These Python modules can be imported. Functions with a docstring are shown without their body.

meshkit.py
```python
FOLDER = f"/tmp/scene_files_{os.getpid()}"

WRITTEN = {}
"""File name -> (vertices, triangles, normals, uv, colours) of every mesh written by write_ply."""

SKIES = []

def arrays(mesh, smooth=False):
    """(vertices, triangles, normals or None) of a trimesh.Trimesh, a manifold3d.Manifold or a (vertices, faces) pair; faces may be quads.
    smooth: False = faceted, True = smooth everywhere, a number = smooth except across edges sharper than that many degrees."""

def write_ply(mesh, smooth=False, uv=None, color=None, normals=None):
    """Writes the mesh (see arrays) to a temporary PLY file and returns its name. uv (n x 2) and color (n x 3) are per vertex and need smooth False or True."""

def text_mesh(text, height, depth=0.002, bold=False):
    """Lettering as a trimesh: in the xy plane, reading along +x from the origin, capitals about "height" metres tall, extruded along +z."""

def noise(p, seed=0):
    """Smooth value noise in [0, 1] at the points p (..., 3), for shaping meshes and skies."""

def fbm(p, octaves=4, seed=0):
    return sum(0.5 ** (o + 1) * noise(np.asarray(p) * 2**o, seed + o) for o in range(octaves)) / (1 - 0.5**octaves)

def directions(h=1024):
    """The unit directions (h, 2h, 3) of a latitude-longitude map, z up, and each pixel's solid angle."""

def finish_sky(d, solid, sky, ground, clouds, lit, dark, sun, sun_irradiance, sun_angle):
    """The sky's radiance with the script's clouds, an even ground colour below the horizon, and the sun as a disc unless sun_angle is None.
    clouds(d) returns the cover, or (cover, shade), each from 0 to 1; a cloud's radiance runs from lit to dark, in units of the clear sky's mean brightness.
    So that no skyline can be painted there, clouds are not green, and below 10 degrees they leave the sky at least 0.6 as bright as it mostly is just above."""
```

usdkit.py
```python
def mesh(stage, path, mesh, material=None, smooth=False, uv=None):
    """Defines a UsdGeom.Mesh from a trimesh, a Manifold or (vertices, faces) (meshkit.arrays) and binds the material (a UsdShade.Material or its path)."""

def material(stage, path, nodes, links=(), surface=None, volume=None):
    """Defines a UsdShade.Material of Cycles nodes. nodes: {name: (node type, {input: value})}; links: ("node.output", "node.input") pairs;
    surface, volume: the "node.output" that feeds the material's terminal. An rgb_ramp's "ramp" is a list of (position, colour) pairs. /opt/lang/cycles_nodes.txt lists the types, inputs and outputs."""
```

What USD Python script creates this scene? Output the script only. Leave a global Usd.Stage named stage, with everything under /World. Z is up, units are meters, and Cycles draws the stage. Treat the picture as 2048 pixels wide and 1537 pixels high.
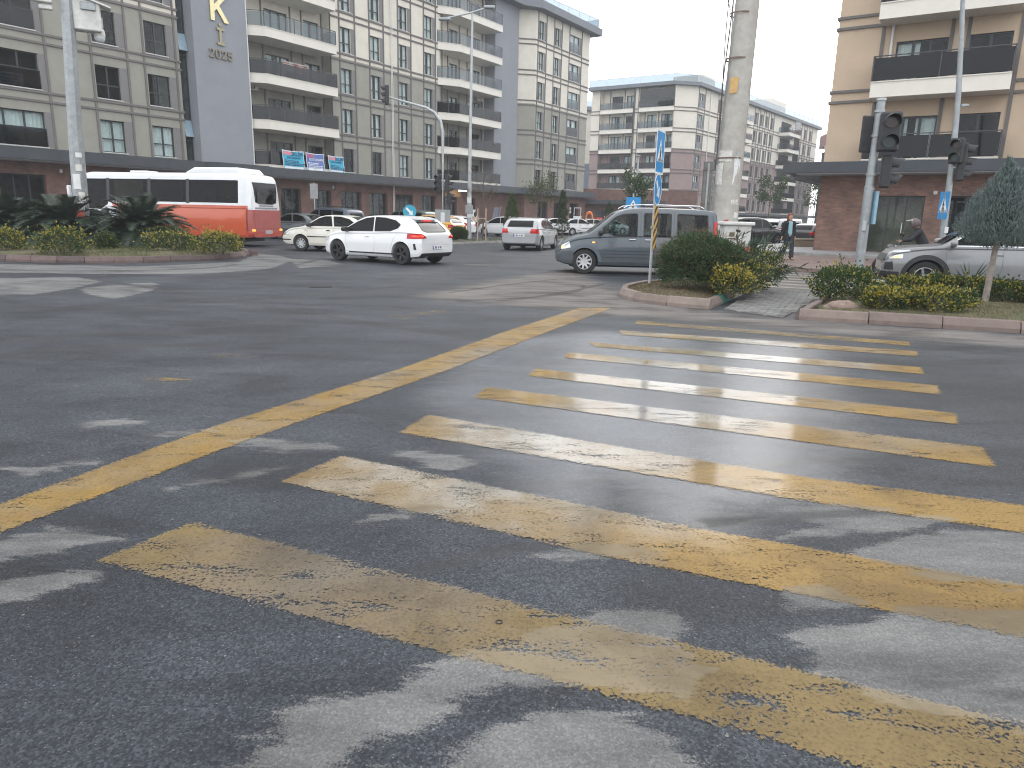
import math, numpy as np, trimesh, manifold3d as m3, usdkit, meshkit
from shapely.geometry import Polygon, Point, LineString, box as sbox
from shapely import affinity
from shapely.ops import unary_union
from pxr import Usd, UsdGeom, UsdLux, UsdShade, Gf, Sdf, Vt

stage = Usd.Stage.CreateInMemory()
UsdGeom.Xform.Define(stage, '/World')
UsdGeom.Scope.Define(stage, '/World/Looks')
RNG = np.random.default_rng(7)
PI = math.pi

# ------------------------------------------------------------------ camera
HC = 1.5                      # eye height, m
PITCH = math.atan2(336.5, 1430.0)
ROLL = 0.0223
FWD = np.array([0, math.cos(PITCH), -math.sin(PITCH)])
_rt = np.array([1.0, 0, 0]); _up = np.cross(_rt, FWD)
RIGHT = math.cos(ROLL) * _rt + math.sin(ROLL) * _up
UP = -math.sin(ROLL) * _rt + math.cos(ROLL) * _up
cam = UsdGeom.Camera.Define(stage, '/World/camera')
cam.CreateHorizontalApertureAttr(36.0)
cam.CreateFocalLengthAttr(36.0 * 1430.0 / 2048.0)
cam.CreateClippingRangeAttr((0.05, 3000.0))
cam.CreateExposureAttr(0.22)
M = Gf.Matrix4d(*RIGHT, 0, *UP, 0, *(-FWD), 0, 0, 0, HC, 1)
cam.AddTransformOp().Set(M)

# ------------------------------------------------------------------ sky and sun (overcast late afternoon)
SUN_EL, SUN_AZ = math.radians(32), math.radians(28)      # brightest side of the sky: ahead and to the right
dome = UsdLux.DomeLight.Define(stage, '/World/sky')
dome.CreateIntensityAttr(1.0)
sky = usdkit.material(stage, '/World/Looks/sky', {
    'tc': ('texture_coordinate', {}),
    'sky': ('sky_texture', {'sky_type': 'single_scattering', 'sun_disc': False, 'sun_elevation': SUN_EL, 'sun_rotation': SUN_AZ,
                            'air_density': 1.0, 'aerosol_density': 2.0, 'ozone_density': 1.0}),
    'n': ('noise_texture', {'scale': 1.6, 'detail': 5, 'roughness': 0.55}),
    'r': ('rgb_ramp', {'ramp': [(0.25, (12.0, 12.4, 13.0)), (0.75, (15.4, 15.5, 15.6))]}),
    'm': ('mix', {'fac': 0.93}),
    'bg': ('background_shader', {'strength': 0.12})},
    [('tc.generated', 'n.vector'), ('n.fac', 'r.fac'), ('sky.color', 'm.color1'), ('r.color', 'm.color2'), ('m.color', 'bg.color')], surface='bg.background')
UsdShade.MaterialBindingAPI.Apply(dome.GetPrim()).Bind(sky)
dome.GetPrim().SetCustomDataByKey('kind', 'structure')
sun = UsdLux.DistantLight.Define(stage, '/World/sun')
sun.CreateNormalizeAttr(True) if hasattr(sun, 'CreateNormalizeAttr') else None
sun.CreateIntensityAttr(0.14); sun.CreateAngleAttr(25.0); sun.CreateColorAttr(Gf.Vec3f(1.0, 0.95, 0.88))
_sd = np.array([math.sin(SUN_AZ) * math.cos(SUN_EL), math.cos(SUN_AZ) * math.cos(SUN_EL), math.sin(SUN_EL)])   # towards the sun
_z = _sd; _x = np.cross([0, 0, 1.0], _z); _x /= np.linalg.norm(_x); _y = np.cross(_z, _x)
sun.AddTransformOp().Set(Gf.Matrix4d(*_x, 0, *_y, 0, *_z, 0, 0, 0, 30, 1))
# ------------------------------------------------------------------ helpers: prims, labels, meshes
USED = {}
def numbered(path):
    n = USED.get(path, -1) + 1
    USED[path] = n
    return path if n == 0 else f'{path}_{n:03d}'
def tag(p, label=None, cat=None, group=None, kind=None):
    prim = p.GetPrim() if hasattr(p, 'GetPrim') else p
    for k, v in (('label', label), ('category', cat), ('group', group), ('kind', kind)):
        if v: prim.SetCustomDataByKey(k, v)
    return prim
def pth(parent):
    if parent is None: return '/World'
    return parent if isinstance(parent, str) else str(parent.GetPath())
def obj(name, mesh, mat, parent=None, smooth=False, uv=None):
    path = numbered(f'{pth(parent)}/{name}')
    return usdkit.mesh(stage, path, mesh, mat, smooth=smooth, uv=uv).GetPrim()
def node(name, parent=None, loc=None, rz=None):
    x = UsdGeom.Xform.Define(stage, numbered(f'{pth(parent)}/{name}'))
    if loc is not None: x.AddTranslateOp().Set(Gf.Vec3d(*map(float, loc)))
    if rz is not None: x.AddRotateZOp().Set(float(rz))
    return x.GetPrim()
def thing(name, label, cat, loc=(0, 0, 0), rz=0.0, group=None, kind=None):
    return tag(node(name, None, loc, rz), label, cat, group, kind)
def copy_of(root, loc, rz, label, group=None, scale=None):
    x = UsdGeom.Xform.Define(stage, numbered(str(root.GetPath()).rstrip('0123456789').rstrip('_')))
    x.AddTranslateOp().Set(Gf.Vec3d(*map(float, loc))); x.AddRotateZOp().Set(float(rz))
    p = x.GetPrim()
    for c in root.GetChildren():
        q = stage.DefinePrim(f'{x.GetPath()}/{c.GetName()}')
        q.GetReferences().AddInternalReference(c.GetPath())
    tag(p, label, root.GetCustomDataByKey('category'), group or root.GetCustomDataByKey('group'))
    return p
def primvar(prim, name, values):
    UsdGeom.PrimvarsAPI(prim).CreatePrimvar(name, Sdf.ValueTypeNames.FloatArray, 'vertex').Set(Vt.FloatArray.FromNumpy(np.asarray(values, np.float32)))

def join(ms): return trimesh.util.concatenate([m if isinstance(m, trimesh.Trimesh) else tm(m) for m in ms])
def tm(m):
    if isinstance(m, trimesh.Trimesh): return m
    if isinstance(m, tuple):
        v, f, _ = meshkit.arrays(m); return trimesh.Trimesh(v, f, process=False)
    a = m.to_mesh(); return trimesh.Trimesh(np.array(a.vert_properties[:, :3], float), np.array(a.tri_verts), process=False)
def man(t): return m3.Manifold(m3.Mesh(np.asarray(t.vertices, np.float32), np.asarray(t.faces, np.uint32)))
def box(x0, x1, y0, y1, z0, z1):
    m = trimesh.creation.box([abs(x1 - x0), abs(y1 - y0), abs(z1 - z0)]); m.apply_translation([(x0 + x1) / 2, (y0 + y1) / 2, (z0 + z1) / 2]); return m
def bbox(x0, x1, y0, y1, z0, z1, r=0.01):
    """box with chamfered edges"""
    r = min(r, abs(x1 - x0) * .45, abs(y1 - y0) * .45, abs(z1 - z0) * .45)
    P = []
    for a in (0, 1):
        for b in (0, 1):
            for c in (0, 1):
                p = np.array([(x0, x1)[a], (y0, y1)[b], (z0, z1)[c]], float); s = np.array([1 - 2 * a, 1 - 2 * b, 1 - 2 * c])
                for k in range(3):
                    q = p + s * r; q[k] = p[k]; P.append(q)
    return trimesh.convex.convex_hull(np.array(P))
def move(m, d): m = m.copy(); m.apply_translation(d); return m
def rot(m, ang, axis, point=(0, 0, 0)): m = m.copy(); m.apply_transform(trimesh.transformations.rotation_matrix(ang, axis, point)); return m
def cyl(p0, p1, r, n=16, r1=None):
    p0, p1 = np.array(p0, float), np.array(p1, float)
    return tube([p0, p1], [r, r if r1 is None else r1], n)
def tube(P, R, n=8, caps=True):
    P = np.asarray(P, float); R = np.broadcast_to(np.asarray(R, float), (len(P),))
    T = np.gradient(P, axis=0); T /= np.linalg.norm(T, axis=1, keepdims=True) + 1e-12
    ref = np.array([0, 0, 1.0]) if abs(T[:, 2]).mean() < .8 else np.array([1.0, 0, 0])
    A = np.cross(T, ref); A /= np.linalg.norm(A, axis=1, keepdims=True) + 1e-12; B = np.cross(T, A)
    an = np.arange(n) * 2 * PI / n
    V = (P[:, None] + R[:, None, None] * (np.cos(an)[None, :, None] * A[:, None] + np.sin(an)[None, :, None] * B[:, None])).reshape(-1, 3)
    F = []
    for i in range(len(P) - 1):
        for j in range(n):
            a, b, c, d = i * n + j, i * n + (j + 1) % n, (i + 1) * n + (j + 1) % n, (i + 1) * n + j
            F += [[a, c, b], [a, d, c]]
    if caps:
        V = np.vstack([V, P[0], P[-1]]); k = len(V) - 2
        for j in range(n):
            F.append([k, j, (j + 1) % n]); F.append([k + 1, (len(P) - 1) * n + (j + 1) % n, (len(P) - 1) * n + j])
    m = trimesh.Trimesh(V, F, process=False)
    if m.volume < 0: m.invert()
    return m
def revolve(profile, n=24):
    """profile: (r, z) list, closed or open, about z"""
    return trimesh.creation.revolve(np.asarray(profile, float), sections=n)
def plate(poly, t0, t1):
    """shapely polygon in (x, y) extruded from z = t0 to t1"""
    polys = [poly] if poly.geom_type == 'Polygon' else list(poly.geoms)
    out = []
    for p in polys:
        if p.area < 1e-9: continue
        m = trimesh.creation.extrude_polygon(p, t1 - t0); m.apply_translation([0, 0, t0]); out.append(m)
    return join(out)
XZ = np.array([[1, 0, 0, 0], [0, 0, -1, 0], [0, 1, 0, 0], [0, 0, 0, 1.0]])    # (x, y, z) -> (x, -z, y): a plate in x, z whose thickness runs towards -y
def wallplate(poly, y0, y1):
    m = plate(poly, -y1, -y0); m.apply_transform(XZ); return m
def az(h): return 90.0 - h                                    # compass heading (from +y clockwise) to rotation about z
def D(a): return np.array([math.sin(math.radians(a)), math.cos(math.radians(a))])

# ------------------------------------------------------------------ materials
MATS = {}
def mat(name, color, rough=0.6, metal=0.0, var=0.12, scale=6.0, bump=0.0, bscale=60.0, spec=0.5, coat=0.0, dirt=0.0, dirtcol=(.12, .10, .08), sheen=0.0, dark=None):
    """principled with large-scale tone variation, optional fine relief and soiling, all in world space"""
    if name in MATS: return MATS[name]
    c = np.array(color, float)
    nodes = {'g': ('geometry', {}), 'n': ('noise_texture', {'scale': scale, 'detail': 5, 'roughness': .6}),
             'r': ('rgb_ramp', {'ramp': [(.3, tuple(c * (1 - var))), (.7, tuple(np.minimum(c * (1 + var), .95)))]}),
             'p': ('principled_bsdf', {'roughness': rough, 'metallic': metal, 'specular_ior_level': spec, 'coat_weight': coat, 'coat_roughness': .06})}
    links = [('g.position', 'n.vector'), ('n.fac', 'r.fac')]
    last = 'r.color'
    if dirt:
        nodes |= {'n2': ('noise_texture', {'scale': scale * .37, 'detail': 8, 'roughness': .7}), 'r2': ('rgb_ramp', {'ramp': [(.45, (0, 0, 0)), (.75, (dirt, dirt, dirt))]}), 'mx': ('mix', {'color2': dirtcol})}
        links += [('g.position', 'n2.vector'), ('n2.fac', 'r2.fac'), ('r2.color', 'mx.fac'), (last, 'mx.color1')]; last = 'mx.color'
    links.append((last, 'p.base_color'))
    if bump:
        nodes |= {'n3': ('noise_texture', {'scale': bscale, 'detail': 4}), 'b': ('bump', {'strength': bump, 'distance': .01})}
        links += [('g.position', 'n3.vector'), ('n3.fac', 'b.height'), ('b.normal', 'p.normal')]
    MATS[name] = usdkit.material(stage, f'/World/Looks/{name}', nodes, links, surface='p.BSDF')
    return MATS[name]
def emit(name, color, strength, base=None):
    if name not in MATS:
        MATS[name] = usdkit.material(stage, f'/World/Looks/{name}', {'p': ('principled_bsdf', {'base_color': base or color, 'emission_color': color, 'emission_strength': strength, 'roughness': .3})}, [], surface='p.BSDF')
    return MATS[name]
def glass(name, tint=(.75, .8, .8), rough=0.03, ior=1.5, haze=0.0):
    if name not in MATS:
        nodes = {'f0': ('fresnel', {'IOR': ior}), 'ge': ('geometry', {}), 'fr': ('math', {'math_type': 'subtract', 'value1': 1.0}), 'f': ('math', {'math_type': 'multiply'}), 't': ('transparent_bsdf', {'color': tint}), 'g': ('glossy_bsdf', {'color': (.95, .97, 1), 'roughness': rough}), 'm': ('mix_closure', {})}
        MATS[name] = usdkit.material(stage, f'/World/Looks/{name}', nodes, [('ge.normal', 'f0.normal'), ('ge.backfacing', 'fr.value2'), ('f0.fac', 'f.value1'), ('fr.value', 'f.value2'), ('f.value', 'm.fac'), ('t.BSDF', 'm.closure1'), ('g.BSDF', 'm.closure2')], surface='m.closure')
    return MATS[name]
def leafmat(name, c1, c2, rough=.5, trans=.25):
    """leaf faces: tone varies per clump and between leaves, some light passes"""
    if name not in MATS:
        nodes = {'g': ('geometry', {}), 'n': ('noise_texture', {'scale': 9.0, 'detail': 3}), 'w': ('white_noise_texture', {}), 's': ('vector_math', {'math_type': 'snap', 'vector2': (.03, .03, .03)}),
                 'a': ('math', {'math_type': 'multiply_add', 'value2': .35}), 'r': ('rgb_ramp', {'ramp': [(.25, c1), (.95, c2)]}),
                 'p': ('principled_bsdf', {'roughness': rough, 'specular_ior_level': .4}), 't': ('translucent_bsdf', {}), 'm': ('mix_closure', {'fac': trans})}
        links = [('g.position', 'n.vector'), ('g.position', 's.vector1'), ('s.vector', 'w.vector'), ('w.value', 'a.value1'), ('n.fac', 'a.value3'), ('a.value', 'r.fac'), ('r.color', 'p.base_color'), ('r.color', 't.color'), ('p.BSDF', 'm.closure1'), ('t.BSDF', 'm.closure2')]
        MATS[name] = usdkit.material(stage, f'/World/Looks/{name}', nodes, links, surface='m.closure')
    return MATS[name]
def brickmat(name, c1, c2, mortar, w=.24, h=.075, m=.012, off=.5):
    if name not in MATS:
        nodes = {'u': ('uvmap', {'attribute': 'st'}), 'b': ('brick_texture', {'color1': c1, 'color2': c2, 'mortar': mortar, 'scale': 1.0, 'mortar_size': m, 'mortar_smooth': .1, 'brick_width': w, 'row_height': h, 'offset': off}),
                 'g': ('geometry', {}), 'n': ('noise_texture', {'scale': 1.3, 'detail': 6, 'roughness': .65}), 'r': ('rgb_ramp', {'ramp': [(.3, (.62, .62, .64)), (.7, (1.15, 1.1, 1.05))]}), 'x': ('mix', {'mix_type': 'multiply', 'fac': 1.0}),
                 'p': ('principled_bsdf', {'roughness': .8}), 'bp': ('bump', {'strength': .5, 'distance': .01, 'invert': True})}
        links = [('u.UV', 'b.vector'), ('g.position', 'n.vector'), ('n.fac', 'r.fac'), ('b.color', 'x.color1'), ('r.color', 'x.color2'), ('x.color', 'p.base_color'), ('b.fac', 'bp.height'), ('bp.normal', 'p.normal')]
        MATS[name] = usdkit.material(stage, f'/World/Looks/{name}', nodes, links, surface='p.BSDF')
    return MATS[name]
# ------------------------------------------------------------------ the ground
def at(px, py, z=0.0):
    """ground point (x, y) that the photograph's pixel looks at, on the level z"""
    d = (px - 1024) / 1430 * RIGHT - (py - 768.5) / 1430 * UP + FWD
    return d[:2] * (z - HC) / d[2]
def sdist(P, poly):
    """signed distance (inside positive) of points to a polygon given as ground points"""
    Q = np.asarray(poly, float); d2 = np.full(len(P), 1e9); inside = np.zeros(len(P), bool)
    for a, b in zip(Q, np.roll(Q, -1, 0)):
        ab = b - a; t = np.clip(((P - a) @ ab) / (ab @ ab + 1e-12), 0, 1)
        d2 = np.minimum(d2, ((P - a - t[:, None] * ab) ** 2).sum(1))
        c = (a[1] > P[:, 1]) != (b[1] > P[:, 1])
        with np.errstate(divide='ignore', invalid='ignore'):
            inside ^= c & (P[:, 0] < (b[0] - a[0]) * (P[:, 1] - a[1]) / (b[1] - a[1]) + a[0])
    return np.where(inside, 1, -1) * np.sqrt(d2)
def px_poly(L): return np.array([at(*p) for p in L])

# outlines of dried-out and dusty areas of the carriageway (as they lie on the road)
DRY = [px_poly(L) for L in (
    [(480, 1480), (620, 1402), (720, 1388), (800, 1368), (870, 1335), (930, 1300), (1060, 1270), (1150, 1240), (1200, 1222), (1330, 1224), (1368, 1250), (1372, 1292), (1400, 1320), (1380, 1400), (1300, 1390), (1150, 1370), (1024, 1362), (900, 1425), (720, 1500), (640, 1545), (420, 1545), (560, 1482)],
    [(1000, 1455), (1120, 1410), (1320, 1458), (1400, 1487), (1370, 1517), (1310, 1560), (700, 1560), (860, 1520)],
    [(1590, 1255), (1600, 1305), (1640, 1350), (1760, 1400), (1925, 1440), (2100, 1490), (2100, 1230), (1824, 1215), (1724, 1248), (1624, 1245)],
    [(1566, 1178), (1650, 1170), (1730, 1208), (1650, 1224), (1578, 1222)],
    [(1530, 1005), (1670, 1008), (1920, 1043), (1790, 1068), (1560, 1077), (1620, 1050)],
    [(1700, 1108), (1760, 1088), (1900, 1058), (2100, 1065), (2100, 1180), (1900, 1165)],
    [(1400, 1040), (1480, 1020), (1520, 1032), (1430, 1052)], [(1020, 1010), (1060, 990), (1300, 1030), (1250, 1045)],
    [(785, 908), (850, 902), (985, 926), (890, 940)], [(725, 1043), (830, 1014), (905, 1018), (800, 1042)],
    [(1060, 1110), (1170, 1080), (1290, 1100), (1150, 1120)], [(150, 850), (250, 838), (292, 848), (170, 856)], [(290, 868), (430, 857), (442, 863), (330, 873)],
    [(-40, 1170), (110, 1150), (188, 1143), (186, 1160), (60, 1197), (-40, 1210)], [(-40, 1095), (90, 1058), (245, 1074), (100, 1112), (-40, 1130)],
    [(0, 938), (120, 928), (210, 920), (200, 930), (60, 950)], [(450, 885), (520, 874), (660, 890), (690, 900), (560, 905)], [(330, 975), (470, 950), (600, 928), (480, 958), (340, 982)],
    [(-60, 558), (150, 555), (205, 563), (150, 577), (60, 590), (-60, 592)], [(165, 576), (240, 570), (318, 574), (300, 583), (230, 598), (170, 588)], [(250, 567), (310, 566), (318, 571), (262, 571)],
    [(-60, 528), (300, 533), (480, 524), (512, 508), (560, 512), (590, 520), (540, 538), (400, 549), (200, 548), (-60, 545)], [(575, 518), (660, 522), (690, 530), (600, 537)])]
DUST = [px_poly(L) for L in (
    [(830, 590), (960, 566), (1150, 535), (1252, 590), (1420, 622), (1600, 640), (2200, 678), (2200, 706), (1850, 685), (1500, 655), (1230, 634), (1020, 612), (880, 606)],
    [(1540, 585), (1640, 556), (1760, 575), (1640, 610)], [(1420, 560), (1640, 548), (1760, 570), (1600, 600)])]
WET = [px_poly(L) for L in (
    [(1000, 690), (1200, 668), (1610, 690), (1640, 800), (1650, 900), (1570, 985), (1440, 1000), (1400, 1055), (1330, 1040), (1290, 960), (1190, 940), (1150, 1005), (1085, 990), (1095, 930), (980, 880), (900, 800)],)]
MARKS = [px_poly(L) for L in ([(830, 602), (960, 600), (1080, 594), (1150, 584), (1166, 572)], [(900, 586), (1000, 572), (1110, 559)], [(1000, 602), (1110, 588), (1220, 566)], [(830, 612), (1000, 619), (1250, 641), (1500, 668), (2060, 713)], [(1000, 628), (1230, 646)], [(1500, 656), (2060, 700)], [(1560, 664), (2060, 707)],
    [(380, 548), (560, 536), (650, 512), (610, 498)], [(480, 553), (640, 541), (720, 522)], [(-60, 540), (300, 541), (470, 530)], [(-60, 690), (150, 672), (400, 668)], [(-60, 726), (120, 700), (420, 690)], [(200, 560), (700, 640), (1100, 700)], [(-60, 620), (500, 600), (900, 560)], [(930, 1000), (1400, 940), (2060, 900)], [(700, 1180), (1300, 1060), (2060, 1010)])]
MARKW = [.05, .05, .06, .05, .05, .05, .05, .10, .10, .12, .12, .12, .10, .14, .05, .05]
def ramp_lines(edge, step, far, sgn):
    out, s = [], step
    x = edge
    while x < far: s *= 1.28; x += s; out.append(x)
    return np.array(out) * sgn
gx = np.unique(np.concatenate([ramp_lines(17, .12, 320, -1), np.arange(-17, -4, .11), np.arange(-4, 6.5, .032), np.arange(6.5, 16, .09), ramp_lines(16, .1, 320, 1)]))
gy = np.unique(np.concatenate([ramp_lines(0, .1, 150, -1), np.arange(0, 1.3, .1), np.arange(1.3, 8, .032), np.arange(8, 25, .075), ramp_lines(25, .08, 400, 1)]))
GX, GY = np.meshgrid(gx, gy, indexing='ij'); P2 = np.stack([GX.ravel(), GY.ravel()], 1)
def best(polys, P, cap):
    f = np.full(len(P), -cap)
    for q in polys:
        lo, hi = q.min(0) - cap, q.max(0) + cap
        k = np.nonzero(((P > lo) & (P < hi)).all(1))[0]
        if len(k): f[k] = np.maximum(f[k], sdist(P[k], q))
    return np.clip(f, -cap, cap)
dry = best(DRY, P2, .4); dust = best(DUST, P2, 1.2); wet = best(WET, P2, .5)
def line_dist(P, L):
    d2 = np.full(len(P), 9.0)
    for a, b in zip(L[:-1], L[1:]):
        ab = b - a; t = np.clip(((P - a) @ ab) / (ab @ ab), 0, 1); d2 = np.minimum(d2, ((P - a - t[:, None] * ab) ** 2).sum(1))
    return np.sqrt(d2)
mark = np.zeros(len(P2))
for L, w_ in zip(MARKS, MARKW):
    from scipy.interpolate import make_interp_spline
    s_ = np.linspace(0, 1, len(L)); L = make_interp_spline(s_, L, min(2, len(L) - 1))(np.linspace(0, 1, 30)); lo, hi = L.min(0) - .4, L.max(0) + .4; k = np.nonzero(((P2 > lo) & (P2 < hi)).all(1))[0]
    mark[k] = np.maximum(mark[k], np.clip(1.6 - line_dist(P2[k], L) / w_, 0, 1))
nx, ny = len(gx), len(gy)
ii, jj = np.meshgrid(np.arange(nx - 1), np.arange(ny - 1), indexing='ij'); a = (ii * ny + jj).ravel()
gF = np.stack([a, a + ny, a + ny + 1, a + 1], 1)
# ---- the road's material: damp dark asphalt with pale chippings, dry grey areas, beige dust
rn = {'g': ('geometry', {}), 'ad': ('attribute', {'attribute': 'dry'}), 'au': ('attribute', {'attribute': 'dust'}),
      'aw': ('attribute', {'attribute': 'wet'}), 'wa': ('math', {'math_type': 'add'}), 'ws': ('map_range', {'range_type': 'smoothstep', 'from_min': -.48, 'from_max': .22, 'to_min': 0, 'to_max': .33, 'clamp': True}), 'wr': ('math', {'math_type': 'subtract'}), 'n1': ('noise_texture', {'scale': 0.55, 'detail': 6, 'roughness': .6}), 'n2': ('noise_texture', {'scale': 1.0, 'detail': 9, 'roughness': .70}), 'n3': ('noise_texture', {'scale': 125.0, 'detail': 3, 'roughness': .7}),
      'v': ('voronoi_texture', {'scale': 118.0}), 'v2': ('voronoi_texture', {'scale': 33.0}), 'sc': ('separate_color', {}), 'sc2': ('separate_color', {}),
      'asph': ('rgb_ramp', {'ramp': [(.34, (.024, .028, .035)), (.5, (.040, .046, .056)), (.66, (.060, .067, .079))]}),
      'am': ('attribute', {'attribute': 'mark'}), 'mk': ('math', {'math_type': 'multiply'}), 'mk2': ('math', {'math_type': 'multiply', 'value2': 1.1, 'use_clamp': True}), 'stn': ('noise_texture', {'scale': .85, 'detail': 6, 'roughness': .62, 'distortion': .6}), 'str': ('rgb_ramp', {'ramp': [(.36, (.56, .55, .55)), (.47, (.84, .84, .84)), (.56, (1, 1, 1)), (.70, (1.18, 1.17, 1.15))]}), 'stx': ('mix', {'mix_type': 'multiply', 'fac': 1.0}), 'mkc': ('mix', {'color2': (.038, .038, .039)}), 'sg': ('separate_color', {}), 'cell': ('rgb_ramp', {'ramp': [(0, (.50, .50, .50)), (.6, (1, 1, 1)), (1, (1.75, 1.72, 1.66))]}), 'ms0': ('mapping', {'rotation': (0, 0, .44), 'scale': (.8, 1.9, 1)}), 'gc': ('mix', {'mix_type': 'multiply', 'fac': .5}), 'mc': ('mix', {'mix_type': 'multiply', 'fac': 1.0}), 'map2': ('mapping', {'rotation': (0, 0, .44), 'scale': (2.4, 7.5, 1)}), 'grain': ('rgb_ramp', {'ramp': [(.25, (.55, .55, .56)), (.5, (1, 1, 1)), (.75, (1.55, 1.52, 1.47))]}), 'mg': ('mix', {'mix_type': 'multiply', 'fac': 1.0}),
      'st1': ('math', {'math_type': 'greater_than', 'value2': .965}), 'sd1': ('math', {'math_type': 'less_than', 'value2': .36}), 'stm': ('math', {'math_type': 'multiply'}), 'stw': ('math', {'math_type': 'multiply', 'value2': .75}), 'ms': ('mix', {'color2': (.20, .20, .195)}),
      'st2': ('math', {'math_type': 'greater_than', 'value2': .985}), 'sd2': ('math', {'math_type': 'less_than', 'value2': .20}), 'stm2': ('math', {'math_type': 'multiply'}), 'stw2': ('math', {'math_type': 'multiply', 'value2': .8}), 'ms2': ('mix', {'color2': (.22, .22, .21)}),
      'dn': ('math', {'math_type': 'multiply_add', 'value2': .44, 'value3': -.22}), 'da': ('math', {'math_type': 'add'}), 'd3': ('math', {'math_type': 'multiply_add', 'value2': .16, 'value3': -.08}), 'd4': ('math', {'math_type': 'add'}), 'ds': ('map_range', {'range_type': 'smoothstep', 'from_min': -.024, 'from_max': .030, 'clamp': True}),
      'dcol': ('rgb_ramp', {'ramp': [(.3, (.120, .121, .122)), (.7, (.185, .185, .183))]}), 'dg': ('mix', {'mix_type': 'multiply', 'fac': .6}), 'md': ('mix', {}),
      'map': ('mapping', {'rotation': (0, 0, .42), 'scale': (.35, 2.6, 1)}), 'ns': ('noise_texture', {'scale': 1.5, 'detail': 7, 'roughness': .66}),
      'un': ('math', {'math_type': 'multiply_add', 'value2': 1.9, 'value3': -.95}), 'ua': ('math', {'math_type': 'add'}), 'us': ('map_range', {'range_type': 'smoothstep', 'from_min': -.25, 'from_max': .5, 'to_max': .92, 'clamp': True}),
      'ucol': ('rgb_ramp', {'ramp': [(.3, (.145, .132, .123)), (.7, (.215, .198, .184))]}), 'mu': ('mix', {}),
      'dx': ('math', {'math_type': 'maximum'}), 'rr': ('math', {'math_type': 'multiply_add', 'value2': .42}), 'rb': ('map_range', {'from_min': .3, 'from_max': .7, 'to_min': .50, 'to_max': .62, 'clamp': True}),
      'bh': ('math', {'math_type': 'multiply_add', 'value2': -.7}), 'bs': ('map_range', {'from_min': 0, 'from_max': .33, 'to_min': .50, 'to_max': .15, 'clamp': True}), 'bp': ('bump', {'distance': .005}),
      'sp': ('map_range', {'from_min': 0, 'from_max': .33, 'to_min': .22, 'to_max': .62, 'clamp': True}), 'p': ('principled_bsdf', {})}
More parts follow.
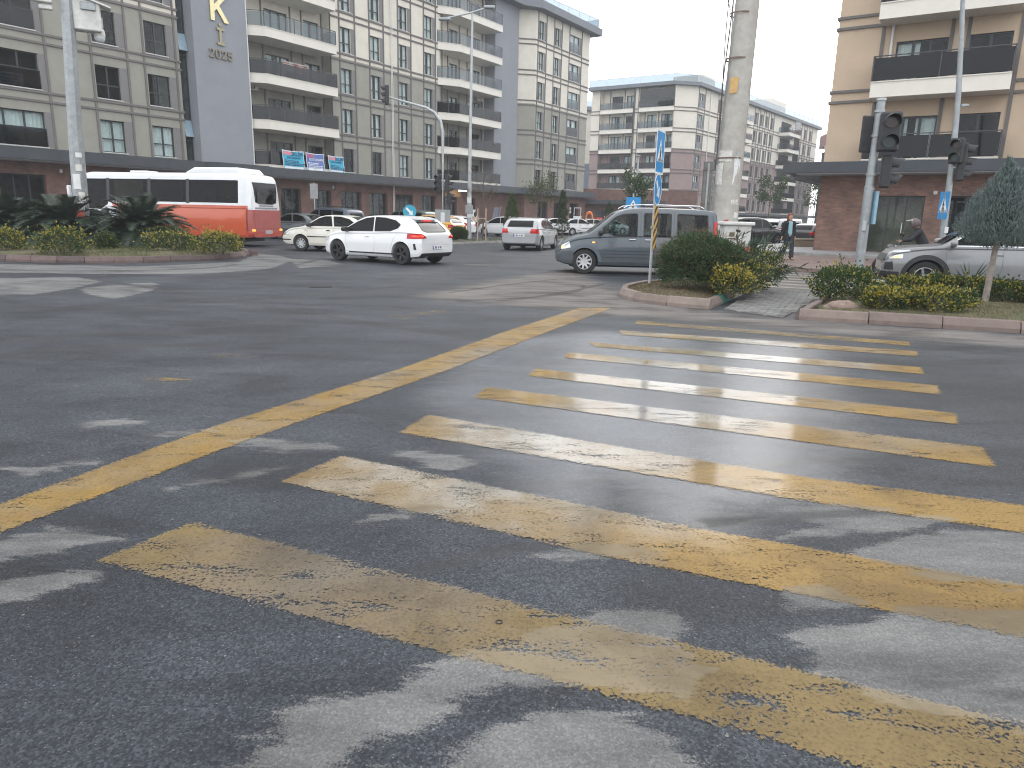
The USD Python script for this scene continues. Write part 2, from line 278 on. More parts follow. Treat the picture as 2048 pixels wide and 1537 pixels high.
rl = [('g.position', f'{k}.vector') for k in ('n1', 'n3', 'v', 'v2', 'map', 'map2')] + [('map.vector', 'ns.vector'), ('map2.vector', 'n2.vector'), ('g.position', 'ms0.vector'), ('ms0.vector', 'stn.vector'), ('stn.fac', 'str.fac'),
      ('n1.fac', 'asph.fac'), ('n3.fac', 'grain.fac'), ('asph.color', 'mg.color1'), ('grain.color', 'mg.color2'), ('v.color', 'sg.color'), ('sg.g', 'cell.fac'), ('mg.color', 'mc.color1'), ('cell.color', 'mc.color2'),
      ('v.color', 'sc.color'), ('sc.r', 'st1.value1'), ('v.distance', 'sd1.value1'), ('st1.value', 'stm.value1'), ('sd1.value', 'stm.value2'), ('stm.value', 'stw.value1'), ('stw.value', 'ms.fac'), ('mc.color', 'ms.color1'),
      ('v2.color', 'sc2.color'), ('sc2.r', 'st2.value1'), ('v2.distance', 'sd2.value1'), ('st2.value', 'stm2.value1'), ('sd2.value', 'stm2.value2'), ('stm2.value', 'stw2.value1'), ('stw2.value', 'ms2.fac'), ('ms.color', 'ms2.color1'),
      ('n2.fac', 'dn.value1'), ('dn.value', 'da.value1'), ('ad.fac', 'da.value2'), ('n3.fac', 'd3.value1'), ('d3.value', 'd4.value1'), ('da.value', 'd4.value2'), ('d4.value', 'ds.value'), ('n2.fac', 'dcol.fac'), ('dcol.color', 'dg.color1'), ('grain.color', 'gc.color1'), ('cell.color', 'gc.color2'), ('gc.color', 'dg.color2'), ('ds.result', 'md.fac'), ('ms2.color', 'md.color1'), ('dg.color', 'md.color2'),
      ('ns.fac', 'un.value1'), ('un.value', 'ua.value1'), ('au.fac', 'ua.value2'), ('ua.value', 'us.value'), ('n2.fac', 'ucol.fac'), ('us.result', 'mu.fac'), ('md.color', 'mu.color1'), ('ucol.color', 'mu.color2'), ('am.fac', 'mk.value1'), ('n2.fac', 'mk.value2'), ('mk.value', 'mk2.value1'), ('mk2.value', 'mkc.fac'), ('mu.color', 'mkc.color1'), ('mkc.color', 'stx.color1'), ('str.color', 'stx.color2'), ('stx.color', 'p.base_color'),
      ('ds.result', 'dx.value1'), ('us.result', 'dx.value2'), ('n1.fac', 'rb.value'), ('dx.value', 'rr.value1'), ('rb.result', 'wr.value1'), ('dn.value', 'wa.value1'), ('aw.fac', 'wa.value2'), ('wa.value', 'ws.value'), ('ws.result', 'wr.value2'), ('wr.value', 'rr.value3'), ('rr.value', 'p.roughness'),
      ('v.distance', 'bh.value1'), ('n3.fac', 'bh.value3'), ('bh.value', 'bp.height'), ('ws.result', 'bs.value'), ('bs.result', 'bp.strength'), ('ws.result', 'sp.value'), ('sp.result', 'p.specular_ior_level'), ('bp.normal', 'p.normal')]
ROAD = usdkit.material(stage, '/World/Looks/damp_asphalt', rn, rl, surface='p.BSDF')
road = obj('road', (np.stack([GX.ravel(), GY.ravel(), np.zeros(nx * ny)], 1), gF), ROAD)
assert max(-gx[0], gx[-1]) < 449 and gy[-1] < 569 and gy[0] > -239
primvar(road, 'dry', dry); primvar(road, 'wet', wet); primvar(road, 'mark', mark); primvar(road, 'dust', dust); tag(road, kind='structure')

# ---- painted markings: thin sheets whose ragged, worn edge is in the material
def paintmat(name, c1, c2, c3, wear=.10, rough=.24):
    n = {'g': ('geometry', {}), 'e': ('attribute', {'attribute': 'edge'}), 'd': ('attribute', {'attribute': 'dry'}), 'aw': ('attribute', {'attribute': 'wet'}), 'wa': ('math', {'math_type': 'add'}), 'ws': ('map_range', {'range_type': 'smoothstep', 'from_min': -.40, 'from_max': .18, 'to_min': 0, 'to_max': .42, 'clamp': True}), 'wr': ('math', {'math_type': 'subtract'}),
         'n1': ('noise_texture', {'scale': 1.1, 'detail': 4, 'roughness': .6}), 'n2': ('noise_texture', {'scale': 14.0, 'detail': 6, 'roughness': .7}), 'n3': ('noise_texture', {'scale': 75.0, 'detail': 3, 'roughness': .7}), 'map2': ('mapping', {'rotation': (0, 0, .44), 'scale': (2.4, 7.5, 1)}), 'n4': ('noise_texture', {'scale': 1.0, 'detail': 9, 'roughness': .70}),
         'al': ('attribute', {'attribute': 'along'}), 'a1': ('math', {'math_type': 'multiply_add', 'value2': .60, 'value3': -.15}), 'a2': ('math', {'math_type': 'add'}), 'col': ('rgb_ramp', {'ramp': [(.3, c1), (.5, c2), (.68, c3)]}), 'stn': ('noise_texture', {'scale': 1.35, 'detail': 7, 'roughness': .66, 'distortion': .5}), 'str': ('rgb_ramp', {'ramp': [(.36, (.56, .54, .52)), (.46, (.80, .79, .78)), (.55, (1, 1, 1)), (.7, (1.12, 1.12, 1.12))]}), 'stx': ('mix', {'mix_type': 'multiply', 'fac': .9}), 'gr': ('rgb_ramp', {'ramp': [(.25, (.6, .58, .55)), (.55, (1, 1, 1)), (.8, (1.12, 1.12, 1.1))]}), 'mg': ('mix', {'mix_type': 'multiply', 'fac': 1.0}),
         'dn': ('math', {'math_type': 'multiply_add', 'value2': .44, 'value3': -.22}), 'da': ('math', {'math_type': 'add'}), 'ds': ('map_range', {'range_type': 'smoothstep', 'from_min': -.015, 'from_max': .02, 'to_max': .85, 'clamp': True}), 'md': ('mix', {'color2': (.225, .185, .125)}),
         'e2': ('math', {'math_type': 'multiply_add', 'value2': .12}), 'ee': ('math', {'math_type': 'multiply_add', 'value2': .07, 'value3': -.098}), 'ea': ('math', {'math_type': 'add'}), 'em': ('map_range', {'range_type': 'smoothstep', 'from_min': -.010, 'from_max': .014, 'clamp': True}),
         'w0': ('math', {'math_type': 'multiply', 'value2': .60}), 'w1': ('math', {'math_type': 'multiply_add', 'value2': .40}), 'wm': ('map_range', {'range_type': 'smoothstep', 'from_min': .30 + wear, 'from_max': .38 + wear, 'clamp': True}), 'mm': ('math', {'math_type': 'multiply'}),
         'rr': ('map_range', {'from_min': .0, 'from_max': .72, 'to_min': rough, 'to_max': .75, 'clamp': True}), 'bs': ('map_range', {'from_min': 0, 'from_max': .42, 'to_min': .30, 'to_max': .03, 'clamp': True}), 'bp': ('bump', {'distance': .004}),
         'sp': ('map_range', {'from_min': 0, 'from_max': .42, 'to_min': .25, 'to_max': .6, 'clamp': True}), 'p': ('principled_bsdf', {}), 't': ('transparent_bsdf', {}), 'm': ('mix_closure', {})}
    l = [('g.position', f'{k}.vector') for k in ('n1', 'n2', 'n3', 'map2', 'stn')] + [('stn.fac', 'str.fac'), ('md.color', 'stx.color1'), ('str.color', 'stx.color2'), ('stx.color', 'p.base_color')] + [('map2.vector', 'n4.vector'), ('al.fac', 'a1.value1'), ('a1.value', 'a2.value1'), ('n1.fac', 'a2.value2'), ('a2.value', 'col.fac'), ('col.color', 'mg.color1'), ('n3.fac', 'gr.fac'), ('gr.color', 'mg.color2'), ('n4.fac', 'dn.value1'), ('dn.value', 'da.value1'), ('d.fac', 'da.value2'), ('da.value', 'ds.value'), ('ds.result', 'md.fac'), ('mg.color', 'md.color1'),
         ('n2.fac', 'ee.value1'), ('n3.fac', 'e2.value1'), ('ee.value', 'e2.value3'), ('e2.value', 'ea.value1'), ('e.fac', 'ea.value2'), ('ea.value', 'em.value'), ('n4.fac', 'w0.value1'), ('n3.fac', 'w1.value1'), ('w0.value', 'w1.value3'), ('w1.value', 'wm.value'), ('em.result', 'mm.value1'), ('wm.result', 'mm.value2'),
         ('ds.result', 'rr.value'), ('rr.result', 'wr.value1'), ('dn.value', 'wa.value1'), ('aw.fac', 'wa.value2'), ('wa.value', 'ws.value'), ('ws.result', 'wr.value2'), ('wr.value', 'p.roughness'), ('n3.fac', 'bp.height'), ('ws.result', 'bs.value'), ('bs.result', 'bp.strength'), ('ws.result', 'sp.value'), ('sp.result', 'p.specular_ior_level'), ('bp.normal', 'p.normal'), ('mm.value', 'm.fac'), ('t.BSDF', 'm.closure1'), ('p.BSDF', 'm.closure2')]
    return usdkit.material(stage, f'/World/Looks/{name}', n, l, surface='m.closure')
PAINT = paintmat('worn_yellow_paint_pale_sheen', (.33, .31, .27), (.22, .165, .095), (.235, .145, .035), rough=.5)  # first, pale colour: sky reflection painted in, together with worn paint
PAINT2 = paintmat('thin_yellow_paint', (.20, .17, .125), (.205, .15, .07), (.22, .14, .035), wear=.15, rough=.56)
FAINT = paintmat('nearly_gone_yellow_paint', (.22, .18, .12), (.22, .15, .06), (.22, .14, .04), wear=.225, rough=.56)
MUDDY = paintmat('muddy_yellow_paint', (.140, .120, .092), (.158, .122, .078), (.178, .126, .052), wear=.12, rough=.6)
PALE = paintmat('dusty_pale_paint', (.27, .255, .225), (.28, .255, .22), (.29, .26, .21), wear=.12, rough=.6)
def sheet(poly, step, z, cap=.12):
    q = np.asarray(poly, float); lo, hi = q.min(0), q.max(0)
    e = q[1] - q[0]; e = e / np.linalg.norm(e); f = np.array([-e[1], e[0]])
    L = np.stack([q @ e, q @ f], 1); lo, hi = L.min(0) - .03, L.max(0) + .03
    xs = np.linspace(lo[0], hi[0], max(3, int((hi[0] - lo[0]) / step))); ys = np.linspace(lo[1], hi[1], max(3, int((hi[1] - lo[1]) / step)))
    X, Y = np.meshgrid(xs, ys, indexing='ij'); P = X.reshape(-1, 1) * e + Y.reshape(-1, 1) * f
    i, j = np.meshgrid(np.arange(len(xs) - 1), np.arange(len(ys) - 1), indexing='ij'); a = (i * len(ys) + j).ravel()
    F = np.stack([a, a + len(ys), a + len(ys) + 1, a + 1], 1)
    d = np.clip(sdist(P, q), -cap, cap); keep = (d[F] > -.06).any(1); F = F[keep]
    used = np.unique(F); re = np.full(len(P), -1); re[used] = np.arange(len(used))
    P, d, F = P[used], d[used], re[F]
    return (np.column_stack([P, np.full(len(P), z)]), F), d, best(DRY, P, .4), best(WET, P, .5), ((P - q[0]) @ e) / np.linalg.norm(q[1] - q[0])
def marking(name, poly, m, label, cat, group=None, step=.035, z=.004):
    ms, d, dr, we, al = sheet(poly, step, z)
    o = obj(name, ms, m); primvar(o, 'edge', d); primvar(o, 'dry', dr); primvar(o, 'wet', we); primvar(o, 'along', np.abs(al - .42) if 'stripe' in name else al * 0 + .50)  # paler stripe centres: reflected sky put into the paint colour, besides some wear
    tag(o, label, cat, group); return o
ST = [[(1.86, 10.72), (5.19, 9.27), (5.05, 8.97), (1.78, 10.36)], [(1.45, 9.72), (4.92, 8.58), (4.74, 8.24), (1.44, 9.34)], [(0.92, 8.72), (4.41, 7.58), (4.25, 7.22), (0.98, 8.40)], [(0.62, 8.00), (4.08, 6.70), (3.90, 6.32), (0.56, 7.68)],
      [(0.24, 7.06), (3.64, 5.67), (3.46, 5.33), (0.15, 6.72)], [(-0.22, 6.22), (3.28, 4.76), (3.10, 4.34), (-0.32, 5.84)], [(-0.64, 5.27), (1.75, 4.09), (3.10, 3.62), (2.92, 3.22), (1.60, 3.72), (-0.78, 4.80)],
      [(-1.06, 4.28), (0.95, 3.30), (2.6, 2.66), (2.42, 2.22), (0.5, 2.96), (-1.30, 3.82)], [(-1.55, 3.25), (0.26, 2.47), (2.0, 1.76), (1.8, 1.35), (0.74, 1.86), (-0.12, 2.19), (-1.78, 2.84)]]
SL = ['farthest and faintest crosswalk stripe by the kerb of the bushy islands', 'second crosswalk stripe from the bushy islands, with an orange right end', 'pale crosswalk stripe, third from the bushy islands', 'crosswalk stripe with a separate square blob at its worn right end',
      'middle crosswalk stripe, wet with painted sky sheen in the centre and orange right part', 'long crosswalk stripe ending in a notched orange corner at right', 'crosswalk stripe with wet centre, sky sheen painted white, that leaves the frame at right', 'broad crosswalk stripe with a pointed orange left end', 'nearest and widest crosswalk stripe, muddy and worn, at the bottom']
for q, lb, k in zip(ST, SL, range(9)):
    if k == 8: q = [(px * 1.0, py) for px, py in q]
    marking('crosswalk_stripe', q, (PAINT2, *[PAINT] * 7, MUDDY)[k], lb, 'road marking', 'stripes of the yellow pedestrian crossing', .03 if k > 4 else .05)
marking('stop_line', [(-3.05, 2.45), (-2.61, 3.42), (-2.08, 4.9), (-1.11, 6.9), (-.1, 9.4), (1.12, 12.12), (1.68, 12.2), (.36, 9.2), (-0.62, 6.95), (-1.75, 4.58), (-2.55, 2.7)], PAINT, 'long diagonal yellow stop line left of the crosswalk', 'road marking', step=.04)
for L, lb in (([(420, 706), (515, 712), (517, 719), (440, 715)], 'short yellow paint remnant on the asphalt left of the stop line'), ([(245, 748), (300, 756), (385, 758), (380, 766), (290, 766)], 'broken yellow paint flecks at the left of the junction'), ([(770, 632), (890, 620), (895, 626), (800, 640)], 'scratched pale yellow paint remains before the turning van')):
    marking('paint_remnant', px_poly(L), FAINT, lb, 'road marking', step=.04)
w_dir, s_dir = np.array([.426, .905]), np.array([.905, -.426])
for k in range(7):
    c = np.array([6.35, 16.9]) + w_dir * k * .92
    marking('far_crossing_stripe', [c - s_dir * .9 - w_dir * .2, c + s_dir * 1.9 - w_dir * .2, c + s_dir * 1.9 + w_dir * .2, c - s_dir * .9 + w_dir * .2], PALE,
            f'{["nearest", "second", "third", "middle", "fifth", "sixth", "farthest"][k]} pale dusty stripe of the far crossing behind the two planted islands', 'road marking', 'pale stripes of the far crossing', .06)
# ---- manhole covers in the carriageway
def disc(r, z, n=28): return trimesh.creation.cylinder(radius=r, height=.01, sections=n)
IRON = mat('cast_iron', (.05, .05, .052), .5, .6, bump=.4)
mh = at(955, 531)
t = thing('manhole_cover', 'round dark iron manhole cover behind the white hatchback', 'manhole cover', (*mh, .002))
obj('lid', move(trimesh.creation.cylinder(radius=.34, height=.01, sections=28), [0, 0, .004]), IRON, t)
obj('rim', trimesh.creation.annulus(.355, .44, .012, sections=28), mat('worn_rim', (.09, .085, .08), .7), t)
t = thing('gully_grate', 'small dark drain grate in the open asphalt at left centre', 'drain', (*at(640, 575), .002), 25)
for k in range(6): obj('bar', box(-.22, .22, -.11 + k * .04, -.09 + k * .04, 0, .008), IRON, t)
t = thing('bottle_cap', 'tiny rusty ring lying on the nearest stripe', 'ring', (*at(998, 1247), .006))
obj('ring', trimesh.creation.annulus(.011, .014, .004, sections=20), IRON, t)

# ------------------------------------------------------------------ kerbs, beds, paths
KRED = [mat(f'kerb_red_{k}', c, .8, var=.22, scale=5, bump=.5, dirt=.5, dirtcol=(.12, .105, .10)) for k, c in enumerate([(.10, .066, .062), (.082, .056, .054), (.125, .085, .078)])]
KPINK = [mat(f'kerb_buff_{k}', c, .8, var=.2, scale=5, bump=.5, dirt=.5, dirtcol=(.16, .13, .11)) for k, c in enumerate([(.185, .14, .122), (.16, .122, .108), (.205, .162, .14)])]
KGREY = [mat(f'kerb_grey_{k}', c, .85, var=.18, scale=5, bump=.5, dirt=.4) for k, c in enumerate([(.24, .235, .225), (.20, .195, .19)])]
KGREEN = mat('kerb_green', (.055, .16, .135), .6, var=.2, scale=5, dirt=.4, dirtcol=(.16, .14, .12))
KWHITE = mat('kerb_white', (.38, .37, .34), .75, var=.2, scale=6, dirt=.6)
def along(P, step):
    P = np.asarray(P, float); s = np.r_[0, np.cumsum(np.linalg.norm(np.diff(P, axis=0), axis=1))]
    n = max(1, round(s[-1] / step)); u = np.linspace(0, s[-1], n + 1)
    return np.stack([np.interp(u, s, P[:, 0]), np.interp(u, s, P[:, 1])], 1)
def kerb(name, line, step, mats, w=.16, h=.15, inward=1, slope=.05, special=None, gap=.014):
    """a row of separate kerb stones; inward = +1 puts the stone on the left of the line's direction"""
    t = node(name); tag(t, kind='structure'); Q = along(line, step)
    for k, (a, b) in enumerate(zip(Q[:-1], Q[1:])):
        e = b - a; L = np.linalg.norm(e); e /= L; nn = np.array([-e[1], e[0]]) * inward
        hz = h + RNG.uniform(-.008, .008); ww = w
        prof = [(0, -.05), (ww, -.05), (ww, hz - .012), (ww - .012, hz), (slope + .012, hz), (slope, hz - .012), (0, hz * .35 if slope > .03 else hz - .02)]
        V = [np.array([*(a + e * s + nn * y), z]) for s in (gap / 2, L - gap / 2) for y, z in prof]
        o = np.array([*(nn * RNG.uniform(-.006, .006)), RNG.uniform(-.004, .004)])
        obj('kerb_stone', trimesh.convex.convex_hull(np.array(V) + o), (special or {}).get(k, mats[int(RNG.integers(len(mats)))]), t)
    return t
SOIL = mat('dry_soil', (.115, .088, .062), .95, var=.35, scale=7, bump=.9, bscale=40, dirt=.7, dirtcol=(.10, .105, .05))
TURF = mat('turf_soil', (.10, .085, .045), .95, var=.35, scale=4, bump=.9, bscale=50, dirt=.8, dirtcol=(.055, .075, .025))
def bed(name, ring, mat_, z=.11, dome=.06, step=.12):
    P = Polygon(ring); lo = P.bounds
    X, Y = np.meshgrid(np.arange(lo[0], lo[2] + step, step), np.arange(lo[1], lo[3] + step, step), indexing='ij'); Q = np.stack([X.ravel(), Y.ravel()], 1)
    d = sdist(Q, ring); Z = z + dome * np.clip(d / .6, 0, 1) + (meshkit.fbm(np.column_stack([Q * 2.2, Q[:, 0] * 0]), 3) - .5) * .06 * np.clip(d / .2, 0, 1)
    ny_ = X.shape[1]; i, j = np.meshgrid(np.arange(X.shape[0] - 1), np.arange(ny_ - 1), indexing='ij'); a = (i * ny_ + j).ravel(); F = np.stack([a, a + ny_, a + ny_ + 1, a + 1], 1)
    F = F[(d[F] > -.02).all(1)]
    return tag(obj(name, (np.column_stack([Q, Z]), F), mat_, smooth=True), kind='structure')
def arc(c, ax, ay, a0, a1, ex, ey, n=24, p=2.0):
    th = np.linspace(a0, a1, n); f = lambda v: np.sign(v) * np.abs(v) ** (2 / p)
    return np.array([np.asarray(c) + ax * f(np.cos(t)) * ex + ay * f(np.sin(t)) * ey for t in th])
def inset(ring, d):
    g = Polygon(ring).buffer(-d); return np.array(g.exterior.coords)[:-1]
# island with the round juniper and concrete pole side: nose points against the traffic
IB, IC = np.array([3.36, 12.28]), np.array([5.62, 16.6]); IM = (IB + IC) / 2; iw = (IC - IB); il = np.linalg.norm(iw); iw /= il; ip = np.array([-iw[1], iw[0]])
nose = arc(IM, 2.25, il / 2, PI / 2, 3 * PI / 2, -ip, iw, 26, 2.6)[::-1]        # from one corner round the nose to the other
if np.linalg.norm(nose[0] - IB) > np.linalg.norm(nose[-1] - IB): nose = nose[::-1]
NOSE = np.array([IM + (p - IM) @ ip * ip * (1 if ((p - IM) @ ip) >= 0 else -1) + (p - IM) @ iw * iw for p in nose])
kerb('kerb_nose_island', NOSE, .8, KPINK, .17, .17, -1)
kerb('kerb_island_end', [IB + (IC - IB) * .03, IB + (IC - IB) * .97], .85, KPINK, .17, .15, 1, special={1: KGREEN, 2: KWHITE, 3: KWHITE, 4: KWHITE})
ISL = np.vstack([NOSE, IC, IB]); bed('island_soil', inset(ISL, .10), SOIL)
# median to the right, with conifer and signals
MA, MB_ = np.array([4.50, 11.25]), np.array([7.0, 15.6]); s_ax = np.array([.943, -.334])
kerb('kerb_median_front', [MA, at(2048, 668), MA + s_ax * 11], .98, KPINK, .17, .17, 1)
kerb('kerb_median_end', [MA + [-.02, .12], MA + (MB_ - MA) * .5 + [-.05, .03], MB_], .7, KPINK + [KWHITE], .16, .14, -1)
kerb('kerb_median_back', [MB_, MB_ + s_ax * 10], 1.0, KGREY, .16, .15, -1)
MED = np.array([MA, MA + s_ax * 11, MB_ + s_ax * 10, MB_]); bed('median_soil', inset(MED, .10), TURF)
# grey block path between the two islands
PAV = [mat(f'paver_{k}', c, .75, var=.2, scale=12, bump=.4, dirt=.4) for k, c in enumerate([(.155, .155, .152), (.128, .128, .13), (.185, .18, .172)])]
path = tag(node('paved_crossing_path'), kind='structure')
pe = [IB + iw * .1 + [.2, -.08], MA + [-.2, .12], MB_ + [-.22, 0], IC + [.22, -.05]]; PP = Polygon(pe).buffer(0)
e1 = np.array([.905, -.426]); e2 = np.array([.426, .905]); bs = []
obj('joint_sand', plate(PP, -.02, .014), mat('joint_sand', (.11, .10, .09), .95), path)
for r in range(-8, 60):
    for c in range(-8, 16):
        p = np.array(pe[0]) + e2 * (r * .115) + e1 * ((c + (r % 2) * .5) * .232)
        if PP.contains(Point(p)) and PP.boundary.distance(Point(p)) > .05:
            b = bbox(-.11, .11, -.052, .052, -.02, .026 + RNG.uniform(-.004, .005), .008)
            b = rot(rot(b, RNG.normal(0, .012), [1, 0, 0]), RNG.normal(0, .012), [0, 1, 0]); b = rot(b, math.atan2(e1[1], e1[0]) + RNG.normal(0, .015), [0, 0, 1])
            obj('paver', move(b, [*p, 0]), PAV[int(RNG.integers(3))], path)
# left island in front of the bus
LK = np.array([at(*p) for p in [(-500, 510), (-250, 516), (0, 523), (100, 526), (200, 527.5), (300, 526), (400, 523), (460, 519), (490, 515.5), (504, 510)]] + [(-8.85, 24.4), (-9.6, 25.9), (-11.2, 26.9), (-13, 27.0), (-30, 21.0)])
kerb('kerb_left_island', LK[:13], .72, KRED, .2, .17, 1, special={24: KPINK[0], 25: KPINK[1], 26: KPINK[1]})
LIS = np.vstack([LK, [-34, 14]]); bed('left_island_soil', inset(LIS, .12), TURF, .12, .10, .2)
# far strip with lamp, saplings and cypresses in front of the parking row
dA = D(33.3); nA = np.array([dA[1], -dA[0]])          # along the long facade, and from it towards the camera
fa = np.array([-6.6, 31.1]); FK = [fa - dA * 0, fa + dA * 40]
kerb('kerb_far_strip', [fa - dA * 1.2 - nA * 1.0, fa - dA * .8 - nA * .3, fa, fa + dA * 36], 1.0, KGREY, .16, .16, 1)
FS = np.array([fa - dA * 1 - nA * 1.1, fa, fa + dA * 36, fa + dA * 36 - nA * 2.2, fa - nA * 2.2 - dA * .8]); bed('far_strip_turf', inset(FS, .05), TURF, .12, .04, .3)
# brick pavement in front of the right-hand building and its raised grey platform
BPAVE = brickmat('brick_paving', (.235, .165, .145), (.20, .145, .13), (.15, .12, .11), .2, .1, .006)
dB = D(123.3); inB = np.array([.549, .836]); B0 = np.array([14.72, 31.54])
k0 = np.array([6.3, 23.6]); k1 = np.array([9.2, 21.8]); k2 = np.array([26.0, 12.9])
PL = np.array([B0 - inB * 1.9 - dB * 5.5, B0 - inB * 1.9 + dB * 26])      # front edge of the platform
pav = Polygon([k0, k1, k2, PL[1] + [0, 0], PL[0], [8.4, 33.0]])
def flat(name, poly, z, m, h=.2):
    g = plate(poly, z - h, z); return tag(obj(name, g, m, uv=np.asarray(g.vertices)[:, :2] @ np.array([[.836, .549], [-.549, .836]])), kind='structure')
flat('brick_pavement', pav, .13, BPAVE)
kerb('kerb_brick_pavement', [k0, k1, k2], .9, KPINK[:2], .15, .145, 1)
SLAB = mat('grey_paving', (.27, .27, .275), .7, var=.12, scale=2, dirt=.3)
flat('grey_platform', Polygon([PL[0], PL[1], PL[1] + inB * 30, PL[0] + inB * 30]), .27, SLAB, .3)
kerb('platform_step', [PL[0] - dB * .02 - inB * .16, PL[1] - inB * .16], 1.2, KGREY, .15, .255, 1, slope=.01)
YB = mat('planter_stone', (.42, .36, .27), .7, var=.1)
# forecourt in front of the long facade, a level pale concrete apron
PA = np.array([-13.98, 59.9])
flat('shop_pavement', Polygon([PA + dA * -40 + nA * 4.5, PA + dA * 46 + nA * 4.5, PA + dA * 46 - nA * 1, PA - dA * 40 - nA * 1]), .14, SLAB, .3)
# ------------------------------------------------------------------ buildings
OLIVE = mat('olive_plaster', (.28, .272, .238), .9, var=.06, scale=1.5, dirt=.12, dirtcol=(.12, .12, .10), bump=.15, bscale=25)
CREAM = mat('cream_plaster', (.62, .585, .51), .9, var=.05, scale=1.5, dirt=.10, dirtcol=(.35, .33, .30), bump=.12, bscale=25)
WHITEP = mat('offwhite_plaster', (.66, .63, .57), .85, var=.04, scale=1.5, dirt=.15, dirtcol=(.40, .38, .34))
GREYW = mat('slate_grey_plaster', (.245, .257, .282), .9, var=.05, scale=.7, dirt=.08, bump=.12, bscale=25)
TRIM = mat('grey_brown_trim', (.145, .135, .130), .85, var=.08, scale=3)
BANDG = mat('grey_band', (.185, .18, .18), .85, var=.06, scale=3)
MAUVE = mat('mauve_plaster', (.275, .205, .195), .9, var=.06, scale=1.2, dirt=.12)
TAN = mat('tan_plaster', (.50, .39, .285), .9, var=.05, scale=1.2, dirt=.10, dirtcol=(.33, .25, .17), bump=.12, bscale=25)
CANOPY = mat('anthracite_cladding', (.034, .042, .052), .5, var=.12, scale=1.5, dirt=.2)
ROOFT = mat('roof_band', (.135, .15, .17), .6, var=.08, scale=1)
SOFFIT = mat('canopy_soffit', (.30, .30, .31), .8, var=.08)
FRAME = mat('window_frame', (.022, .030, .034), .4, var=.1)
SILL = mat('marble_sill', (.55, .54, .53), .5, var=.08)
CURT = [mat(f'curtain_{k}', c, .9, var=.10, scale=5) for k, c in enumerate([(.80, .81, .80), (.72, .75, .75), (.55, .52, .47)])]
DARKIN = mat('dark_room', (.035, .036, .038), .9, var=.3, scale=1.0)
ROOMG = mat('grey_room', (.13, .135, .13), .9, var=.3, scale=.8)
PANE = glass('window_glass', (.86, .90, .90), .02, 1.38)
RAILG = glass('smoked_balcony_glass', (.30, .33, .36), .03, 1.45)
RAILC = glass('clear_balcony_glass', (.60, .66, .70), .03, 1.6)
RAILD = glass('dark_balcony_glass', (.08, .11, .145), .04, 1.4)
RAILM = mat('railing_metal', (.05, .052, .056), .4, .3)
PIPE = mat('white_downpipe', (.62, .62, .61), .5)
BRICK = brickmat('red_brick', (.215, .105, .085), (.15, .075, .062), (.14, .11, .095))
BRICKB = brickmat('warm_red_brick', (.285, .155, .12), (.175, .095, .075), (.17, .13, .11), .26, .075, .012)
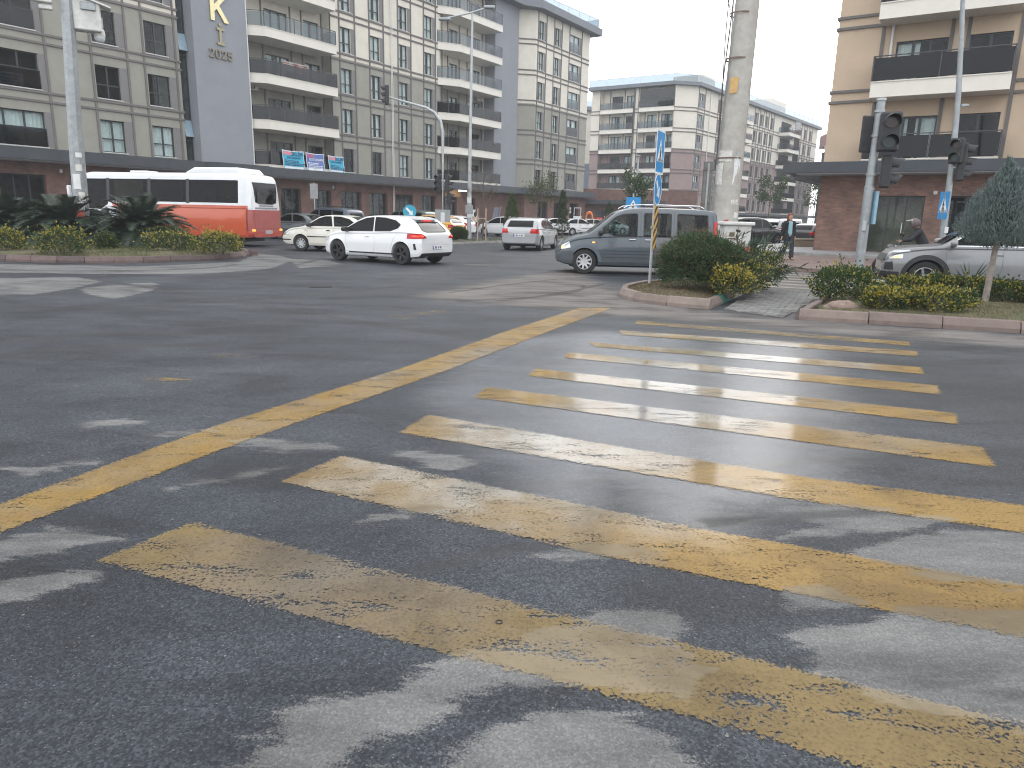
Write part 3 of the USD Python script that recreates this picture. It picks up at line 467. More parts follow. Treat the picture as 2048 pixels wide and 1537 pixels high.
class Face:
    """a facade frame: u along it, y into the building, z up"""
    def __init__(s, root, P, a): s.root, s.P, s.a, s.d = root, np.array(P, float), a, D(a); s.n = np.array([-s.d[1], s.d[0]])
    def xf(s, m):
        m = tm(m).copy(); v = np.asarray(m.vertices)
        m.vertices = np.column_stack([s.P[0] + v[:, 0] * s.d[0] + v[:, 1] * s.n[0], s.P[1] + v[:, 0] * s.d[1] + v[:, 1] * s.n[1], v[:, 2]]); return m
    def add(s, name, m, mt, parent=None, uv=False):
        m = tm(m); q = np.asarray(m.vertices)
        return obj(name, s.xf(m), mt, parent or s.root, uv=np.column_stack([q[:, 0] + q[:, 1], q[:, 2]]) if uv else None)
    def part(s, name, parent=None): return node(name, parent or s.root)
    def wall(s, name, u0, u1, z0, z1, holes, mt, y=0.0, t=.28, uv=False):
        g = sbox(u0, z0, u1, z1)
        hs = [sbox(*h) for h in holes if h[0] < u1 and h[2] > u0 and h[1] < z1 and h[3] > z0]
        if hs: g = g.difference(unary_union(hs))
        return s.add(name, wallplate(g, y, y + t), mt, uv=uv)
    def window(s, u0, u1, z0, z1, y=.12, mull=(.5,), transom=.36, curtain=0, rail=False, sill=True, name='window', fr=.055):
        w = s.part(name); W, H = u1 - u0, z1 - z0; b = []
        b += [box(u0, u0 + fr, y, y + .07, z0, z1), box(u1 - fr, u1, y, y + .07, z0, z1), box(u0 + fr, u1 - fr, y, y + .07, z0, z0 + fr), box(u0 + fr, u1 - fr, y, y + .07, z1 - fr, z1)]
        xs = [u0 + W * m for m in mull]
        for x in xs: b.append(box(x - fr * .8, x + fr * .8, y - .004, y + .066, z0 + fr, z1 - fr))
        if transom:
            zt = z0 + H * transom; ed = [u0 + fr] + sum([[x - fr * .8, x + fr * .8] for x in xs], []) + [u1 - fr]
            for a, c in zip(ed[::2], ed[1::2]): b.append(box(a, c, y + .002, y + .064, zt - fr * .6, zt + fr * .6))
        s.add('frame', join(b), FRAME, w)
        ed = [u0 + fr] + xs + [u1 - fr]
        for a, c in zip(ed[:-1], ed[1:]): s.add('pane', box(a, c, y + .03, y + .036, z0 + fr, z1 - fr), PANE, w)
        if sill: s.add('sill', box(u0 - .04, u1 + .04, -.07, y, z0 - .05, z0), SILL, w)
        if curtain is not None and curtain >= 0:
            yy = y + .16; parts = []
            spans = [(u0, u1)] if curtain == 0 else [(u0, u0 + W * .42), (u1 - W * .42, u1)] if curtain == 1 else [(u0 + W * .02, u0 + W * .46)]
            for a, c in spans:
                n = max(6, int((c - a) / .06)); x = np.linspace(a, c, n); yw = yy + .018 * np.sin(np.arange(n) * 1.9 + u0)
                V = np.vstack([np.column_stack([x, yw, np.full(n, z0)]), np.column_stack([x, yw, np.full(n, z1)])]); F = [[i, i + 1, n + i + 1, n + i] for i in range(n - 1)]
                parts.append(tm((V, F)))
            s.add('curtain', join(parts), CURT[int(RNG.integers(2))], w)
        if rail:
            s.add('guard_glass', box(u0 + .02, u1 - .02, -.045, -.035, z0 + .03, z0 + .95), rail, w)
            s.add('guard_rail', join([box(u0, u1, -.06, -.02, z0 + .95, z0 + .99), box(u0, u0 + .03, -.06, -.02, z0, z0 + .95), box(u1 - .03, u1, -.06, -.02, z0, z0 + .95)]), RAILM, w)
        return w
    def bay(s, u0, u1, z0, z1, band, **k):
        """window with the grey band that runs beside it"""
        w = s.window(u0, u1, z0, z1, **k)
        if band: s.add('side_band', box(u1 + .002, u1 + band, -.012, .05, z0 - .02, z1 + .02), BANDG, w)
    def balcony(s, outline, zb, fas, rail, ucut=None, post=1.25, deep=1.25):
        """slab on the outline (front edge points, left to right) with a fascia and glass rail panels along it"""
        b = s.part('balcony'); L = [np.array(p, float) for p in outline]
        back = [np.array([L[-1][0], deep]), np.array([L[0][0], deep])]
        top = zb + fas
        s.add('slab', plate(Polygon([*L, *back]), zb, top), WHITEP, b)
        s.add('coping', plate(Polygon([p + np.array([0, -.03]) for p in L] + [p + np.array([0, .16]) for p in L[::-1]]), top, top + .04), WHITEP, b)
        pth_ = [np.array([L[0][0], min(.3, deep)])] + [p + np.array([0, .06]) for p in L] + [np.array([L[-1][0] - .06, min(.3, deep)])]
        if abs(pth_[0][1] - pth_[1][1]) < .25: pth_ = pth_[1:]
        posts, rails = [], []
        for a, c in zip(pth_[:-1], pth_[1:]):
            e = c - a; Ln = np.linalg.norm(e)
            if Ln < .05: continue
            n = max(1, round(Ln / post))
            for k in range(n):
                p, q = a + e * (k / n), a + e * ((k + 1) / n); ang = math.atan2(e[1], e[0])
                g = rot(box(.03, Ln / n - .03, -.005, .005, 0, .86), ang, [0, 0, 1]); s.add('glass_panel', move(g, [*p, top + .08]), rail, b)
                posts.append(move(rot(box(-.02, .02, -.02, .02, 0, .95), ang, [0, 0, 1]), [*p, top + .04]))
            rails.append(move(rot(box(0, Ln, -.025, .025, .95, .99), ang, [0, 0, 1]), [*a, top + .04]))
        s.add('rail', join(posts + rails), RAILM, b)
        return b
    def shop(s, u0, u1, z0, z1, y=.25, n=3, room=None, name='shop_window'):
        w = s.part(name); fr = .06; xs = np.linspace(u0, u1, n + 1)
        s.add('frame', join([box(u0, u1, y, y + .08, z1 - fr, z1), box(u0, u1, y, y + .08, z0, z0 + fr)] + [box(x - fr / 2, x + fr / 2, y - .003, y + .083, z0 + fr, z1 - fr) for x in (xs[0] + fr / 2, *xs[1:-1], xs[-1] - fr / 2)]), FRAME, w)
        for a, c in zip(xs[:-1], xs[1:]): s.add('pane', box(a + .03, c - .03, y + .035, y + .043, z0 + fr, z1 - fr), PANE, w)
        if room is not None: s.add('interior', box(u0 - .2, u1 + .2, y + .9 + RNG.uniform(0, .3), y + 1.4, z0, z1 + .2), room, w)
    def ac(s, u, z, y=-.32):
        a = s.part('air_conditioner'); s.add('casing', bbox(u, u + .8, y, y + .3, z, z + .55, .02), WHITEP, a)
        g = trimesh.creation.annulus(.17, .22, .02, sections=20); g = rot(g, PI / 2, [1, 0, 0]); s.add('fan_ring', move(g, [u + .3, y - .005, z + .28]), RAILM, a)
        s.add('fan_grille', join([box(u + .1, u + .5, y - .012, y - .004, z + .12 + k * .05, z + .13 + k * .05) for k in range(7)]), RAILM, a)
SILLS = [4.65 + 3 * k for k in range(6)]
def belts(f, u0, u1, y, gaps=(), zs=None, r=.12):
    """the pair of thin horizontal mouldings at every floor, and nothing where balconies interrupt them"""
    out = []
    for k, s in enumerate(zs or SILLS[1:]):
        for z in (s - .62, s - .16): out.append(box(u0, u1, y - .07, y + .02, z - r / 2, z + r / 2))
    for m in out: f.add('belt_moulding', m, TRIM)
def mullions(f, us, y, z0, z1, w=.12):
    for u in us: f.add('vertical_moulding', box(u - w / 2, u + w / 2, y - .05, y + .02, z0, z1), TRIM)
def roof(f, outline, z, h=.75, label='roof_band'):
    f.add(label, plate(Polygon(outline), z, z + h), ROOFT)
def roof_rail(f, pts, z, h=1.0, step=2.2):
    r = f.part('roof_railing'); pts = [np.array(p, float) for p in pts]; bars = []
    for a, c in zip(pts[:-1], pts[1:]):
        e = c - a; L = np.linalg.norm(e); n = max(1, round(L / step)); ang = math.atan2(e[1], e[0])
        for k in range(n):
            p = a + e * k / n
            f.add('glass_panel', move(rot(box(.04, L / n - .04, -.006, .006, .08, h - .05), ang, [0, 0, 1]), [*p, z]), RAILC, r)
            bars.append(move(rot(box(-.025, .025, -.025, .025, 0, h), ang, [0, 0, 1]), [*p, z]))
        bars.append(move(rot(box(0, L, -.03, .03, h - .04, h), ang, [0, 0, 1]), [*a, z]))
    f.add('rail', join(bars), mat('pale_rail', (.45, .47, .5), .4, .5), r)

# ================= the long block across the junction
A = thing('apartment_block', 'long olive, cream and slate apartment block with brick shopfronts across the junction', 'apartment block')
f = Face(A, PA, 33.3)
ZR = 22.3
# --- left olive wing
hl, gl = [], []
for k, s in enumerate(SILLS):
    for (u0, u1, bd) in ((-32.6, -31.2, .42), (-29.4, -28.0, .42), (-24.95, -21.96, .36), (-18.96, -17.53, .46), (-15.80, -14.38, .44)):
        big = u1 - u0 > 2
        z0 = s - (.0 if not big else .02); hl.append((u0, z0, u1, s + 1.82)); gl.append((u0, u1, z0, s + 1.82, bd, big, k))
f.wall('lower_wall', -36, -13.6, 4.0, 13.2, hl, OLIVE); f.wall('upper_wall', -36, -13.6, 13.2, ZR, hl, CREAM)
f.add('side_wall', box(-13.88, -13.602, .285, 10, 4.0, 13.2), OLIVE); f.add('side_wall', box(-13.88, -13.602, .285, 10, 13.2, ZR), CREAM)
for (u0, u1, z0, z1, bd, big, k) in gl:
    cur = {0: 0, 1: -1, 2: -1}.get(k, 1 if (k + int(u0 * 3)) % 2 else -1)
    f.bay(u0, u1, z0, z1, bd, mull=(1 / 3, 2 / 3) if big else (.5,), transom=None if big else .42, curtain=cur if not (big and k == 1) else -1, rail=RAILG if big else False)
belts(f, -36, -13.55, 0); mullions(f, [-25.1, -21.55, -19.1, -17.0, -15.95, -13.87, -29.5, -27.5], 0, 4.6, ZR)
nt = f.part('window_notice'); f.add('paper', box(-24.3, -22.75, .10, .105, 7.72, 8.32), mat('notice_paper', (.62, .68, .74), .7), nt)
for i in range(3):
    x = -24.2 + .1 * (i == 0); ws = []
    while x < -22.95:
        w_ = RNG.uniform(.06, .22); ws.append(box(x, min(x + w_, -22.85), .094, .099, 8.12 - i * .17, 8.21 - i * .17)); x += w_ + .045
    f.add('illegible_print', join(ws), mat('notice_ink', (.10, .13, .20), .7), nt)
# --- stair strip and slate tower with the letters
def stair(u0, u1, y, base, top):
    g = f.part('stair_window'); n = 0; z = base
    while z < top - .3:
        h = 1.45 if n % 2 == 0 else 1.15
        op = rot(box(u0 + .04, u1 - .04, y + .0, y + .03, z + .04, z + h - .04), .0, [1, 0, 0])
        if n % 4 == 1: op = rot(box(u0 + .04, u1 - .04, y - .03, y, z + .06, z + h - .05), -.22, [1, 0, 0], [0, y, z + h])
        f.add('pane', op, mat('pale_blue_panel', (.26, .36, .43), .25) if n % 4 == 1 else PANE, g)
        n += 1; z += h
    f.add('frame', join([box(u0, u0 + .06, y - .02, y + .06, base, top), box(u1 - .06, u1, y - .02, y + .06, base, top)] + [box(u0 + .06, u1 - .06, y - .02, y + .06, base + 1.3 * k - .03, base + 1.3 * k + .03) for k in range(1, int((top - base) / 1.3))]), FRAME, g)
    f.add('shaft', box(u0 - .1, u1 + .1, y + 1.2, y + 1.3, base, top), DARKIN, g)
stair(-13.6, -12.95, .25, 4.5, ZR)
f.add('tower_wall', box(-12.95, -8.95, -.62, 1.5, 4.3, 24.2), GREYW)
f.add('downpipe', cyl([-8.86, -.55, 3.2], [-8.86, -.55, 24], .05, 10), PIPE)
lt = f.part('wall_letters'); GOLD = mat('brass_letters', (.50, .45, .27), .22, .9); BRONZE = mat('bronze_numerals', (.19, .17, .14), .4, .6)
def wtext(t_, h, u, z, m, y, name='letter', depth=.10, sx=1.0, bold=True, par=None, ff=None):
    x = meshkit.text_mesh(t_, h, depth, bold); x.apply_transform(XZ); b = x.bounds; x.apply_translation([-(b[0][0] + b[1][0]) / 2, 0, -b[0][2]]); x.vertices = np.asarray(x.vertices) * [sx, 1, 1]
    x.apply_translation([u, y, z]); return (ff or f).add(name, x, m, par or lt)
for t_, z, h_ in (('T', 19.6, 1.6), ('O', 16.9, 1.6), ('K', 13.3, 1.6), ('İ', 11.9, 1.0)): wtext(t_, h_, -11.0, z, GOLD if t_ != 'İ' else mat('dim_reflection_brass', (.24, .22, .15), .35, .7), -.62)  # İ in a darker brass: its dim reflection is put into the colour
wtext('2025', .52, -11.05, 11.05, BRONZE, -.62, 'numerals', sx=.98)
# --- balcony stacks
def stack(uL, uR, uW0, uW1, chamf, doors, rails, ac=None, things=()):
    """recessed balconies between uW0 and uW1"""
    holes = []
    for s in SILLS:
        for (a, b) in doors: holes.append((a, s - .42, b, s + 1.82))
    f.wall('recess_wall_lower', uW0, uW1, 4.0, 13.2, holes, OLIVE, 1.0); f.wall('recess_wall_upper', uW0, uW1, 13.2, ZR, holes, CREAM, 1.0)
    for k, s in enumerate(SILLS):
        for (a, b) in doors: f.window(a, b, s - .42, s + 1.82, 1.12, mull=(1 / 3, 2 / 3) if b - a > 1.7 else (.5,), transom=None, curtain=(1, -1, 1, 0, 1, 0)[k] if k else -1, sill=False, name='balcony_door')
        out = [(uL, -.05), (uL + chamf, -1.2), (uR, -1.2)] if chamf else [(uL, -1.2), (uR, -1.2)]
        f.balcony(out, s - .62 if k else s - .28, .58 if k else .24, rails[k], deep=1.0)
    mullions(f, [doors[0][0] - .25, doors[0][1] + .22, doors[1][0] - .22, doors[1][1] + .22], 1.0, 4.6, ZR, .10)
stack(-9.02, -1.42, -8.95, -.85, 1.15, [(-6.18, -4.10), (-2.62, -1.12)], [RAILG, RAILG, RAILG, RAILC, RAILC, RAILC])
f.add('downpipe', cyl([-8.3, .9, 4.6], [-8.3, .9, ZR], .06, 10), PIPE); f.add('downpipe', cyl([-1.0, -.1, 3.2], [-1.0, -.1, ZR], .05, 10), RAILM)
f.ac(-8.1, 9.75, .55)
# --- middle wing
hm, gm = [], []
for k, s in enumerate(SILLS):
    for u0 in (.10, 3.35, 6.75, 10.08): hm.append((u0, s, u0 + 1.14, s + 1.82)); gm.append((u0, s, k))
f.wall('lower_wall', -.85, 12.35, 4.0, 13.2, hm, OLIVE); f.wall('upper_wall', -.85, 12.35, 13.2, ZR, hm, CREAM)
for u0, s, k in gm: f.bay(u0, u0 + 1.14, s, s + 1.82, .36, curtain=-1 if (k == 0 and u0 < 5) else (0, 1, 0, 1, 1, 1)[(k + int(u0)) % 6], transom=.38)
belts(f, -.85, 12.4, 0); mullions(f, sum([[u - .08, u + 1.56] for u in (.10, 3.35, 6.75, 10.08)], []), 0, 4.6, ZR)
f.add('side_wall', box(-.85, -.6, .285, 1.3, 4, 13.2), OLIVE); f.add('side_wall', box(-.85, -.6, .285, 1.3, 13.2, ZR), CREAM)
for u in (5.72, 5.86): f.add('white_pipe', cyl([u, -.12, .2], [u, -.12, ZR], .028, 8), PIPE)
stack(11.9, 20.6, 12.35, 20.6, 1.9, [(14.9, 16.2), (17.9, 19.9)], [RAILG, RAILG, RAILG, RAILC, RAILC, RAILC])
f.add('downpipe', cyl([12.45, -.12, 3.2], [12.45, -.12, ZR], .05, 10), RAILM); f.add('downpipe', cyl([20.3, .85, 4.6], [20.3, .85, ZR], .06, 10), PIPE)
f.ac(19.2, 12.65, .6)
f.add('tower_wall', box(20.6, 24.84, -.3, 1.5, 4.3, ZR), GREYW)
stair(24.84, 25.9, .1, 4.5, ZR)
# --- right wing, set forward behind a chamfered corner
yR = -1.5
hr, gr_ = [], []
for k, s in enumerate(SILLS):
    for u0, u1 in ((26.85, 27.95), (30.15, 31.25), (33.55, 35.85)): hr.append((u0, s, u1, s + 1.82)); gr_.append((u0, u1, s, k))
f.wall('lower_wall', 26.3, 38.2, 4.0, 13.2, hr, OLIVE, yR); f.wall('upper_wall', 26.3, 38.2, 13.2, ZR, hr, CREAM, yR)
for z0, z1, m in ((4, 13.2, OLIVE), (13.2, ZR, CREAM)):
    f.add('chamfer_wall', plate(Polygon([(26.3, yR), (24.95, yR + 1.4), (25.1, yR + 1.9), (26.3, yR + 1.9)]), z0, z1), m)
    f.add('end_wall', box(37.9, 38.2, yR + .285, 9, z0, z1), m)
fR = Face(A, PA + f.n * yR, 33.3)
for u0, u1, s, k in gr_:
    big = u1 - u0 > 2
    fR.bay(u0, u1, s, s + 1.82, .36, mull=(.5,), curtain=-1 if k == 0 else 1 if (k + int(u0)) % 2 else 0, transom=None if big else .38, rail=(RAILG if k < 3 else RAILC) if big else False)
belts(f, 26.25, 38.25, yR); mullions(fR, [26.7, 28.4, 30.0, 31.7, 33.4, 36.3], 0, 4.6, ZR)
cb = []
for s in SILLS[1:]:
    for z in (s - .62, s - .16): cb.append(plate(Polygon([(26.28, yR - .07), (24.88, yR + 1.38), (24.95, yR + 1.45), (26.35, yR)]), z - .06, z + .06))
for m in cb: f.add('belt_moulding', m, TRIM)
# --- roof
roof(f, [(-36, -1.1), (-9, -1.4), (24.2, -1.4), (25.9, yR - 1.0), (39.4, yR - 1.0), (39.4, 12), (-36, 12)], ZR)
roof_rail(f, [(22, -1.0), (38.9, yR - .7), (38.9, 9)], ZR + .75, 1.0, 2.0)
# --- shop floor: canopy, brick piers, shopfronts
f.add('canopy', plate(Polygon([(-36, -1.5), (-13.2, -1.5), (-12.8, -2.1), (-8.8, -2.1), (-8.4, -1.5), (24, -1.5), (25.3, yR - 1.0), (39.6, yR - 1.0), (39.6, .0), (-36, .0)]), 3.86, 4.46), CANOPY)
f.add('canopy_soffit', plate(Polygon([(-36, -1.3), (24.3, -1.3), (25.5, yR - .8), (39.3, yR - .8), (39.3, -.05), (-36, -.05)]), 3.80, 3.858), SOFFIT)
SH = [(-33, -30.5), (-28.5, -26.2), (-24.6, -22.3), (-6.3, -4.4), (-3.05, -1.35), (-.3, 1.97), (2.88, 5.1), (6.18, 8.42), (9.45, 11.6), (12.6, 14.9), (16.7, 17.9)]
f.wall('brick_wall', -36, 25.2, .1, 3.9, [(a, .3, b, 3.14) for a, b in SH] + [(24.9 - .6, .2, 25.95 - .6, 3.05)], BRICK, 0, .3, True)
SH2 = [(27.6, 29.9), (31.3, 33.7), (35.1, 37.2)]
f.wall('brick_wall', 25.0, 39.0, .1, 3.9, [(a, .3, b, 3.12) for a, b in SH2], BRICK, yR + .1, .3, True)
f.add('brick_return', box(24.95, 25.2, yR + .402, -.005, .1, 3.9), BRICK, uv=True); f.add('brick_end', box(38.72, 38.99, yR + .402, 9, .1, 3.9), BRICK, uv=True)
for k, (a, b) in enumerate(SH):
    if a == 16.7: continue
    f.shop(a, b, .3, 3.14, room=[ROOMG, DARKIN][k % 2] if a > -20 else DARKIN)
for a, b in SH2: fR.shop(a, b, .3, 3.12, .35, room=ROOMG if a < 35 else DARKIN)
dr = f.part('service_door'); f.add('leaf', box(24.32, 25.3, .08, .13, .2, 3.05), mat('dark_door', (.03, .035, .045), .5), dr)
f.add('wood_sign_panel', box(12.9, 15.4, -.08, -.004, 3.18, 3.78), mat('wood_sign', (.36, .19, .07), .5, var=.25, scale=8))
f.add('tube_lamp', cyl([13.9, -1.0, 3.72], [15.1, -1.0, 3.72], .045, 8), emit('tube_light', (1, .98, .94), 14.0))
wtext('K', .36, 13.3, 3.3, GOLD, -.09, 'sign_letter', .03, par=A)
nt2 = fR.part('door_notice'); 
for zz in (1.95, 2.35): fR.add('paper', box(35.5, 35.9, .34, .345, zz, zz + .3), SILL, nt2)
f.add('core', box(-35.5, 38.0, 2.2, 11.5, .1, ZR - .05), DARKIN)
for u in (-21.5, -8.3, -1.2): f.add('wall_lamp', bbox(u - .06, u + .06, -.16, -.005, 3.3, 3.5, .02), SILL)
# --- banners tied to the first balcony
def banner(label, u0, w, top, h, c, ink, lean, title):
    b = thing('banner', label, 'banner', group='air conditioning shop banners on the balcony')
    n, mrows = 12, 8; x = np.linspace(0, w, n); z = np.linspace(0, -h, mrows); X, Z = np.meshgrid(x, z, indexing='ij')
    wave = lambda X, Z: .025 * np.sin(X * 5.5 + Z * 3.0 + u0) * (-Z / h) + .01 * np.sin(Z * 9)
    def sag(X): return -.05 * np.sin(X / w * PI) 
    def place(X, Z, dy=0): return np.column_stack([u0 + X.ravel() + lean * (-Z.ravel()) / h, -1.30 + dy + wave(X, Z).ravel(), top + Z.ravel() + (sag(X) * (1 + Z / h * .6)).ravel()])
    i, j = np.meshgrid(np.arange(n - 1), np.arange(mrows - 1), indexing='ij'); a = (i * mrows + j).ravel(); F = np.stack([a, a + mrows, a + mrows + 1, a + 1], 1)
    obj('border', f.xf(tm((place(X, Z), F))), mat('banner_white', (.68, .72, .75), .6), b)
    s_ = lambda x0, x1, z0, z1, m, nm, dy: obj(nm, f.xf(tm((place(*np.meshgrid(np.linspace(x0, x1, n), np.linspace(z0, z1, mrows), indexing='ij'), dy), F))), m, b)
    s_(.05, w - .05, -.05, -h + .05, mat(c[0], c[1], .6), 'field', -.006); s_(.08, w * .45, -.07, -.30, mat('banner_red_' + c[0], c[2], .6), 'logo_patch', -.010); s_(.10, w - .15, -h + .28, -h + .10, mat('banner_white', (.68, .72, .75), .6), 'phone_strip', -.010)
    for r in range(4):                                               # small print, too small to read
        x = .16; ws = []
        while x < w * (.62 if r < 2 else .9):
            w_ = RNG.uniform(.07, .24); ws.append(box(x, x + w_, 0, .055, 0, .004)); x += w_ + .04
        m = join(ws); v = np.asarray(m.vertices); q = place(v[:, 0], v[:, 1] - .72 - r * .105, -.013); q[:, 1] -= v[:, 2]; m.vertices = q; obj('illegible_print', f.xf(m), ink, b)
    for t_, hh, x0, z0 in title:
        m = meshkit.text_mesh(t_, hh, .004, True); v = np.asarray(m.vertices); q = place(v[:, 0] + x0, v[:, 1] - z0, -.014); q[:, 1] -= v[:, 2]; m.vertices = q; obj('lettering', f.xf(m), ink, b)
NAVY, WINK, RINK = mat('banner_navy', (.02, .03, .10), .6), mat('banner_white', (.68, .72, .75), .6), mat('banner_red', (.55, .05, .05), .6)
TL = [('İKLİM', .25, .80, .33), ('BOTUPMANI', .145, .38, .56)]
banner('turquoise shop banner with dark lettering, leftmost on the first floor balcony', -7.05, 1.95, 5.75, 1.38, ('banner_turquoise', (.035, .36, .53), (.62, .22, .28)), NAVY, .12, TL)
banner('blue and violet shop banner with white lettering, middle one on the balcony', -4.9, 1.72, 5.72, 1.34, ('banner_violet', (.10, .16, .42), (.40, .10, .20)), WINK, .10, [('BOTUPMANI', .17, .28, .52)])
banner('turquoise shop banner hanging askew at the right end of the balcony', -2.75, 1.55, 5.68, 1.26, ('banner_turquoise', (.035, .36, .53), (.50, .18, .26)), NAVY, .16, [('İKLİM', .21, .66, .30), ('BOTUPMANI', .12, .26, .50)])
# laundry and furniture on a balcony
t = thing('laundry', 'pink and white washing on the rack of a second floor balcony', 'laundry')
for k, (u, c) in enumerate(((-5.9, (.60, .36, .30)), (-5.45, (.58, .50, .46)), (-5.0, (.40, .16, .14)), (-4.6, (.58, .42, .36)), (-4.2, (.42, .20, .16)))):
    n = 7; x = np.linspace(0, .42, n); zz = np.array([0, -.3, -.6 - .05 * (k % 3)]); X, Z = np.meshgrid(x, zz, indexing='ij'); V = np.column_stack([u + X.ravel(), -.55 + .03 * np.sin(X.ravel() * 20 + k), 11.85 + Z.ravel()]); i, j = np.meshgrid(np.arange(n - 1), np.arange(2), indexing='ij'); a = (i * 3 + j).ravel()
    obj('cloth', f.xf(tm((V, np.stack([a, a + 3, a + 4, a + 1], 1)))), mat(f'laundry_{k}', c, .9), t)
obj('rack', f.xf(join([box(-6, -3.6, -.57, -.54, 11.84, 11.87), box(-6, -5.97, -.57, -.54, 10.6, 11.84), box(-3.63, -3.6, -.57, -.54, 10.6, 11.84)])), PIPE, t)

# ================= the tan building at the right
B = thing('tan_apartment_house', 'tan apartment house on brick ground floor with dark glass balconies at right', 'apartment house')
b = Face(B, B0 + inB * 1.3, 123.3); ZB = 16.4
SB = [4.1 + 2.98 * k for k in range(4)]
doors = [(.38, 2.28), (3.0, 4.45)]; hb = []
for s in SB:
    for a, c in doors: hb.append((a, s - .05, c, s + 1.83))
    hb.append((9.0, s + .1, 10.6, s + 1.83)); hb.append((13.5, s - .05, 15.5, s + 1.83))
b.wall('wall', -1.95, 24, 3.7, ZB, hb, TAN)
b.add('side_wall', box(-1.95, -1.67, .285, 14, 3.7, ZB), TAN)
for k, s in enumerate(SB):
    b.window(*doors[0], s - .05, s + 1.83, .10, mull=(1 / 3, 2 / 3), transom=None, curtain=(1, 2, 0, 1)[k], sill=False, name='balcony_door', fr=.07); b.window(*doors[1], s - .05, s + 1.83, .10, mull=(.5,), transom=None, curtain=-1, sill=False, name='balcony_door', fr=.07)
    b.window(9.0, 10.6, s + .1, s + 1.83, .1, curtain=0); b.window(13.5, 15.5, s - .05, s + 1.83, .1, curtain=1, sill=False)
    out = [(-.22, -1.3), (4.62, -1.3)]
    bl = b.balcony(out, s - .50 if k else s - .12, .58 if k else .12, RAILD, deep=-.002, post=2.4)
    b.balcony([(12.4, -1.3), (17.2, -1.3)], s - .50, .58, RAILD, deep=-.002, post=2.4)
for sg in (0,):
    zs = [s + 2.55 for s in SB[:-1]] + [s + 2.98 for s in SB[:-1]]
    for z in zs:
        for m in (box(-2.03, -.02, -.07, .01, z - .055, z + .055), box(-2.03, -1.951, .012, 14, z - .055, z + .055), box(4.78, 12.2, -.07, .01, z - .055, z + .055)): b.add('belt_moulding', m, TRIM)
mullions(b, [-.17, 2.93, 4.70, 2.36], 0, 4.0, ZB, .13)
b.add('downpipe', cyl([.20, -.09, 4.1], [.20, -.09, ZB], .055, 10), PIPE)
roof(b, [(-3, -1.2), (24, -1.2), (24, 14), (-3, 14)], ZB)
b.add('canopy', plate(Polygon([(-3.35, -1.4), (24, -1.4), (24, -.004), (-1.98, -.004), (-1.98, 14), (-3.35, 14)]), 3.62, 4.06), CANOPY)
b.add('canopy_soffit', box(-2.8, 24, -1.3, -.01, 3.56, 3.618), SOFFIT)
pg = b.part('pergola'); 
for k in range(9): b.add('pergola_slat', box(-3.25, -2.0, .3 + k * .62, .42 + k * .62, 3.46, 3.60), SOFFIT, pg)
b.add('pergola_beam', box(-3.3, -3.2, .1, 6, 3.42, 3.455), SOFFIT, pg)
SBh = [(.20, 2.28), (3.0, 5.1), (6.0, 8.4), (9.5, 12.0), (13.5, 16)]
b.wall('brick_wall', -1.97, 24, .2, 3.64, [(a, .3, c, 2.70) for a, c in SBh], BRICKB, -.02, .3, True); b.add('brick_side', box(-1.97, -1.68, .285, 14, .2, 3.64), BRICKB, uv=True)
for k, (a, c) in enumerate(SBh): b.shop(a, c, .3, 2.70, .12, room=[mat('lit_shop', (.20, .19, .14), .9, var=.4, scale=1.2), DARKIN][k % 2], n=3 if k == 0 else 2)
b.add('door_handle', join([cyl([1.52, .03, 1.1], [1.52, .03, 1.55], .018, 8), cyl([1.52, .03, 1.12], [1.52, .12, 1.12], .012, 6), cyl([1.52, .03, 1.53], [1.52, .12, 1.53], .012, 6)]), PIPE)
b.add('wall_lamp', bbox(2.55, 2.7, -.15, -.022, 2.75, 2.9, .02), SILL); b.add('downpipe', cyl([.06, -.08, .27], [.06, -.08, 3.55], .06, 10), RAILM)
b.add('core', box(-1.6, 23.5, 1.7, 13.5, .2, ZB - .05), DARKIN)
t = thing('plastic_chair', 'grey plastic chair behind the dark glass of the lowest right balcony', 'chair'); GPL = mat('grey_plastic', (.28, .29, .30), .5)
bx_ = lambda *a: b.xf(box(*a))
obj('seat', bx_(3.35, 3.8, -.95, -.5, 4.55, 4.59), GPL, t); obj('backrest', bx_(3.35, 3.8, -.54, -.5, 4.62, 5.05), GPL, t)
for u in (3.36, 3.76):
    for y in (-.94, -.54): obj('leg', bx_(u, u + .03, y, y + .03, 4.13, 4.55), GPL, t)

# ================= the mauve and cream block in the middle distance
C = thing('mauve_apartment_block', 'cream and mauve apartment block with two balcony rows in the middle distance', 'apartment block')
C0 = np.array([12.94, 120.43]); FC = Face(C, C0, 123.3)          # front, u to the right
SC = [3.15 + 3 * k for k in range(6)]                            # top of the storey's slab line minus rail
ZC = 21.0
dC = [(1.55, 3.45), (4.05, 5.5), (7.65, 9.15), (9.95, 11.75)]; hc = []
for k in range(6):
    for a, c in dC: hc.append((a, 2.9 + 3 * k + .1, c, 2.9 + 3 * k + 2.2))
FC.wall('lower_wall', -1.6, 12.35, 0, 11.9, hc, MAUVE, 1.2); FC.wall('upper_wall', -1.6, 12.35, 11.9, ZC, hc, CREAM, 1.2)
for k in range(6):
    z = 2.9 + 3 * k
    for q, (a, c) in enumerate(dC): FC.window(a, c, z + .1, z + 2.2, 1.3, mull=(1 / 3, 2 / 3) if c - a > 1.7 else (.5,), transom=None, curtain=(0, 1, -1)[(k + q) % 3], sill=False, name='balcony_door', fr=.09)
    rl_ = RAILG if k < 3 else RAILC
    FC.balcony([(.1, 0), (5.7, 0)], z - .45, .55, rl_, deep=1.19, post=1.4)
    FC.balcony([(6.7, 0), (12.3, 0)], z - .45, .55, rl_, deep=1.19, post=1.4)
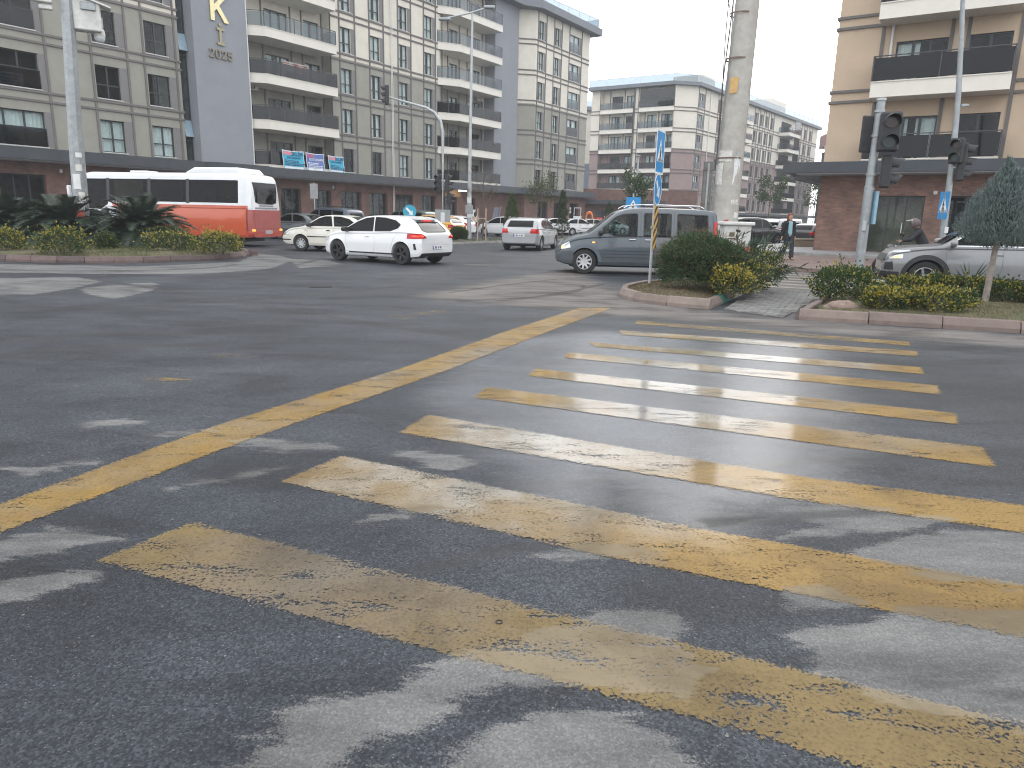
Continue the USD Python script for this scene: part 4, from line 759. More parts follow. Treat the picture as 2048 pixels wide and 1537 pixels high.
FC.add('glazed_balcony', box(6.9, 12.2, .1, .16, 17.95, 20.6), glass('smoked_glazing', (.22, .24, .26), .05, 1.6))
FC.add('divider_wall', box(5.75, 6.65, .3, 1.19, 0, ZC), CREAM); FC.add('left_wall', box(-1.6, 0.05, .3, 1.19, 0, 11.9), MAUVE); FC.add('left_wall', box(-1.6, .05, .3, 1.19, 11.9, ZC), CREAM)
zz = [2.9 + 3 * k + d for k in range(1, 6) for d in (-.45, .05)]
for z in zz:
    for m in (box(-1.65, .02, .22, .31, z - .06, z + .06), box(5.78, 6.62, .22, .31, z - .06, z + .06)): FC.add('belt_moulding', m, TRIM)
mullions(FC, [-.05, 5.9, 6.5], .3, 2, ZC, .13); mullions(FC, [1.25, 3.75, 7.3, 9.55], 1.2, 2, ZC, .14)
FC.add('downpipe', cyl([5.75, .2, 1], [5.75, .2, ZC], .06, 8), RAILM)
# chamfered corner and the long right-hand face
c1 = C0 + FC.d * 12.35 + FC.n * .3; FK_ = Face(C, c1, 78.0); 
FK_.wall('lower_wall', 0, 3.4, 0, 11.9, [], MAUVE); FK_.wall('upper_wall', 0, 3.4, 11.9, ZC, [], CREAM)
for z in zz: FK_.add('belt_moulding', box(-.05, 3.45, -.08, .0, z - .06, z + .06), TRIM)
c2 = c1 + D(78) * 3.4; FS_ = Face(C, c2, 38.0); hs, gs = [], []
cols = [(1.0, 2.7, 1), (8.4, 9.7, 0), (10.8, 12.0, 0), (24.5, 25.6, 0), (27.2, 28.3, 0), (30.0, 31.1, 0), (32.8, 33.9, 0), (49.5, 50.7, 0), (53, 54.2, 0), (56.5, 57.7, 0)]
for k in range(6):
    for a, c, bg in cols: hs.append((a, 3.2 + 3 * k, c, 5.2 + 3 * k)); gs.append((a, c, 3.2 + 3 * k, bg, k))
FS_.wall('lower_wall', 0, 62, 0, 11.9, hs, MAUVE); FS_.wall('upper_wall', 0, 62, 11.9, ZC, hs, CREAM)
for a, c, z, bg, k in gs: FS_.bay(a, c, z, z + 2.0, .45, mull=(.5,), transom=None, curtain=(1, -1, 0)[(k + int(a)) % 3], rail=(RAILG if k < 3 else RAILC) if bg else False, fr=.09)
for z in zz: FS_.add('belt_moulding', box(-.05, 62, -.08, .0, z - .07, z + .07), TRIM)
mullions(FS_, [v for a, c, _ in cols for v in (a - .15, c + .55)], 0, 2, ZC, .14)
FS_.add('downpipe', cyl([5.1, -.1, .2], [5.1, -.1, ZC], .06, 8), PIPE)
for k in range(6):
    z = 2.9 + 3 * k
    FS_.balcony([(16.5, -1.4), (20.4, -1.4)], z - .45, .55, RAILG if k < 3 else RAILC, deep=-.005, post=1.4); FS_.balcony([(37.5, -2.0), (44.5, -2.0)], z - .45, .55, RAILG if k < 4 else RAILC, deep=-.005, post=1.6)
    FS_.add('glazed_balcony', box(41.2, 44.4, -1.9, -1.84, z + .2, z + 2.5), glass('smoked_glazing', (.22, .24, .26), .05, 1.6))
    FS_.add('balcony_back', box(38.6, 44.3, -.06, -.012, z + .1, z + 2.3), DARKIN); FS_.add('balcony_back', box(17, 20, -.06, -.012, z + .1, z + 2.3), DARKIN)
ro = lambda pts: tag(obj('roof_band', plate(Polygon(pts), ZC, ZC + .5), ROOFT, C))
R_ = [C0 + FC.d * -1.9 - FC.n * .5, c1 - FC.n * .75, c1 + D(78) * 3.6 + np.array([.3, -.6]), c2 + FS_.d * 62.6 - FS_.n * .7, c2 + FS_.d * 63 + FS_.n * 13, C0 + FC.d * -2.2 + FC.n * 14]
ro(R_)
W0 = Face(C, [0, 0], 90.0)
roof_rail(Face(C, [0, 0], 90.0), [R_[0] + FC.n * .5, R_[1] + FC.n * .5, R_[2] + [-.4, .5], R_[3] + FS_.n * .4], ZC + .5, 1.1, 3.0)
obj('core', plate(Polygon([C0 + FC.d * -1.4 + FC.n * 2.6, c1 + FC.n * 2.5, c2 + FS_.d * 1 + FS_.n * 1.4, c2 + FS_.d * 61.5 + FS_.n * 1.4, c2 + FS_.d * 61.5 + FS_.n * 12, C0 + FC.d * -1.4 + FC.n * 13]), 0, ZC - .05), DARKIN, C)
FS_.add('penthouse', box(8, 13, 3, 8, ZC + .49, ZC + 3.2), WHITEP); FS_.add('penthouse', box(38, 46, 2, 8, ZC + .49, ZC + 3.4), WHITEP)
FS_.add('shop_canopy', box(4, 62, -2.4, -.01, 2.45, 2.85), CANOPY); FS_.add('shop_front', join([box(x, x + 3.2, -.10, -.02, .3, 2.4) for x in np.arange(14, 60, 4.2)]), FRAME)
# brick podium in front of it
PD = thing('brick_podium', 'low brick podium with dark canopy at the foot of the mauve block', 'wall')
fp = Face(PD, np.array([9.6, 93.0]), 93.0)
fp.wall('brick_wall', -3, 13, 0, 5.0, [(0.5, .3, 3.2, 2.4), (4.3, .3, 7.0, 2.4)], BRICK, 0, .3, True); fp.add('canopy', box(-3.2, 9.0, -1.2, -.01, 3.15, 3.65), CANOPY); fp.add('backing', box(-2.5, 12.5, 1.2, 2.0, 0, 4.6), DARKIN)
fp.shop(.5, 3.2, .3, 2.4, .1); fp.shop(4.3, 7.0, .3, 2.4, .1)
# ================= sliver of a block between the two, and the far cream house
E_ = thing('distant_apartment_block', 'narrow slice of a blue-grey balconied block between the two big blocks', 'apartment block')
fe = Face(E_, np.array([17.6, 150.0]), 93.0)
fe.wall('wall', -6, 3.6, 0, 12, [], mat('blue_grey_plaster', (.17, .20, .25), .9), 0); fe.wall('upper_wall', -6, 3.6, 12, 22, [], CREAM, 0)
for k in range(6):
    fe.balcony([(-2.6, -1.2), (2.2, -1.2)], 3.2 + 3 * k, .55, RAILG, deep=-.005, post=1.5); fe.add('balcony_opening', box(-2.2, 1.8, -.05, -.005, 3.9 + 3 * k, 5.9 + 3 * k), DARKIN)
roof(fe, [(-7, -1), (4.4, -1), (4.4, 10), (-7, 10)], 22); roof_rail(fe, [(-7, -.6), (4, -.6)], 22.75)
H = thing('cream_corner_house', 'far cream house with quoined windows and a pinkish roof storey', 'house')
fh = Face(H, np.array([62.0, 148.0]), 100.0); IV = mat('ivory_plaster', (.66, .62, .50), .9, var=.05); QU = mat('brown_quoins', (.20, .17, .14), .85)
hw = [(x, 5.2 + 3.2 * k, x + 1.7, 7.2 + 3.2 * k) for k in range(3) for x in (1.2, 5.6)]
fh.wall('wall', -1, 14, 4.2, 15.5, hw, IV); fh.wall('ground_floor', -1, 14, 0, 4.2, [], mat('dark_shop', (.05, .07, .07), .5), .0)
for (x, z0, x1, z1) in hw:
    w = fh.window(x, x1, z0, z1, .1, curtain=-1, fr=.1)
    fh.add('surround', join([box(x - .32, x - .08, -.06, -.004, z0 - .3, z1 + .3), box(x1 + .08, x1 + .32, -.06, -.004, z0 - .3, z1 + .3), box(x - .08, x1 + .08, -.06, -.004, z1 + .12, z1 + .3), box(x - .08, x1 + .08, -.06, -.004, z0 - .3, z0 - .12)]), WHITEP, w)
    fh.add('quoin', join([box(x - .52, x - .34, -.05, -.003, z0 - .3 + .3 * i, z0 - .14 + .3 * i) for i in range(9)] + [box(x1 + .34, x1 + .52, -.05, -.003, z0 - .3 + .3 * i, z0 - .14 + .3 * i) for i in range(9)]), QU, w)
fh.add('cornice', box(-1.4, 14.3, -.5, .3, 15.5, 16.2), IV); fh.add('mansard', plate(Polygon([(-1.2, -.2), (14.2, -.2), (14.2, 6), (-1.2, 6)]), 16.2, 18.6), mat('pink_roof_tiles', (.36, .20, .21), .8)); fh.add('roof_storey', box(0, 13, .4, 6, 18.6, 20.0), mat('pink_plaster', (.55, .36, .33), .8)); fh.add('core', box(-.5, 13.5, 1.6, 6, .2, 15.4), DARKIN)
fh.add('sign_board', box(1.5, 6, -.12, -.005, 2.6, 3.6), WHITEP)
# ------------------------------------------------------------------ vehicles
from scipy.interpolate import PchipInterpolator
RUBBER = mat('tyre_rubber', (.018, .018, .019), .85, var=.2, bump=.2)
DARKP = mat('black_plastic', (.022, .022, .024), .55, var=.2)
CHROME = mat('chrome', (.62, .63, .65), .18, 1.0, var=.03)
ALLOY = mat('alloy_rim', (.42, .43, .44), .32, .8, var=.08)
ALLOYD = mat('dark_alloy', (.035, .036, .04), .35, .5)
PLATEW = mat('number_plate', (.66, .67, .68), .5); PLATET = mat('plate_characters', (.03, .03, .035), .5); PLATEB = mat('plate_blue', (.02, .06, .30), .5)
CARGL = glass('car_glass', (.42, .46, .46), .02, 1.3); CARGD = glass('tinted_car_glass', (.16, .18, .195), .02, 1.32); CARGC = glass('clear_car_glass', (.72, .78, .77), .02, 1.33)
SEATM = mat('seat_fabric', (.035, .036, .04), .9)
REDL = mat('red_lens', (.42, .012, .012), .15, var=.05); REDON = emit('lit_tail_lamp', (1.0, .07, .04), 1.1, (.5, .02, .01)); AMBER = emit('lit_indicator', (1.0, .42, .08), 1.3, (.6, .25, .03)); LAMPC = mat('clear_lamp', (.62, .64, .66), .08, .3, var=.05); LAMPON = emit('lit_headlamp', (1.0, .58, .2), 1.0, (.7, .5, .25)); AMBERL = mat('amber_lens', (.62, .28, .04), .15)
def paint(name, c, metal=0.0, rough=.32, dirt=.18): return mat('paint_' + name, c, rough, metal, var=.03, scale=1.2, coat=.8, dirt=dirt, dirtcol=(.22, .20, .17))
class Car:
    """closed body loft from a side outline, cut and pieced with booleans; x forward, y left, z up, origin under the middle"""
    def __init__(s, L, W, top, belt, bot, plan, tumble=.22, crown=.035, wheel_r=.31, axles=(1.3, -1.25), n=78, rr=.09):
        s.L, s.W, s.wr, s.ax, s.n, s.tumble, s.crown, s.rr = L, W, wheel_r, axles, n, tumble, crown, rr
        f = lambda P: PchipInterpolator([p[0] for p in P], [p[1] for p in P])
        s.top, s.belt, s.bot, s.plan = f(top), f(belt), f(bot), f(plan)
        s.cache = {}
    def section(s, x, off):
        w = s.W / 2 * float(s.plan(x)); zt, zs, zb = float(s.top(x)), float(s.belt(x)), float(s.bot(x)); zs = min(zs, zt - .02)
        P = [(0, zb), (.55 * w, zb), (.86 * w, zb), (.95 * w, zb + .025), (.985 * w, zb + .10)]
        z1 = zb + .14
        for t in np.linspace(0, 1, 9):
            z = z1 + (zs - .03 - z1) * t; P.append((w * (1 - .045 * (2 * t - .85) ** 2 * (t > .42) - .015 * (1 - t) ** 2), z))
        ws = w * .955; P.append((ws, zs)); h = zt - zs; r = min(s.rr, h * .5)
        for t in np.linspace(.12, 1, 7): P.append((ws - s.tumble * (h - r) * t - .03 * (t ** 2) * min(1, h), zs + (h - r) * t))
        ye = P[-1][0]
        for a in (30, 60, 90): P.append((ye - r * .9 * (1 - math.cos(math.radians(a))), zt - r + r * math.sin(math.radians(a)) - s.crown * .6))
        yl = P[-1][0]
        for t in (.66, .33, 0): P.append((yl * t, zt - s.crown * .6 * t ** 2 + 0))
        P = np.array(P)
        if off:
            full = np.vstack([P, (P * [-1, 1])[-2:0:-1]]); T = np.roll(full, -1, 0) - np.roll(full, 1, 0); N = np.stack([T[:, 1], -T[:, 0]], 1); N /= np.linalg.norm(N, axis=1, keepdims=True) + 1e-12
            P = P + N[:len(P)] * off; P[0, 0] = P[-1, 0] = 0; P[:, 0] = np.maximum(P[:, 0], 0)
        return P
    def loft(s, off=0.0):
        if off in s.cache: return s.cache[off]
        t = np.linspace(0, 1, s.n); u = .5 - .5 * np.cos(PI * t); xs = -s.L / 2 + s.L * (.45 * u + .55 * t); R = []
        for k, x in enumerate(xs):
            P = s.section(x, off); q = np.vstack([P, (P * [-1, 1])[-2:0:-1]])
            R.append(np.column_stack([np.full(len(q), x + (off if k == s.n - 1 else -off if k == 0 else 0)), q]))
        m = len(R[0]); V = np.vstack(R); F = []
        i, j = np.meshgrid(np.arange(s.n - 1), np.arange(m), indexing='ij'); a = (i * m + j).ravel(); b = (i * m + (j + 1) % m).ravel()
        F = np.vstack([np.stack([a, a + m, b + m], 1), np.stack([a, b + m, b], 1)])
        c0, c1 = len(V), len(V) + 1; V = np.vstack([V, R[0].mean(0), R[-1].mean(0)]); jj = np.arange(m); k0 = (s.n - 1) * m
        F = np.vstack([F, np.stack([np.full(m, c0), jj, (jj + 1) % m], 1), np.stack([np.full(m, c1), k0 + (jj + 1) % m, k0 + jj], 1)])
        t_ = trimesh.Trimesh(V, F, process=False)
        if t_.volume < 0: t_.invert()
        s.cache[off] = man(t_); return s.cache[off]
    def ext(s, poly, axis, lo, hi):
        """prism of a polygon: axis 'y': points are (x, z); 'x': points are (y, z); 'z': points are (x, y)"""
        g = poly if hasattr(poly, 'exterior') else Polygon(poly); g = g.buffer(0)
        if axis == 'y': m = wallplate(g, lo, hi)
        elif axis == 'z': m = plate(g, lo, hi)
        else:
            m = plate(g, lo, hi); m.apply_transform(np.array([[0, 0, 1, 0], [1, 0, 0, 0], [0, 1, 0, 0], [0, 0, 0, 1.0]]))
        if m.volume < 0: m.invert()
        return man(m)
    def patch(s, poly, axis, lo, hi, a, b):
        """piece of the skin between offsets b (inner) and a (outer) within the prism"""
        return s.ext(poly, axis, lo, hi) ^ (s.loft(a) - s.loft(b))
def rounded(P, r): return Polygon(P).buffer(-r).buffer(2 * r).buffer(-r) if r else Polygon(P)
def put(name, m, mt, parent, smooth=32):
    t = tm(m)
    if len(t.faces): return obj(name, t, mt, parent, smooth=smooth)
def wheel(parent, x, y, r, w, rim, spokes=7, style=0, hub=None):
    """tyre and rim; y > 0 is the car's left"""
    sgn = 1 if y > 0 else -1; g = node('wheel', parent)
    rr = r * .66
    prof = [(rr, -w / 2), (r * .93, -w / 2), (r * .985, -w * .40), (r, -w * .28), (r, w * .28), (r * .985, w * .40), (r * .93, w / 2), (rr, w / 2), (rr * .97, w * .3), (rr * .97, -w * .3), (rr, -w / 2)]
    R_ = lambda m: move(rot(m, PI / 2 * (-sgn), [1, 0, 0]), [x, y, r])
    obj('tyre', R_(revolve(prof, 32)), RUBBER, g, smooth=35)
    b = [revolve([(rr * .97, -w * .3), (rr * .97, w * .42), (rr * .90, w * .44), (rr * .87, w * .2), (rr * .87, -w * .3), (rr * .97, -w * .3)], 32)]
    b.append(move(trimesh.creation.cylinder(rr * .24, w * .30, sections=20), [0, 0, w * .22]))
    for k in range(spokes):
        a = 2 * PI * k / spokes
        if style == 0: sp = trimesh.convex.convex_hull(np.array([(rr * .15, sy * rr * .16, z) for sy in (-1, 1) for z in (w * .12, w * .33)] + [(rr * .92, sy * rr * .085, z) for sy in (-1, 1) for z in (w * .22, w * .40)]))
        else: sp = trimesh.convex.convex_hull(np.array([(rr * .15, sy * rr * .12, z) for sy in (-1, 1) for z in (w * .2, w * .36)] + [(rr * .92, sy * rr * .22, z) for sy in (-1, 1) for z in (w * .28, w * .40)]))
        b.append(rot(sp, a, [0, 0, 1]))
    obj('rim', R_(join(b)), rim, g, smooth=30)
    obj('brake_disc', R_(move(trimesh.creation.cylinder(rr * .86, .02, sections=24), [0, 0, -w * .05])), DARKP, g)
    return g
def number_plate(parent, x, y, z, back=True, tilt=0.0, w=.50, h=.11, text=None):
    """plate at the tail (back) or nose, its characters as dark print too small to make out"""
    p = node('number_plate', parent); sx = -1 if back else 1
    f = lambda m: move(rot(m, tilt, [0, 1, 0]), [x, y, z])
    obj('panel', f(box(-.008, .008, -w / 2, w / 2, -h / 2, h / 2)), PLATEW, p)
    obj('blue_strip', f(box(sx * .0085 - .001, sx * .0085 + .001, sx * -w / 2 * 1 if sx > 0 else w / 2 - .045, (sx * -w / 2 + .045) if sx > 0 else w / 2, -h / 2, h / 2)), PLATEB, p)
    ws, u = [], -w / 2 + .075
    for c in (2, 1, 2): 
        for _ in range(c): ws.append(box(sx * .0085 - .0012, sx * .0085 + .0012, u, u + .036, -h * .3, h * .3)); u += .048
        u += .045
    obj('characters', f(join(ws)), PLATET, p)
def interior(parent, c, xs, zf=.42, w=.5, h=.62, wheelx=None):
    for x in xs:
        for y in (-.36, .36):
            s = node('seat', parent)
            obj('cushion', bbox(x - .25, x + .27, y - w / 2, y + w / 2, zf - .12, zf + .06, .05), SEATM, s); obj('seat_back', rot(bbox(x - .32, x - .18, y - w / 2, y + w / 2, zf, zf + h, .05), -.2, [0, 1, 0], [x - .25, y, zf]), SEATM, s); obj('headrest', bbox(x - .46, x - .37, y - .13, y + .13, zf + h - .01, zf + h + .18, .04), SEATM, s)
    if wheelx: 
        t = trimesh.creation.torus(.18, .014, major_sections=24, minor_sections=8); put('steering_wheel', move(rot(t, 1.15, [0, 1, 0]), [wheelx, .36, zf + .38]), DARKP, parent)
        put('dashboard', bbox(wheelx + .12, wheelx + .55, -.66, .66, zf + .05, zf + .36, .06), DARKP, parent)
def build_car(t, c, P):
    """parts of a car under the thing t from the body c and the piece list P"""
    body = c.loft(0)
    if P.get('cavity', True): 
        x0, x1, z0 = P['cabin']; body = body - (c.loft(-.055) ^ man(box(x0, x1, -2, 2, z0, 3)))
    for ax in c.ax:
        for sg in (-1, 1):
            cy = trimesh.creation.cylinder(c.wr + P.get('archgap', .045), .42, sections=40); cy = rot(cy, PI / 2, [1, 0, 0]); body = body - man(move(cy, [ax, sg * (c.W / 2 - .11), c.wr + P.get('archlift', .01)]))
    cuts = []
    for q in P.get('side_windows', []):
        g = rounded(q, P.get('wr', .03)); 
        for lo, hi in ((.25, 1.4), (-1.4, -.25)): cuts.append(c.ext(g, 'y', lo, hi))
    for k in ('windscreen', 'rear_window'):
        if k in P: 
            ax_, poly, lo, hi = P[k]; cuts.append(c.ext(rounded(poly, .03), ax_, lo, hi))
    for q in cuts: body = body - q
    inner = c.loft(-.010)
    for line in P.get('seams', []):                                   # shut lines, side view
        g = LineString(line).buffer(.0055, cap_style=2)
        for lo, hi in ((.3, 1.4), (-1.4, -.3)): body = body - (c.ext(g, 'y', lo, hi) - inner)
    for line in P.get('rear_seams', []): body = body - (c.ext(LineString(line).buffer(.006, cap_style=2), 'x', -c.L, -.5) - inner)
    for line in P.get('hood_seams', []): body = body - (c.ext(LineString(line).buffer(.006, cap_style=2), 'z', .3, 2) - inner)
    put('body', body, P['paint'], t, 28)
    if P.get('cavity', True):
        x0, x1, z0 = P['cabin']; lin = (c.loft(-.057) - c.loft(-.075)) ^ man(box(x0 - .02, x1 + .02, -2, 2, z0 - .1, 3))
        for q in cuts: lin = lin - q
        put('cabin_lining', lin + ((c.loft(-.057) ^ man(box(x0, x1, -2, 2, z0 + .002, z0 + .02))) if True else lin), DARKP, t, False)
    gl = P.get('glass', CARGL)
    for q in P.get('side_windows', []):
        g = rounded(q, P.get('wr', .03))
        for lo, hi in ((.25, 1.4), (-1.4, -.25)): put('side_window', c.patch(g, 'y', lo, hi, -.006, -.012), P.get('side_glass', gl), t)
        if P.get('trimring', True):
            for lo, hi in ((.25, 1.4), (-1.4, -.25)): put('window_trim', c.patch(g.buffer(.004).difference(g.buffer(-.016)), 'y', lo, hi, .003, -.02), P.get('trimmat', DARKP), t)
    for k, nm in (('windscreen', 'windscreen'), ('rear_window', 'rear_window')):
        if k in P:
            ax_, poly, lo, hi = P[k]; g = rounded(poly, .03); put(nm, c.patch(g, ax_, lo, hi, -.005, -.011), P.get('rear_glass', gl) if k == 'rear_window' else P.get('front_glass', gl), t); put(nm + '_seal', c.patch(g.buffer(.004).difference(g.buffer(-.03)), ax_, lo, hi, .002, -.02), DARKP, t)
    for nm, m_, axis, poly, lo, hi, a, b, both in P.get('patches', []):
        g = poly if hasattr(poly, 'exterior') else rounded(poly, .012)
        put(nm, c.patch(g, axis, lo, hi, a, b), m_, t)
        if both:
            if axis == 'y': put(nm, c.patch(g, axis, -hi, -lo, a, b), m_, t)
            else:
                gm = affinity.scale(g, -1 if axis == 'x' else 1, -1 if axis == 'z' else 1, origin=(0, 0)); put(nm, c.patch(gm, axis, lo, hi, a, b), m_, t)
    for ax in c.ax:
        if P.get('arch'):
            ring = Point(ax, c.wr + P.get('archlift', .01)).buffer(c.wr + .045 + P['arch'][0], 32).difference(Point(ax, c.wr).buffer(c.wr + .04, 32)).intersection(sbox(ax - 1, P['arch'][1], ax + 1, 2))
            for lo, hi in ((.4, 1.4), (-1.4, -.4)): put('wheel_arch_trim', c.patch(ring, 'y', lo, hi, .014, -.02), P['arch'][2], t)
        for sg in (1, -1): wheel(t, ax, sg * (c.W / 2 - P.get('tw', .2) / 2 - .025), c.wr, P.get('tw', .2), P.get('rim', ALLOY), P.get('spokes', 7), P.get('rstyle', 0))
        put('wheel_well', join([box(ax - c.wr - .03, ax + c.wr + .03, -c.W / 2 + .29, c.W / 2 - .29, .2, c.wr * 2 + .03)]), DARKP, t, False)
    for x, z, l in P.get('handles', []):
        for sg in (1, -1):
            yy = sg * (np.interp(z, *np.array(sorted([(q[1], q[0]) for q in c.section(x, 0)[3:14]])).T) + .012); put('door_handle', bbox(x - l / 2, x + l / 2, yy - .016, yy + .016, z - .017, z + .017, .012), P.get('handle_mat', P['paint']), t)
    if 'mirror' in P:
        mx, mz, mm = P['mirror']
        for sg in (1, -1):
            yy = sg * (c.W / 2 * .955 - .02); hs = [m3.Manifold.sphere(.06, 14).translate([mx - .02, yy + sg * .10, mz]), m3.Manifold.sphere(.075, 14).translate([mx, yy + sg * .18, mz + .02]), m3.Manifold.sphere(.055, 14).translate([mx - .03, yy + sg * .10, mz + .05])]
            g = node('mirror', t); put('housing', m3.Manifold.batch_hull(hs), mm, g); put('stalk', bbox(mx - .05, mx + .03, min(yy - sg * .05, yy + sg * .1), max(yy - sg * .05, yy + sg * .1), mz - .06, mz - .02, .01), DARKP, g)
    if 'seats' in P: interior(t, c, P['seats'], P.get('seat_z', .42), wheelx=P.get('wheelx'))
    put('underbody', box(-c.L * .42, c.L * .42, -c.W * .36, c.W * .36, .19, .30), DARKP, t, False)
def car_at(name, label, cat, c, P, xy, heading, group=None, z=0.0):
    t = thing(name, label, cat, (xy[0], xy[1], z), az(heading), group); build_car(t, c, P); return t
def mirror_plate(c, P): pass
# ---- outlines --------------------------------------------------------------------------------
def hatch_car():
    c = Car(4.05, 1.79, [(-2.025, .86), (-1.98, .94), (-1.9, 1.02), (-1.72, 1.20), (-1.46, 1.36), (-1.0, 1.43), (-.3, 1.44), (.15, 1.41), (.55, 1.27), (.95, 1.06), (1.1, .985), (1.5, .91), (1.85, .80), (1.98, .68), (2.025, .58)],
            [(-2.025, .84), (-1.8, .93), (-1.3, .95), (0, .90), (.8, .88), (1.1, .87), (1.6, .79), (2.025, .52)], [(-2.025, .34), (-1.9, .24), (-1.3, .19), (1.3, .18), (1.9, .22), (2.025, .30)],
            [(-2.025, .86), (-1.95, .92), (-1.7, .98), (-1.2, 1), (1.0, 1), (1.6, .97), (1.85, .88), (1.98, .76), (2.025, .66)], .26, .04, .315, (1.27, -1.31))
    w = [[(.98, .985), (.45, 1.235), (.12, 1.345), (-.18, 1.37), (-.22, .95), (.9, .93)], [(-.27, .95), (-.23, 1.372), (-.62, 1.365), (-1.05, 1.29), (-1.27, 1.17), (-1.18, 1.06), (-.9, .97)]]
    return c, w
def sedan_car():
    c = Car(4.28, 1.69, [(-2.14, .80), (-2.08, .92), (-1.9, .96), (-1.45, .985), (-1.2, 1.08), (-.75, 1.31), (-.35, 1.38), (.2, 1.385), (.5, 1.33), (.85, 1.14), (1.15, .97), (1.3, .935), (1.75, .86), (2.02, .72), (2.14, .60)],
            [(-2.14, .78), (-1.5, .93), (-.6, .92), (.6, .89), (1.2, .88), (1.7, .80), (2.14, .56)], [(-2.14, .36), (-1.9, .26), (-1.2, .20), (1.2, .20), (1.9, .24), (2.14, .32)],
            [(-2.14, .86), (-2.05, .93), (-1.7, .98), (-1, 1), (1.0, 1), (1.6, .97), (1.95, .88), (2.14, .76)], .25, .04, .295, (1.28, -1.19))
    w = [[(1.0, .985), (.55, 1.24), (.30, 1.325), (.02, 1.33), (-.06, .955), (.9, .955)], [(-.13, .955), (-.06, 1.33), (-.35, 1.325), (-.72, 1.24), (-.95, 1.09), (-.98, .99), (-.9, .955)]]
    return c, w
# white hatchback, brake lights on
c, w = hatch_car(); WHT = paint('white', (.70, .71, .72), 0, .3, .10)
hatchP = dict(paint=WHT, cabin=(-2.0, 1.0, .80), side_windows=w, side_glass=CARGD, windscreen=('z', [(1.08, -.60), (1.08, .60), (.30, .50), (.30, -.50)], .9, 2), rear_window=('x', [(-.60, 1.00), (-.54, 1.27), (.54, 1.27), (.60, 1.00), (.45, .955), (-.45, .955)], -2.2, -1.2), rear_glass=CARGD, front_glass=CARGL,
    seams=[[(-.24, .95), (-.30, .60), (-.25, .33)], [(.92, .92), (.90, .60), (.80, .32)], [(.9, .32), (-1.0, .32)], [(-1.20, 1.03), (-1.02, .72), (-.92, .45)]], rear_seams=[[(-.72, .93), (-.66, .60), (.66, .60), (.72, .93)]], hood_seams=[[(1.1, .62), (1.75, .58), (1.95, .3)], [(1.1, -.62), (1.75, -.58), (1.95, -.3)]],
    patches=[('tail_lamp', REDL, 'x', [(.52, .80), (.92, .77), (.92, .925), (.70, .92)], -2.4, -1.55, .010, -.02, True), ('lit_tail_lamp', REDON, 'x', [(.66, .825), (.86, .825), (.84, .875), (.70, .875)], -2.4, -1.62, .015, -.02, True), ('headlamp', LAMPC, 'y', [(1.62, .66), (1.98, .60), (1.98, .70), (1.66, .77)], .3, 1.2, .008, -.02, True),
             ('sill_strip', DARKP, 'y', [(.75, .285), (-1.0, .285), (-1.06, .33), (.75, .325)], .4, 1.3, .012, -.02, True), ('diffuser', DARKP, 'x', [(-.74, .22), (.74, .22), (.76, .36), (-.76, .36)], -2.4, -1.7, .012, -.03, False), ('bumper_blade', DARKP, 'y', [(-1.80, .46), (-1.78, .62), (-1.84, .64), (-1.88, .46)], .3, 1.3, .010, -.02, True), ('lower_grille', DARKP, 'x', [(-.6, .28), (.6, .28), (.55, .46), (-.55, .46)], 1.6, 2.4, .008, -.03, False)],
    rim=ALLOYD, spokes=5, rstyle=1, tw=.21, handles=[(.02, .80, .17)], mirror=(.85, .97, mat('gloss_black', (.015, .015, .016), .2)), seats=[(.1), (-.85)], wheelx=.62)
hb = car_at('hatchback_car', 'white hatchback with black wheels and glowing brake lights turning away in mid junction', 'car', c, hatchP, (-4.08, 23.05), -59)
put('high_brake_light', box(-1.66, -1.60, -.17, .17, 1.285, 1.315), REDON, hb, False); put('roof_spoiler', trimesh.convex.convex_hull(np.array([(x, y, z) for x, z in ((-1.30, 1.385), (-1.66, 1.315), (-1.66, 1.335), (-1.30, 1.405)) for y in (-.52, .52)])), WHT, hb, False)
number_plate(hb, -2.028, 0, .52, tilt=.10); e = node('tail_emblem', hb)
put('lozenge', rot(plate(Polygon([(-.035, 0), (0, .062), (.035, 0), (0, -.062)]).difference(Polygon([(-.014, 0), (0, .03), (.014, 0), (0, -.03)])), 0, .01).apply_transform(np.array([[0, 0, -1, -2.005], [1, 0, 0, 0], [0, 1, 0, .80], [0, 0, 0, 1.0]])), 0.0, [0, 0, 1]), mat('gloss_black', (.015, .015, .016), .2), e, False)
put('exhaust', cyl([-2.0, .5, .24], [-1.7, .5, .24], .03, 12), CHROME, hb)
